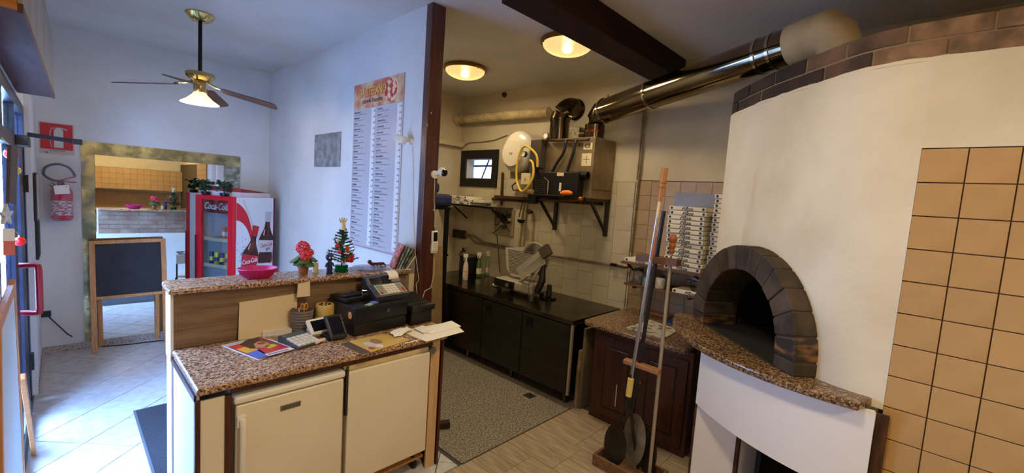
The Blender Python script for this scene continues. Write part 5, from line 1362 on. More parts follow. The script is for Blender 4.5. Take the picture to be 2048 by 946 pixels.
BX(u0-.0022, u0-.0015, uy0+.05, uy0+.13, uz1-.235, uz1-.23).build('printed_line', BKT, lb_); BX(u0-.0022, u0-.0015, uy0+.085, uy0+.09, uz1-.28, uz1-.19).build('printed_line', BKT, lb_)
BRK = M('bracket_steel', (66, 60, 52), .5, .7)
for y in (uy0+.03, uy1+.10):
    BX(XK-.05, XK-.012, y-.02, y+.02, 1.64, uz0).build('bracket_upright', BRK, bu)
    BX(u0-.02, XK-.012, y-.02, y+.02, uz0-.03, uz0-.004).build('bracket_arm', BRK, bu)
    plankbar((XK-.03, y, 1.68), (u0+.04, y, uz0-.02), .03, .03, 'bracket_brace', BRK, bu)
BX(XK-.10, XK-.014, uy0+.1, 4.35, uz0-.07, uz0-.03).build('pipe_rail', RUST, bu)
# flues
fl1 = thing('flue_pipe', 'short dark stainless flue elbow from the boiler into the back wall', 'flue', (4.0, 3.0, uz1))
SMK = M('smoked_stainless', (96, 84, 66), .22, 1.0, c2=(60, 48, 34), ns=3, nd=4, rvar=.1, world=True)
ey, exx = 3.20, 4.03
MB().cyl((exx, ey, uz1), (exx, ey, 2.93), .112, n=28).build('riser', SMK, fl1, smooth=True)
MB().cyl((exx, ey, 2.915), (exx, ey, 2.945), .119, n=28).build('joint_ring', SMK, fl1, smooth=True)
el_ = MB(); rings = []
for k in range(7):
    a = PI/2*k/6
    c = Vector((exx+.13-.13*math.cos(a), ey-.06*math.sin(a), 2.945+.14*math.sin(a))); tdir = Vector((math.sin(a), -.3*math.sin(2*a), math.cos(a)))
    rings.append(el_.ring(c, tdir, .118, 28))
el_.loft(rings, True, True).build('elbow', SMK, fl1, smooth=True)
e_end = Vector((exx+.13, ey-.06, 3.085))
MB().cyl(e_end, (XK-.001, ey-.06, 3.085), .112, n=28).build('wall_sleeve', SMK, fl1, smooth=True)
MB().cyl((XK-.03, ey-.06, 3.085), (XK-.001, ey-.06, 3.085), .125, n=28).build('wall_collar', SMK, fl1, smooth=True)
fl2 = thing('flue_pipe', 'long shiny stainless flue running from the boiler across to the oven top', 'flue', (3.9, 2.66, uz1))
r2_ = .125
s0 = Vector((3.98, 2.68, uz1)); s1 = Vector((3.98, 2.68, 2.83)); k0 = Vector((3.955, 2.55, 2.965)); k1 = Vector((3.44, .80, 3.145))
MB().cyl(s0, s1, .105, n=28).build('riser', SMK, fl2, smooth=True)
MB().cyl((s0.x, s0.y, 2.745), (s0.x, s0.y, 2.77), .110, n=28).build('copper_band', M('copper_band', (130, 60, 34), .3, 1.0), fl2, smooth=True)
CHS = M('shiny_flue_steel', (150, 138, 116), .12, 1.0, c2=(120, 106, 84), ns=2, rvar=.06, world=True)
el_ = MB(); dirv = (k1-k0).normalized()
el_.loft([el_.ring(s1, (0, 0, 1), .108, 28), el_.ring(s1+Vector((-.006, -.03, .06)), (0, -.35, 1), .115, 28), el_.ring(lerp(s1, k0, .65)+Vector((0, .0, .04)), (-.1, -.8, .6), .12, 28), el_.ring(k0, dirv, .125, 28)]).build('elbow', SMK, fl2, smooth=True)
MB().cyl(k0, k1, r2_, n=32).build('long_pipe', CHS, fl2, smooth=True)
L2 = (k1-k0).length
for d in (.0, .62, L2-.10, L2-.20):
    MB().cyl(k0+dirv*(d-.008), k0+dirv*(d+.012), r2_+.008, n=32).build('joint_clamp', CHROME, fl2, smooth=True)
MB().cyl(k0+dirv*.02+Vector((0, 0, .12)), k0+dirv*.02+Vector((0, 0, .16)), .010, n=8).build('clamp_bolt', RUST, fl2)
BEI = M('beige_render', (206, 180, 132), .8, c2=(186, 160, 112), ns=8)
e0 = k1+dirv*.0; el_ = MB()
dn_ = Vector((.25, -.45, -.85)).normalized()
e1 = e0+dirv*.16; e2 = e1+dirv*.10+Vector((.01, 0, -.05)); e3 = Vector((e2.x+.06, e2.y-.14, 2.72))
el_.loft([el_.ring(e0, dirv, .134, 28), el_.ring(e1, dirv, .140, 28), el_.ring(e1+dirv*.06, (dirv+dn_*.45).normalized(), .145, 28), el_.ring(e2+Vector((.02, -.02, -.03)), (dirv+dn_*1.6).normalized(), .145, 28), el_.ring(e3, dn_, .145, 28)]).build('rendered_elbow', BEI, fl2, smooth=True)
vb = thing('vent_box', 'foil-covered little box on top of the boiler between the two flues', 'box', (3.98, 2.90, uz1))
BX(3.92, 4.08, 2.84, 2.97, uz1, uz1+.13).build('box', M('crumpled_foil', (206, 196, 170), .25, .9, c2=(120, 108, 84), ns=20, bump=.6), vb)
MB().cyl((4.0, 2.84, uz1+.065), (4.0, 2.79, uz1+.065), .03, n=14).build('spigot', STEEL, vb, smooth=True)
og = MB(); p = onx(1132, 383, u0-.16)
og.tube([p+Vector((0, .07, -.005)), p+Vector((0, .03, .0)), p+Vector((0, -.03, .004)), p+Vector((0, -.08, .0))], [.012, .026, .028, .014], 10)
og_ = og.build('rubber_glove', M('orange_rubber', (230, 116, 36), .5), smooth=True); tag(og_, 'orange rubber glove lying on the boiler pump', 'glove')
BX(u0-.20, u0-.102, 2.75, 3.2, uz0+.0, uz0+.012).build('pump_shelf', BRK, bu)
og_.location.z = uz0+.013

# pipes and fittings under the heater
def pipe_thing(name, lab, paths, mat=RUST, cat='pipe', extra=None):
    zs = [min(v.z for v in P) for P, r in paths]
    t = thing(name, lab, cat, (paths[0][0][0].x, paths[0][0][0].y, min(zs)))
    for P, r in paths: MB().tube(P, r, 8).build('pipe_run', mat, t, smooth=True)
    return t
XP = XK-.035
DPIPE = M('grey_painted_pipe', (140, 126, 98), .5, c2=(96, 84, 62), ns=12)
pipe_thing('water_pipe', 'pair of cream water pipes running level along the kitchen tiles', [
    ([onx(905, 468, XP), onx(938, 472, XP), onx(950, 485, XP), onx(1000, 494, XP), onx(1100, 511, XP), onx(1245, 534, XP)], .012),
    ([onx(905, 463, XP), onx(945, 470, XP), onx(965, 484, XP), onx(1035, 497, XP)], .011)], DPIPE)
pipe_thing('water_pipe', 'pair of cream pipes dropping from the heater to the level pipe', [
    ([onx(1050, 395, XP), onx(1045, 420, XP), onx(1037, 497, XP)], .012), ([onx(1055, 395, XP), onx(1051, 430, XP), onx(1044, 498, XP)], .012),
    ([onx(1066, 425, XP), onx(1063, 500, XP)], .011)], CPIPE)
pipe_thing('heater_pipe', 'curled dark pipe and valves just below the water heater', [
    ([onx(1040, 350, XK-.15), onx(1035, 362, XK-.12), onx(1024, 372, XK-.08), onx(1026, 380, XK-.06), onx(1050, 382, XK-.06)], .009),
    ([onx(1005, 345, XP), onx(1003, 400, XP), onx(1002, 411, XP)], .018),
    ([onx(985, 398, XP), onx(1030, 400, XP), onx(1070, 405, XP)], .020)], RUST)
vl = thing('pipe_valve', 'dark valve with red-brown wheel on the kitchen tiles left of the bracket', 'valve', onx(1064, 430, XP))
c = onx(1064, 424, XP)
MB().cyl(c+Vector((-.03, .03, 0)), c+Vector((-.03, -.03, 0)), .018, n=10).build('body', RUST, vl, smooth=True); MB().cyl(c+Vector((-.07, 0, .0)), c+Vector((-.055, 0, 0)), .035, n=12).build('wheel', RUST, vl, smooth=True)
# ladle
ld = thing('ladle', 'steel ladle hanging below the water heater', 'ladle', onx(1040, 440, XK-.09))
a, b = onx(1048, 392, XK-.09), onx(1038, 434, XK-.09)
MB().tube([a, lerp(a, b, .5), b], .006, 8).build('handle', DSTEEL, ld, smooth=True)
c = onx(1042, 440, XK-.11)
MB().lathe([(.005, -.045), (.035, -.035), (.05, -.012), (.054, .005), (.050, .005), (.03, -.028), (.004, -.038)], c, 20).build('bowl', DSTEEL, ld, smooth=True)
# electric panel with tangled parts
ep = thing('socket_panel', 'open electrical panel with tangled wires on the kitchen tiles', 'electrical panel', (XK, 4.2, 1.49))
a, b = onx(993, 416, XK-.012), onx(1027, 474, XK-.012)
py0, py1, pz0, pz1 = b.y, a.y, b.z, a.z
BX(XK-.03, XK-.0105, py0, py1, pz0, pz1).build('back_plate', M('panel_cream', (150, 134, 100), .6), ep, bevel=.003)
rs = random.Random(6)
for k in range(9):
    y, z = rs.uniform(py0+.05, py1-.10), rs.uniform(pz0+.05, pz1-.05)
    BX(XK-.075, XK-.03, y-.03, y+.03, z-.02, z+.022).build('breaker', [BLACKP, GREYP, M('panel_cream', (0, 0, 0)), M('navy_plug', (30, 34, 60), .5)][k % 4], ep, bevel=.004)
for k in range(3):
    P = [Vector((XK-.05-.03*rs.random(), rs.uniform(py0, py1), rs.uniform(pz0, pz1))) for _ in range(4)]
    MB().tube(smooth_path(P), .005, 6).build('wire', BCABLE, ep, smooth=True)
pts = [onx(994, 430, XK-.03), onx(992, 455, XK-.02), onx(996, 490, XK-.02), onx(998, 525, XK-.03), onx(1000, 545, XK-.06)]
tag(MB().tube(pts, .005, 6).build('slicer_cable', BCABLE, smooth=True), 'black cable hanging from the electrical panel to the slicer', 'cable')
jb = thing('wall_socket', 'dark wall socket block above the spray bottles', 'socket', onx(920, 470, XK))
a, b = onx(910, 458, XK-.012), onx(932, 478, XK-.012)
BX(XK-.06, XK-.0105, b.y, a.y, b.z, a.z).build('block', RUST, jb, bevel=.006); BX(XK-.075, XK-.06, b.y+.03, a.y-.05, b.z+.02, a.z-.02).build('plug', BLACKP, jb, bevel=.004)
tpv = thing('wall_tap', 'old chrome tap on the tiles behind the spray bottles', 'tap', onx(925, 505, XK))
c = onx(926, 502, XK-.05); MB().tube([c+Vector((.04, 0, 0)), c, c+Vector((-.05, 0, -.03))], .012, 8).build('spout', DSTEEL, tpv, smooth=True); MB().cyl(c, c+Vector((0, 0, .05)), .014, n=10).build('handle', DSTEEL, tpv, smooth=True)
vp_ = pipe_thing('conduit', 'thin vertical conduit on the wall beside the tan tiles', [([onx(1291, 222, XP), onx(1277, 360, XP), onx(1268, 450, XP), onx(1262, 505, XP)], .010), ([onx(1287, 222, XP), onx(1274, 360, XP)], .007)], DPIPE)
gv = thing('gas_tap', 'dark gas tap at the end of the level pipe beside the shelf', 'valve', onx(1225, 530, XK))
c = onx(1232, 531, XK-.05); MB().tube([onx(1222, 529, XK-.04), onx(1250, 535, XK-.04), onx(1258, 534, XK-.04), onx(1259, 520, XK-.04)], .014, 8).build('elbow', RUST, gv, smooth=True); MB().box(-.02, .02, -.03, .03, -.012, .012, Matrix.Translation(c+Vector((-.02, .02, .01)))).build('lever', BLACKM, gv)

# ------------------------------------------------------------------ steel fridge counter
sx0, sx1, sy0, sy1, szt = 3.375, XK-.014, 2.335, 4.95, .872
sc2 = thing('steel_counter', 'long dark stainless refrigerated counter along the kitchen wall', 'counter', ((sx0+sx1)/2, (sy0+sy1)/2, 0))
BX(sx0-.015, sx1, sy0-.012, sy1, szt-.045, szt).build('worktop', STEEL if False else M('counter_steel_top', (98, 88, 70), .22, 1.0, c2=(72, 64, 52), ns=2.5, nd=5, rvar=.1, world=True), sc2, bevel=.004)
BX(sx0+.02, sx1, sy0, sy1, .125, szt-.046).build('carcass', DSTEEL, sc2)
BX(sx0-.002, sx0+.022, sy0-.004, sy0+.02, .125, szt-.046).build('corner_strip', M('bright_edge_steel', (190, 180, 160), .35, .7), sc2)
dw = .615
for k in range(4):
    y0 = sy0+.03+k*(dw+.01)
    if y0+dw > sy1+.01: break
    d = BX(sx0-.004, sx0+.018, y0, y0+dw, .13, szt-.06).build('door', M('counter_door_steel', (80, 76, 70), .36, 1.0, c2=(72, 68, 62), ns=3, stretch=(1, 1, 4), rvar=.05), sc2, bevel=.003)
    BX(sx0-.006, sx0-.0035, y0+dw-.15, y0+dw-.05, szt-.20, szt-.105).build('grip_plate', BLACKM, d, bevel=.002)
    BX(sx0-.012, sx0-.006, y0+dw-.15, y0+dw-.05, szt-.122, szt-.105).build('grip_lip', DSTEEL, d)
for y in (sy0+.10, sy0+.85, sy0+1.6, sy0+2.4):
    for x in (sx0+.10, sx1-.1):
        MB().cyl((x, y, 0), (x, y, .125), .022, n=12).build('foot', STEEL, sc2, smooth=True)

# meat slicer
slo = Vector((3.80, 3.36, szt))
sl_ = thing('meat_slicer', 'grey meat slicer with ribbed carriage plate on the steel counter', 'meat slicer', slo, math.radians(-90))
ALU = M('cast_aluminium', (188, 180, 162), .4, .35)
# local: x to the right along the wall (world -y), y towards the wall
BX(-.30, .16, -.10, .14, .03, .12).build('base', ALU, sl_, bevel=.02, seg=3, local=True)
BX(-.305, -.04, -.104, -.098, .04, .11).build('front_plate', BLACKP, sl_, bevel=.004, local=True)
MB().cyl((-.11, -.104, .075), (-.11, -.125, .075), .034, n=20).build('dial', BLACKP, sl_, smooth=True, local=True)
MB().cyl((-.11, -.125, .075), (-.11, -.130, .075), .02, n=16).build('dial_face', M('dial_gold', (150, 130, 80), .4, .6), sl_, smooth=True, local=True)
for x, y in ((-.26, -.07), (.12, -.07), (-.26, .11), (.12, .11)): MB().cyl((x, y, 0), (x, y, .03), .02, n=10).build('foot', BLACKP, sl_, smooth=True, local=True)
plate = [(-.34, .40), (-.06, .44), (.16, .42), (.17, .30), (.10, .155), (-.17, .14), (-.26, .20)]
tilt = Matrix.Translation((0, -.03, 0)) @ Matrix.Rotation(math.radians(-14), 4, 'X')
MB().prism(plate, 0, .012, tilt @ frame((0, 0, 0), (1, 0, 0), (0, 0, 1))).build('gauge_plate', ALU, sl_, bevel=.003, local=True)
for k in range(16):
    z = .175+k*.014; xl = -.335+(.40-z)*.42 if z < .39 else -.33
    MB().box(xl+.03, .09+(z-.16)*.2, -.0145, -.012, z-.002, z+.002, tilt).build('plate_rib', DSTEEL, sl_, local=True)
MB().cyl((.06, .05, .33), (.06, .075, .33), .145, n=36).build('blade', CHROME, sl_, smooth=True, local=True)
rg_ = MB(); rg_.tube([(.06+.155*math.cos(a), .04, .33+.155*math.sin(a)) for a in [.3+k*.25 for k in range(11)]], .010, 6).build('blade_guard', ALU, sl_, smooth=True, local=True)
car = Matrix.Translation((.13, -.09, .30)) @ Matrix.Rotation(math.radians(-38), 4, 'Y')
MB().box(-.17, .16, -.006, .006, -.075, .055, car).build('carriage', ALU, sl_, bevel=.003, local=True)
MB().box(-.17, -.05, -.05, .0, -.085, -.070, car).build('carriage_foot', ALU, sl_, bevel=.003, local=True)
MB().box(-.02, .27, -.06, -.05, -.02, .012, car).build('pusher_rail', ALU, sl_, bevel=.003, local=True)
MB().box(.20, .30, -.075, -.03, -.055, .04, car).build('pusher', M('dark_alu', (110, 102, 88), .4, .8), sl_, bevel=.004, local=True)
MB().tube([(.17, -.03, .05), (.20, .0, .16), (.18, .03, .30)], [.03, .035, .02], 10).build('arm', BLACKP, sl_, smooth=True, local=True)
MB().lathe([(.07, 0), (.07, .012), (.02, .02)], (.24, .06, .003), 20).build('side_disc', DSTEEL, sl_, smooth=True, local=True)
MB().cyl((.25, .05, .03), (.25, .05, .13), .028, .02, 12).build('side_knob', BLACKP, sl_, smooth=True, local=True)
sl_.scale = (1.28,)*3
pl2 = MB().lathe([(.03, 0), (.045, .01), (.05, .03), (.045, .03), (.03, .012)], onz(992, 573, szt), 16).build('small_dish', PAPER, smooth=True); tag(pl2, 'little white dish left of the slicer on the steel counter', 'dish')
# clear bottle
bo = thing('water_bottle', 'clear half-empty plastic bottle in front of the slicer', 'bottle', onz(1061, 603, szt))
CLR = thin_glass('clear_bottle_plastic', (.90, .90, .86), .25, .05)
MB().lathe([(.034, 0), (.038, .006), (.038, .13), (.034, .15), (.038, .17), (.036, .20), (.020, .265), (.014, .285), (.014, .30)], (0, 0, 0), 20).build('bottle', CLR, bo, smooth=True, local=True)
MB().lathe([(.033, .002), (.0365, .007), (.0365, .07), (.03, .0705)], (0, 0, 0), 20).build('water', thin_glass('still_water', (.80, .82, .80), .15), bo, smooth=True, local=True)
MB().cyl((0, 0, .30), (0, 0, .318), .015, n=14).build('cap', M('cap_dark', (50, 50, 56), .5), bo, smooth=True, local=True)
# cleaning bottles
def spray(p, c, c2, h, lab):
    t = thing('spray_bottle', lab, 'spray bottle', p, 0, 'cleaning bottles on the steel counter')
    MB().lathe([(.034, 0), (.038, .008), (.038, h*.45), (.030, h*.62), (.015, h*.74), (.014, h*.8)], (0, 0, 0), 18, ex=1.1, ey=.75).build('bottle', M('spray_%d%d%d' % c, c, .4), t, smooth=True, local=True)
    MB().lathe([(.0392, h*.12), (.0392, h*.36)], (0, 0, 0), 18, caps=False, ex=1.1, ey=.75).build('label', M('spray_label_%d%d%d' % c2, c2, .5, c2=(220, 214, 200), ns=40), t, smooth=True, local=True)
    MB().cyl((0, 0, h*.79), (0, 0, h*.86), .016, n=12).build('collar', WHITEPL, t, smooth=True, local=True)
    BX(-.045, .025, -.012, .012, h*.86, h).build('trigger_head', WHITEPL, t, bevel=.006, local=True)
    MB().tube([(-.028, 0, h*.88), (-.038, 0, h*.80), (-.03, 0, h*.75)], .005, 6).build('trigger', WHITEPL, t, smooth=True, local=True)
spray(onz(930, 560, szt), (206, 196, 176), (190, 110, 100), .35, 'white spray bottle with pink label, nearest the shelf')
spray(onz(957, 553, szt), (70, 104, 60), (196, 186, 60), .34, 'green spray bottle with yellow label, middle of the three')
spray(onz(975, 550, szt), (120, 150, 110), (190, 60, 40), .35, 'pale green spray bottle with red label, nearest the slicer')
dk = thing('storage_box', 'dark box standing on the steel counter behind the spray bottles', 'box', (4.10, 4.72, szt))
BX(-.1, .1, -.12, .12, 0, .24).build('tub', BLACKP, dk, bevel=.01, local=True); BX(-.11, .11, -.13, .13, .24, .262).build('lid', GREYP, dk, bevel=.006, local=True)

# black rack with blue cloths
rk = thing('black_rack', 'tall black metal rack by the brown post with blue cloths on top', 'rack', (3.1, 4.55, 0))
for (x, y) in ((2.78, 4.28), (3.30, 4.28), (2.78, 4.82), (3.30, 4.82)): BX(x-.022, x+.022, y-.022, y+.022, 0, 1.82).build('upright', BLACKM, rk)
for z in (.32, 1.22, 1.80): BX(2.765, 3.34, 4.262, 4.84, z, z+.03).build('shelf', BLACKM, rk)
BLU = M('navy_cloth', (34, 44, 84), .85, c2=(24, 32, 62), ns=14, bump=.3)
for k, (q, lab) in enumerate([((2.80, 3.38, 4.27, 4.75, 1.832, 1.99), 'folded navy blue cloth lying on top of the black rack'), ((2.85, 3.22, 4.32, 4.70, 1.992, 2.13), 'smaller rolled dark blue cloth on the folded one')]):
    o = BX(*q).build('folded_cloth', BLU, bevel=.05, seg=4); tag(o, lab, 'cloth', 'cloths on the rack')
o = BX(3.07, 3.27, 4.30, 4.5, 1.252, 1.34).build('plastic_tray', M('blue_tray', (70, 120, 160), .5), bevel=.01); tag(o, 'light blue plastic tray on the middle shelf of the black rack', 'tray')
o = BX(2.82, 3.05, 4.32, 4.6, 1.252, 1.52).build('carton', M('brown_carton', (120, 90, 70), .8), bevel=.004); tag(o, 'brown carton on the middle shelf of the black rack', 'carton')
cb = MB().add([(3.08, 4.150, 0), (3.23, 4.150, 0), (3.23, 4.175, 0), (3.08, 4.175, 0), (3.08, 4.232, 1.36), (3.23, 4.232, 1.36), (3.23, 4.257, 1.36), (3.08, 4.257, 1.36)], [(0, 3, 2, 1), (4, 5, 6, 7), (0, 1, 5, 4), (1, 2, 6, 5), (2, 3, 7, 6), (3, 0, 4, 7)]).build('leaning_board', M('beige_board', (150, 124, 84), .7, c2=(130, 104, 68), ns=5), bevel=.003); tag(cb, 'narrow beige board leaning against the black rack', 'board')
# pizza cartons on the wall shelf
PZB = M('pizza_box_white', (232, 226, 212), .7, c2=(222, 214, 198), ns=6)
PZT = M('pizza_box_print', (30, 44, 34), .6); PZE = M('pizza_box_edge', (90, 80, 64), .8)
ws = thing('wall_shelf', 'grey metal shelf on the kitchen wall under the window', 'shelf', (4.05, 4.6, 1.80))
BX(3.86, XK-.013, 4.05, 5.22, 1.845, 1.86).build('board', STEEL, ws); BX(3.86, 3.872, 4.05, 5.22, 1.83, 1.86).build('lip', STEEL, ws)
for y in (4.2, 5.0): plankbar((XK-.02, y, 1.65), (3.95, y, 1.845), .02, .02, 'brace', BRK, ws)
def pizza_box(p, rz, lab, grp, w=.33, h=.038, txt=True, local_proto=[None]):
    t = thing('pizza_box', lab, 'pizza box', p, rz, grp)
    if local_proto[0] is None:
        # front face is local -x, width along y
        a = BX(0, w, -w/2, w/2, 0, h-.001).build('tray', PZB, t, bevel=.003, seg=1, local=True)
        b = BX(-.0015, .0, -w/2+.006, w/2-.006, h*.12, h*.16).build('lid_seam', PZE, t, local=True)
        c0 = [MB().cyl((-.002, s*w*.43, h*.55), (.0, s*w*.43, h*.55), .0115, n=12).build('vent_hole', BLACKP, t, local=True) for s in (-1, 1)]
        d = MB().prism([(-.012, .012), (.012, .012), (0, .0)], 0, .001, frame((-.0015, 0, h-.014), (0, -1, 0), (0, 0, 1))).build('tab_notch', BLACKP, t, local=True)
        r = t
        c = bpy.data.curves.new('t', 'FONT'); c.body = 'Pizza'; c.size = .038; c.shear = .35; c.align_x = 'CENTER'; c.align_y = 'CENTER'; c.resolution_u = 2; c.extrude = .0003; c.offset = .0006
        to = bpy.data.objects.new('t', c); col.objects.link(to); dg = bpy.context.evaluated_depsgraph_get(); dg.update()
        me = bpy.data.meshes.new_from_object(to.evaluated_get(dg)); bpy.data.objects.remove(to)
        me.transform(frame((-.0018, 0, h*.47), (0, -1, 0), (0, 0, 1)) @ Matrix.Diagonal((1.35, 1, 1, 1))); me.materials.clear(); me.materials.append(PZT)
        e = bpy.data.objects.new('lettering', me); col.objects.link(e); e.parent = t
        local_proto[0] = t
    else:
        for ch_ in local_proto[0].children:
            c = ch_.copy(); col.objects.link(c); c.parent = t
    return t
ordn = ['lowest', 'second', 'third', 'fourth', 'fifth', 'sixth', 'seventh', 'eighth', 'ninth', 'tenth', 'eleventh', 'twelfth', 'thirteenth', 'fourteenth', 'fifteenth', 'sixteenth', 'seventeenth', 'eighteenth']
for k in range(3):
    pizza_box((3.88+.01*k, 4.72-.13*(k % 2)+.05*k, 1.861+k*.039), .03*k, 'flat pizza carton on the wall shelf under the window, %s of three from below' % ordn[k].replace('lowest', 'first'), 'pizza boxes under the window')
# ------------------------------------------------------------------ pizza oven
OC, OR = Vector((3.68, .205)), .99
ov = thing('pizza_oven', 'large round white plastered pizza oven with brick arch and brick crown', 'oven', (3.2, .5, 0))
ZG = 1.158
def arc(r, a0, a1, n, c=OC): return [(c.x+r*math.cos(math.radians(a0+(a1-a0)*k/n)), c.y+r*math.sin(math.radians(a0+(a1-a0)*k/n))) for k in range(n+1)]
# upper body: from the tile edge round to the kitchen wall
def qb(a, b, c, n): return [tuple((1-t)**2*p+2*t*(1-t)*q+t*t*r for p, q, r in zip(a, b, c)) for t in [k/n for k in range(n+1)]]
# straight face beside the tiles, rounded corner, slanting face with the mouth, rounded return to the kitchen wall
FACE = qb((XT, .10), (XT, .286), (2.815, .421), 8) + [(2.815+(3.44-2.815)*t+.012*math.sin(PI*t)*-.73, .421+(1.10-.421)*t+.012*math.sin(PI*t)*.68) for t in [k/10 for k in range(1, 10)]] + qb((3.44, 1.10), (3.56, 1.23), (3.66, 1.12), 6) + [(3.74, 1.005)]
foot = [(XK-.016, .0585), (XT-.004, .0585), (XT, .075)] + FACE + [(XK-.016, 1.0)]
def ztop(x, y):
    t = max(0, min(1, (x-3.2)/.35)); return 2.742-.02*t
bm = bmesh.new()
vb_ = [bm.verts.new((x, y, 1.117)) for x, y in foot]; vt_ = [bm.verts.new((x, y, ztop(x, y))) for x, y in foot]
n = len(foot)
bm.faces.new(vb_); bm.faces.new(list(reversed(vt_)))
for i in range(n): bm.faces.new((vb_[i], vt_[i], vt_[(i+1) % n], vb_[(i+1) % n]))
bmesh.ops.recalc_face_normals(bm, faces=bm.faces)
me = bpy.data.meshes.new('plaster_body'); bm.to_mesh(me); bm.free()
body = bpy.data.objects.new('plaster_body', me); col.objects.link(body)
# arch frame
AP0, AP1 = Vector((2.66, .43)), Vector((3.42, 1.255))
AU = (AP1-AP0).normalized(); AN = Vector((-AU.y, AU.x))        # AN points out of the mouth
AC, ZS, RI, RO = .557, 1.235, .400, .560
def apt(u, z, d): p = AP0+AU*u-AN*d; return Vector((p.x, p.y, z))   # d = depth into the oven
def archline(r, n=22, zb=ZG): return [(AC+r, zb)]+[(AC+r*math.cos(PI*k/n), ZS+r*math.sin(PI*k/n)) for k in range(n+1)]+[(AC-r, zb)]
def archprism(r, d0, d1, name, mat, parent, zb):
    L = archline(r, 22, zb); n = len(L)
    vs = [apt(u, z, d0) for u, z in L]+[apt(u, z, d1) for u, z in L]
    return MB().add(vs, [tuple(range(n)), tuple(reversed(range(n, 2*n)))]+[(i, n+i, n+(i+1) % n, (i+1) % n) for i in range(n)]).build(name, mat, parent)
cut = archprism(RO-.07, -.5, .95, 'cutter', None, None, ZG-.004)
bo_ = body.modifiers.new('mouth', 'BOOLEAN'); bo_.operation = 'DIFFERENCE'; bo_.object = cut; bo_.solver = 'EXACT'
dg = bpy.context.evaluated_depsgraph_get(); dg.update()
me2 = bpy.data.meshes.new_from_object(body.evaluated_get(dg)); me2.name = 'plaster_body'
bpy.data.objects.remove(cut); body.modifiers.clear(); body.data = me2
me2.transform(Matrix.Translation(-ov.location)); body.parent = ov
me2.materials.clear(); me2.materials.append(PLASTER)
for p in me2.polygons: p.use_smooth = True
try: me2.set_sharp_from_angle(angle=math.radians(30))
except Exception: pass
# sooty chamber (inside face of the mouth and dome)
SOOT = M('soot_black_brick', (16, 12, 10), .95, c2=(26, 20, 15), ns=6, bump=.3, bs=20)
ch_ = MB(); rings = []
for d, s in ((.02, 1.0), (.25, 1.0), (.45, 1.02), (.75, .95), (.9, .7)):
    rings.append([apt(u, z, d) for u, z in [(AC+(u-AC)*s, ZG+(z-ZG)*s) for u, z in archline(RI+.03, 22, ZG+.002)]])
ch_.loft(rings, False, True, closed=True).build('oven_chamber', SOOT, ov)
# arch bricks
ABR = piecevar(M('smoked_arch_brick', (80, 66, 50), .8, c2=(40, 33, 26), ns=5, nd=5, bump=.35, bs=22), .18)
SOOT_HILITE = M('sooty_brick_painted_highlights', (44, 36, 30), .55, c2=(120, 84, 48), ns=9, nd=5, stretch=(1, 1, 2.5), lo=.5, hi=.66, bump=.4)  # sooty brick with golden highlights put into its colour
nb_ = 13
for k in range(nb_):
    a0, a1 = PI*k/nb_+.008, PI*(k+1)/nb_-.008
    q = [(AC+r*math.cos(a), ZS+r*math.sin(a)) for r, a in ((RI, a0), (RO, a0), (RO, (a0+a1)/2), (RO, a1), (RI, a1), (RI, (a0+a1)/2))]
    j = random.uniform(-.006, .006)
    vs = [apt(u, z, -.0+j) for u, z in q]+[apt(u, z, .26) for u, z in q]; m_ = 6
    MB().add(vs, [tuple(range(m_)), tuple(reversed(range(m_, 2*m_)))]+[(i, m_+i, m_+(i+1) % m_, (i+1) % m_) for i in range(m_)]).build('arch_brick', SOOT_HILITE if k >= nb_-1 else ABR, ov, bevel=.008, seg=2)
for s in (-1, 1):
    u0, u1 = sorted((AC+s*RI, AC+s*RO))
    vs = [apt(u, z, d) for d in (.0, .26) for z in (ZG, ZS-.004) for u in (u0, u1)]
    MB().add(vs, [(0, 1, 3, 2), (4, 6, 7, 5), (0, 4, 5, 1), (2, 3, 7, 6), (0, 2, 6, 4), (1, 5, 7, 3)]).build('arch_brick', SOOT_HILITE if s > 0 else ABR, ov, bevel=.008, seg=2)
MTR = M('arch_mortar', (74, 62, 50), .95, bump=.3, bs=40)
L_o, L_i = archline(RO-.006, 22), archline(RI+.004, 22)
vs = [apt(u, z, .008) for u, z in L_o]+[apt(u, z, .008) for u, z in L_i]+[apt(u, z, .25) for u, z in L_o]+[apt(u, z, .25) for u, z in L_i]; n = len(L_o)
fs = []
for i in range(n-1): fs += [(i, i+1, n+i+1, n+i), (2*n+i, 2*n+i+1, i+1, i), (n+i, n+i+1, 3*n+i+1, 3*n+i)]
MB().add(vs, fs).build('arch_mortar', MTR, ov)
# granite shelf in front of the mouth
GCx, GCy, GR = 3.70, .27, 1.155
shelf = [(2.70, .085)]+[(GCx+GR*math.cos(math.radians(a)), GCy+GR*math.sin(math.radians(a))) for a in [187-(187-98)*k/30 for k in range(31)]]+[(3.54, 1.30), (3.6, .9), (3.3, .6), (2.9, .25), (2.76, .085)]
shelf = [(2.70, .10)]+arc(GR, 186.5, 100, 30, Vector((GCx, GCy)))+[(3.50, 1.15), (3.25, .80), (2.95, .45), (2.72, .20)]
g_ = MB().prism(shelf, ZG-.04, ZG).build('granite_shelf', GRAN2, ov, bevel=.010, seg=3)
# hearth floor inside
fl_ = [apt(AC+RI, 0, .0), apt(AC+RI, 0, .9), apt(AC-RI, 0, .9), apt(AC-RI, 0, .0)]
MB().prism([(p.x, p.y) for p in fl_], ZG-.03, ZG+.0015).build('hearth', M('hearth_stone', (44, 38, 32), .9, c2=(28, 24, 20), ns=8), ov)
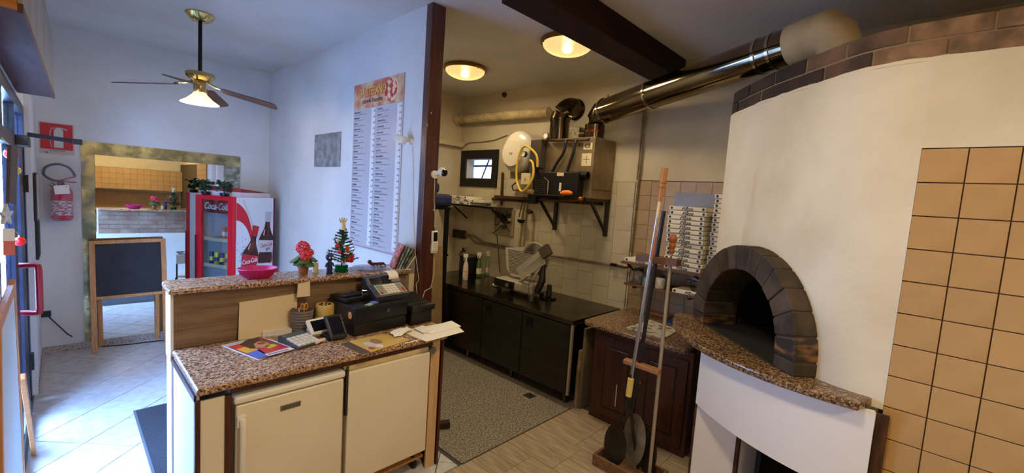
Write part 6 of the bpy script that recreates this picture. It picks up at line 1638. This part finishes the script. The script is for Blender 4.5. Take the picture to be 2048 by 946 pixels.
# white curved fascia under the shelf and the base below it
FR = GR-.055
outer = arc(FR, 190.0, 141, 24, Vector((GCx, GCy))); inner = arc(FR-.03, 190.0, 141, 24, Vector((GCx, GCy)))
no = len(outer)
zbt = [.672+(.752-.672)*k/(no-1) for k in range(no)]
vs = [(x, y, z) for (x, y), z in zip(outer, zbt)]+[(x, y, z) for (x, y), z in zip(inner, zbt)]+[(x, y, ZG-.042) for x, y in outer]+[(x, y, ZG-.042) for x, y in inner]
fs = [(0, no, 3*no, 2*no), (no-1, 3*no-1, 4*no-1, 2*no-1)]
for k in range(no-1): fs += [(k, k+1, no+k+1, no+k), (2*no+k, 3*no+k, 3*no+k+1, 2*no+k+1), (k, 2*no+k, 2*no+k+1, k+1), (no+k, no+k+1, 3*no+k+1, 3*no+k)]
MB().add(vs, fs).build('curved_fascia', WHITEP, ov, smooth=True)
px0 = 2.855
base = [(px0, .945), (px0, .685), (px0+.06, .685), (px0+.06, .945)]
BX(px0, 3.40, .70, .955, 0, ZG-.042).build('base_pier', WHITEP, ov)
BX(px0-.012, px0+.03, .683, .702, 0, .74).build('opening_trim', M('worn_brown_edge', (84, 46, 30), .7, c2=(50, 28, 18), ns=18), ov)
BX(px0-.004, px0+.012, .953, .966, 0, ZG-.042).build('edge_trim', M('worn_brown_edge', (0, 0, 0)), ov)
BX(XT+.02, XK-.03, .075, .16, 0, ZG-.045).build('base_pier', WHITEP, ov)
BX(3.55, XK-.03, .16, .70, 0, ZG-.045).build('niche_back', SOOT, ov)
BX(px0, 3.55, .16, .70, 0, .012).build('niche_floor', SOOT, ov)
BX(px0-.0, 3.55, .16, .70, .74, ZG-.045).build('niche_lintel', SOOT, ov)
BX(2.664, XT-.007, .030, .078, 0, 1.10).build('wood_edge_strip', M('worn_brown_wood', (88, 56, 36), .7, c2=(58, 36, 24), ns=8, stretch=(6, 6, 1)), ov, bevel=.003)
# ragged plaster lip over the crown foot
# crown bricks, two courses
MBR = piecevar(M('sooty_crown_brick', (116, 88, 64), .9, c2=(72, 56, 42), ns=5, nd=6, bump=.6, bs=18, world=True), .14)
CBR = piecevar(M('old_crown_brick', (158, 122, 88), .95, c2=(106, 84, 60), ns=11, nd=8, bump=1.0, bs=26, world=True), .14)
DBR = piecevar(M('smoked_crown_brick', (62, 48, 36), .9, c2=(42, 33, 26), ns=6, nd=6, bump=.6, bs=18, world=True), .2)
random.seed(21)
ch = .086
path = [Vector((XT+.004, -1.6))]+[Vector(p) for p in [(XT+.004, .06)]+[(x+.003, y-.003) for x, y in FACE]]
cum = [0]
for a, b in zip(path, path[1:]): cum.append(cum[-1]+(b-a).length)
def along(s_):
    for i in range(len(path)-1):
        if s_ <= cum[i+1] or i == len(path)-2:
            t = (s_-cum[i])/(cum[i+1]-cum[i]); p = path[i].lerp(path[i+1], t); d = (path[i+1]-path[i]).normalized(); return p, Vector((d.y, -d.x))
def strip(s0, s1, o0, o1, nn):
    P, Q = [], []
    for k in range(nn+1):
        p, nr = along(s0+(s1-s0)*k/nn); P.append(p+nr*o0); Q.append(p+nr*o1)
    return P+list(reversed(Q))
TOT = cum[-1]
for j in range(2):
    s_ = .0 - (.13 if j else 0)
    while s_ < TOT-.02:
        s0, s1 = max(s_, 0)+.004, min(s_+.27, TOT)-.004
        if s1-s0 > .03:
            poly = strip(s0, s1, random.uniform(-.002, .007), .12, 5); n = len(poly)
            zb = [ztop(p.x, p.y)+.001+j*ch for p in poly]; hh_ = ch-.006+random.uniform(-.004, .002)
            vs = [(p.x, p.y, z) for p, z in zip(poly, zb)]+[(p.x, p.y, z+hh_) for p, z in zip(poly, zb)]
            mid, _ = along((s0+s1)/2)
            MB().add(vs, [tuple(reversed(range(n))), tuple(range(n, 2*n))]+[(i, (i+1) % n, n+(i+1) % n, n+i) for i in range(n)]).build('crown_brick', DBR if mid.x > 2.95 else MBR if mid.x > 2.72 else CBR, ov, bevel=.006)
        s_ += .27
poly = strip(0, TOT, .010, .11, 40); n = len(poly)
vs = [(p.x, p.y, ztop(p.x, p.y)-.004) for p in poly]+[(p.x, p.y, ztop(p.x, p.y)+2*ch-.012) for p in poly]
MB().add(vs, [tuple(reversed(range(n))), tuple(range(n, 2*n))]+[(i, (i+1) % n, n+(i+1) % n, n+i) for i in range(n)]).build('crown_mortar', M('crown_mortar', (138, 116, 88), .95, bump=.5, bs=30), ov)
# ragged plaster lip at the foot of the crown
rl_ = []
NL = 60
for k in range(NL+1):
    p, nr = along(TOT*k/NL); o_ = random.uniform(-.010, -.002); h_ = random.uniform(.002, .012)
    z = ztop(p.x, p.y)
    rl_.append([Vector((*(p+nr*.004), z-.02)), Vector((*(p+nr*(o_)), z-.012)), Vector((*(p+nr*o_), z+h_*.4)), Vector((*(p+nr*.006), z+h_))])
MB().loft(rl_).build('plaster_lip', PLASTER, ov, smooth=True)
# brick and plaster roof of the block, so it does not stand hollow
MB().prism([(XT+.1, -1.6), (XK-.02, -1.6), (XK-.02, 1.0), (3.7, .98), (3.5, 1.0), (2.85, .35), (XT+.1, .21)], 2.66, 2.70).build('oven_roof', MTR, ov)

# ------------------------------------------------------------------ wooden cabinet with granite top
cx0, cy0, cy1 = 3.445, 1.215, 2.125
cb_ = thing('wooden_cabinet', 'dark brown wooden base cabinet with two panelled doors left of the oven', 'cabinet', (3.8, 1.67, 0))
CABW = M('dark_cabinet_wood', (70, 30, 16), .4, c2=(46, 20, 11), ns=4, nd=5, stretch=(5, 5, .6), coat=.2)
BX(cx0+.02, XK-.03, cy0, cy1, .0, .875).build('carcass', CABW, cb_)
BX(cx0, cx0+.022, cy1-.05, cy1+.0, .0, .875).build('face_stile', CABW, cb_); BX(cx0, cx0+.022, cy0, cy0+.03, .0, .875).build('face_stile', CABW, cb_)
BX(cx0, cx0+.022, cy0+.03, cy1-.05, .80, .875).build('face_rail', CABW, cb_); BX(cx0, cx0+.022, cy0+.03, cy1-.05, .0, .06).build('face_rail', CABW, cb_)
ymid = (cy0+.03+cy1-.05)/2
for (y0, y1, hs) in ((ymid+.004, cy1-.052, -1), (cy0+.032, ymid-.004, 1)):
    d = BX(cx0-.018, cx0-.001, y0, y1, .065, .80).build('door', CABW, cb_, bevel=.003)
    fr = .075
    BX(cx0-.0195, cx0-.0178, y0+fr, y1-fr, .065+fr, .80-fr).build('recess', M('cabinet_groove', (30, 13, 8), .6), d)
    BX(cx0-.026, cx0-.0178, y0+fr+.018, y1-fr-.018, .065+fr+.018, .80-fr-.018).build('raised_panel', CABW, d, bevel=.006)
    ky = y0+.035 if hs < 0 else y1-.035
    MB().cyl((cx0-.018, ky, .50), (cx0-.036, ky, .50), .008, .012, 12).build('knob', BRASS, d, smooth=True)
o = BX(cx0-.0278, cx0-.0262, 1.84, 1.845, .20, .40).build('paint_drip', PAPER, cb_)
top = [(XK-.016, 2.21), (3.42, 2.21)]+[(3.40+.0-.08*math.sin(a), 2.13+.08*math.cos(a)) for a in [PI/2*k/8 for k in range(9)]]+[(3.32, 1.235), (XK-.016, 1.235)]
gt = MB().prism(top, .878, .918).build('stone_worktop', GRAN2, None, bevel=.010, seg=3); tag(gt, 'brown granite counter top on the dark wooden cabinet', 'worktop')
ZT = .918
# boards in the gap
for k, (y0, y1, h_, x_, lab) in enumerate([(2.235, 2.262, .80, 3.46, 'tall grey-brown board standing between the steel counter and the cabinet'), (2.265, 2.29, .58, 3.44, 'short pale board standing beside the steel counter'), (2.295, 2.318, .42, 3.47, 'shortest pale board touching the steel counter')]):
    o = BX(x_, x_+.25, y0, y1, 0, h_).build('loose_board', M('board_%d' % k, [(104, 92, 74), (150, 128, 96), (140, 116, 84)][k], .8, c2=(110, 92, 66), ns=6), bevel=.002); tag(o, lab, 'board', 'boards in the gap')
# newspaper, blue cloth, chopping board on the granite
np_ = [onz(*q, ZT) for q in [(1255, 655), (1290, 640), (1355, 660), (1330, 668)]]
o = patch([onz(*q, ZT+.008) for q in [(1252, 655), (1300, 640), (1358, 660), (1328, 677)]], ZT+.0005, ZT+.010).build('newspaper', M('newsprint_dark', (190, 180, 160), .8, c2=(90, 84, 74), ns=14, lo=.5, hi=.62)); tag(o, 'open newspaper lying on the brown granite counter behind the peels', 'newspaper')
c = onz(1348, 643, ZT)
cl = MB(); rs = random.Random(8); n = 10; vs = []
for i in range(n):
    for j in range(n):
        u, v = i/(n-1)-.5, j/(n-1)-.5; r_ = max(0, 1-(2*u)**2)*max(0, 1-(2*v)**2)
        vs.append((c.x+u*.20, c.y-.02+v*.16, ZT+.001+.05*r_+.012*r_*math.sin(9*u+4*v)+.008*r_*math.sin(13*v)))
cl.add(vs, [(i*n+j, (i+1)*n+j, (i+1)*n+j+1, i*n+j+1) for i in range(n-1) for j in range(n-1)])
o = cl.build('blue_cloth', M('blue_rag', (24, 62, 120), .8), smooth=True); tag(o, 'crumpled blue cloth on the granite counter beside the oven shelf', 'cloth')
c = onz(1318, 632, ZT)
o = BX(c.x-.02, c.x+.22, c.y-.10, c.y+.14, ZT+.0005, ZT+.022).build('chopping_board', M('pale_red_wood', (170, 110, 76), .6, c2=(150, 92, 60), ns=8), bevel=.004); tag(o, 'pale wooden chopping board on the granite counter behind the newspaper', 'board')

# wall shelves with pizza cartons
sh1 = thing('wall_shelf', 'upper wooden shelf carrying the tall stacks of pizza cartons', 'shelf', (4.05, 1.75, 1.44))
WS = M('shelf_brown_wood', (110, 74, 46), .6, c2=(84, 54, 32), ns=5, stretch=(6, .8, 6))
BX(3.86, XK-.013, 1.036, 2.16, 1.425, 1.447).build('board', WS, sh1, bevel=.002)
for y in (1.45, 2.12): plankbar((XK-.03, y, 1.26), (3.92, y, 1.42), .018, .018, 'brace', RUST, sh1)
sh2 = thing('wall_shelf', 'lower wooden shelf with jars under the pizza cartons', 'shelf', (4.05, 1.75, 1.22))
BX(3.88, XK-.013, 1.24, 2.12, 1.215, 1.235).build('board', WS, sh2, bevel=.002)
for y in (1.5, 2.05): BX(3.95, XK-.013, y-.01, y+.01, 1.18, 1.215).build('bracket', RUST, sh2)
random.seed(12)
for k in range(14):
    pizza_box((3.875+random.uniform(-.006, .01), 1.555+random.uniform(-.012, .012)+(.012 if k > 9 else 0), 1.4475+k*.0415), random.uniform(-.014, .014), 'white pizza carton in the front stack above the cabinet, %s of fourteen from below' % ordn[k].replace('lowest', 'first'), 'pizza boxes in the front stack', h=.0405 if False else .038)
for k in range(17):
    pizza_box((3.94, 1.198+random.uniform(-.008, .008), 1.4475+k*.0415), random.uniform(-.02, .02), 'white pizza carton in the stack half hidden by the oven, %s of seventeen from below' % ordn[k].replace('lowest', 'first'), 'pizza boxes in the rear stack')
pizza_box((3.885, 1.97, 1.4475), .02, 'single pizza carton at the left end of the upper shelf', 'pizza boxes lying singly')
pizza_box((3.875, 1.46, 1.2355), -.03, 'single pizza carton lying on the lower shelf beside the oven arch', 'pizza boxes lying singly')
o = MB().box(-.003, .003, -.22, .16, 0, .71, Matrix.Translation((4.222, 1.67, 1.4475))).build('plastic_sheet', M('grey_film', (120, 114, 104), .25), bevel=.0); tag(o, 'grey sheet leaning on the tan tiles behind the pizza cartons', 'sheet')
o.location.z = 1.4475
def jar(p, r, h, c, lid, lab):
    t = thing('jar', lab, 'jar', p, 0, 'jars on the lower shelf')
    MB().lathe([(r*.9, 0), (r, .008), (r, h*.75), (r*.8, h*.85), (r*.75, h*.88)], (0, 0, 0), 18).build('glass_body', M('jar_%d_%d_%d' % c, c, .15, c2=tuple(min(255, x+40) for x in c), ns=20), t, smooth=True, local=True)
    MB().cyl((0, 0, h*.86), (0, 0, h), r*.82, n=18).build('lid', M('lid_%d_%d_%d' % lid, lid, .4), t, smooth=True, local=True)
jar(Vector((3.98, 2.02, 1.2355)), .055, .15, (96, 92, 80), (30, 28, 28), 'tall glass jar with black lid on the lower shelf')
jar(Vector((3.95, 1.91, 1.2355)), .045, .09, (100, 140, 126), (120, 150, 140), 'small pale green jar on the lower shelf')
jar(Vector((3.96, 1.78, 1.2355)), .045, .12, (206, 196, 170), (40, 40, 40), 'cream jar behind the peel handles on the lower shelf')
wb = thing('wire_basket', 'wire basket of blue and red pens on the carton beside the oven arch', 'basket', (3.95, 1.40, 1.2745))
for k in range(14):
    a = 2*PI*k/14
    MB().tube([(.05*math.cos(a), .07*math.sin(a), .002), (.07*math.cos(a), .10*math.sin(a), .075)], .002, 4).build('wire', BLACKM, wb, local=True)
for (s, z) in ((1.0, .075), (.85, .04), (.72, .003)): MB().tube([(.07*s*math.cos(2*PI*k/20), .10*s*math.sin(2*PI*k/20), z) for k in range(21)], .0025, 4).build('hoop', BLACKM, wb, local=True)
for k, (c, nm) in enumerate([((30, 60, 140), 'blue'), ((150, 36, 34), 'red'), ((206, 206, 206), 'white')]):
    b0 = wb.location
    o = MB().tube([b0+Vector((-.01*k, -.08, .085+.006*k)), b0+Vector((.01, .13-.02*k, .092+.006*k))], .006, 6).build('marker_pen', M('marker_%d' % k, c, .4), smooth=True); tag(o, '%s marker lying across the wire basket by the oven' % nm, 'pen', 'markers in the basket')

# ------------------------------------------------------------------ peel stand and peels
rp = Vector((2.90, 1.245, 0))
ps = thing('peel_stand', 'stand with wooden tray, tall steel rod and slotted wooden bars for pizza peels', 'stand', (2.90, 1.40, 0))
TRW = M('tray_wood', (128, 92, 58), .7, c2=(98, 68, 42), ns=5, stretch=(1, 6, 6))
tray = [(2.80, 1.16), (3.05, 1.16), (3.05, 1.66), (2.86, 1.69), (2.80, 1.60)]
BX(2.80, 3.06, 1.17, 1.66, .0, .02).build('tray_floor', TRW, ps)
for q in ((2.80, 2.82, 1.17, 1.66), (3.04, 3.06, 1.17, 1.66), (2.82, 3.04, 1.17, 1.19), (2.82, 3.04, 1.64, 1.66)): BX(*q, .02, .085).build('tray_side', TRW, ps, bevel=.002)
MB().cyl((rp.x, rp.y, .02), (rp.x, rp.y, 1.66), .0125, n=12).build('rod', M('grey_rod', (176, 164, 142), .45, .6), ps, smooth=True)
MB().cyl((rp.x, rp.y, 1.66), (rp.x, rp.y, 1.71), .007, n=10).build('rod_tip', CHROME, ps, smooth=True)
MB().lathe([(.012, 1.69), (.02, 1.705), (.016, 1.725), (.022, 1.735), (.024, 1.755), (.018, 1.765), (.030, 1.785), (.030, 1.805), (.015, 1.825)], (rp.x, rp.y, 0), 16).build('turned_knob', M('red_turned_wood', (150, 82, 46), .4), ps, smooth=True)
NW = M('notched_bar_wood', (104, 68, 42), .6, c2=(84, 52, 32), ns=6)
a, b = onx(1283, 506, 2.86), onx(1354, 520, 2.90)
BX(2.835, 2.915, 1.175, 1.475, 1.615, 1.660).build('upper_bar', NW, ps, bevel=.004)
BX(2.835, 2.895, 1.225, 1.50, .845, .880).build('lower_bar', M('tan_bar_wood', (150, 104, 66), .5), ps, bevel=.008)
def tiltpole(p, q, r, n=10): return MB().cyl(p, q, r, n=n)
def blade_disc(c, axis_u, nrm, ru, rv, nm, mat, par, th=.004):
    nrm = Vector(nrm).normalized(); u = Vector(axis_u).normalized(); v = nrm.cross(u); n = 28
    ring = [c+u*ru*math.cos(2*PI*k/n)+v*rv*math.sin(2*PI*k/n) for k in range(n)]
    MB().add([p-nrm*th/2 for p in ring]+[p+nrm*th/2 for p in ring], [tuple(reversed(range(n))), tuple(range(n, 2*n))]+[(i, (i+1) % n, n+(i+1) % n, n+i) for i in range(n)]).build(nm, mat, par)
AL = M('worn_aluminium', (176, 170, 156), .45, .7, c2=(110, 104, 92), ns=5, nd=6, rvar=.1)
IRON = M('burnt_iron', (36, 32, 28), .6, .5, c2=(56, 48, 40), ns=6)
def peel(lab, ztip, tip_px, foot_px, foot_z, xt, xf, handle, shaftmat, bladespec, wood=True):
    tip = onx(*tip_px, xt); ft = onx(*foot_px, xf)
    t = thing('pizza_peel', lab, 'pizza peel', (ft.x, ft.y, .021), 0, 'long-handled peels in the stand')
    return t, tip, ft
# peel 1: chrome shaft, turned wood grip, round pale blade
t, tip, ft = peel('long chrome-shafted peel with pale turned wooden grip, the tallest', 0, (1330, 336), (1255, 800), 0, 2.80, 2.80, None, None, None)
g0 = lerp(tip, ft, .135)
MB().tube([tip, lerp(tip, g0, .3), lerp(tip, g0, .6), g0], [.021, .022, .019, .014], 14).build('wood_grip', M('honey_wood', (178, 118, 62), .4), t, smooth=True)
for f_ in (.45, .58): MB().cyl(lerp(tip, g0, f_-.012), lerp(tip, g0, f_+.012), .0225, n=14).build('grip_ring', M('ring_dark', (110, 60, 26), .5), t, smooth=True)
MB().cyl(g0, lerp(tip, ft, .20), .010, n=10).build('ferrule', CARD, t, smooth=True)
MB().cyl(lerp(tip, ft, .19), ft, .0095, n=12).build('shaft', M('peel_steel', (205, 198, 186), .32, .9), t, smooth=True)
dn = (ft-tip).normalized()
MB().cyl(lerp(tip, ft, .88)-dn*.0, lerp(tip, ft, 1.04), .016, n=12).build('tape_wrap', BLACKP, t, smooth=True)
cbl = ft+dn*.17
blade_disc(Vector((2.93, 1.40, .265)), dn, (-1, .25, .1), .205, .105, 'blade', AL, t)
MB().cyl(ft, Vector((2.92, 1.41, .40)), .010, n=8).build('neck', IRON, t, smooth=True)
# peel 2: black pole
t, tip, ft = peel('black-handled peel standing between the chrome peel and the rod', 0, (1328, 422), (1262, 830), 0, 2.86, 2.88, None, None, None)
MB().cyl(tip, ft, .014, n=12).build('shaft', BLACKP, t, smooth=True)
MB().cyl(ft, Vector((2.96, 1.36, .05)), .012, n=10).build('neck', IRON, t, smooth=True)
blade_disc(Vector((2.985, 1.32, .20)), (0, 0, 1), (-1, .35, 0), .17, .10, 'blade', IRON, t)
# peel 3: steel pole with yellow tape, dark small blade
t, tip, ft = peel('steel peel with yellow tape low on its shaft and dark round blade', 0, (1303, 520), (1256, 800), 0, 2.78, 2.80, None, None, None)
MB().cyl(tip, ft, .0095, n=12).build('shaft', M('blued_steel', (170, 172, 182), .3, .9), t, smooth=True)
top0 = lerp(tip, ft, -.16)
MB().cyl(top0, tip, .011, n=12).build('orange_grip', M('orange_wood', (160, 102, 64), .5), t, smooth=True)
y0_, y1_ = onx(1262, 757, 2.785), onx(1257, 792, 2.785)
MB().cyl(y0_, y1_, .022, n=14).build('yellow_tape', M('yellow_tape', (206, 182, 96), .5), t, smooth=True)
MB().cyl(ft, Vector((2.85, 1.50, .36)), .010, n=8).build('neck', IRON, t, smooth=True)
blade_disc(Vector((2.865, 1.515, .20)), (0, -.05, 1), (-1, .05, .06), .165, .095, 'blade', IRON, t)
# little things on the kitchen floor
dnn = thing('floor_drain', 'square floor drain with dirty edge set in the terrazzo', 'drain', (3.29, 2.74, 0))
mm = Matrix.Translation((3.29, 2.735, 0)) @ Matrix.Rotation(-.12, 4, 'Z')
MB().box(-.11, .11, -.08, .08, -.0008, .001, mm).build('frame', M('drain_pale', (150, 140, 120), .8, c2=(110, 100, 84), ns=20), dnn)
MB().box(-.055, .045, -.055, .05, .001, .003, mm).build('grate', M('drain_dark', (52, 48, 42), .6, .3), dnn)
MB().cyl((3.30, 2.73, .003), (3.30, 2.73, .0045), .022, n=12).build('hole', BLACKP, dnn)
wd = onz(905, 815, 0)
o = MB().box(-.10, .10, -.03, .03, 0, .055, Matrix.Translation((2.20, 2.82, 0)) @ Matrix.Rotation(-.5, 4, 'Z')).build('wood_block', M('dark_block', (54, 34, 24), .7, c2=(36, 24, 18), ns=8), bevel=.004); tag(o, 'dark wooden block on the terrazzo beside the bar end', 'block')
# temp lights
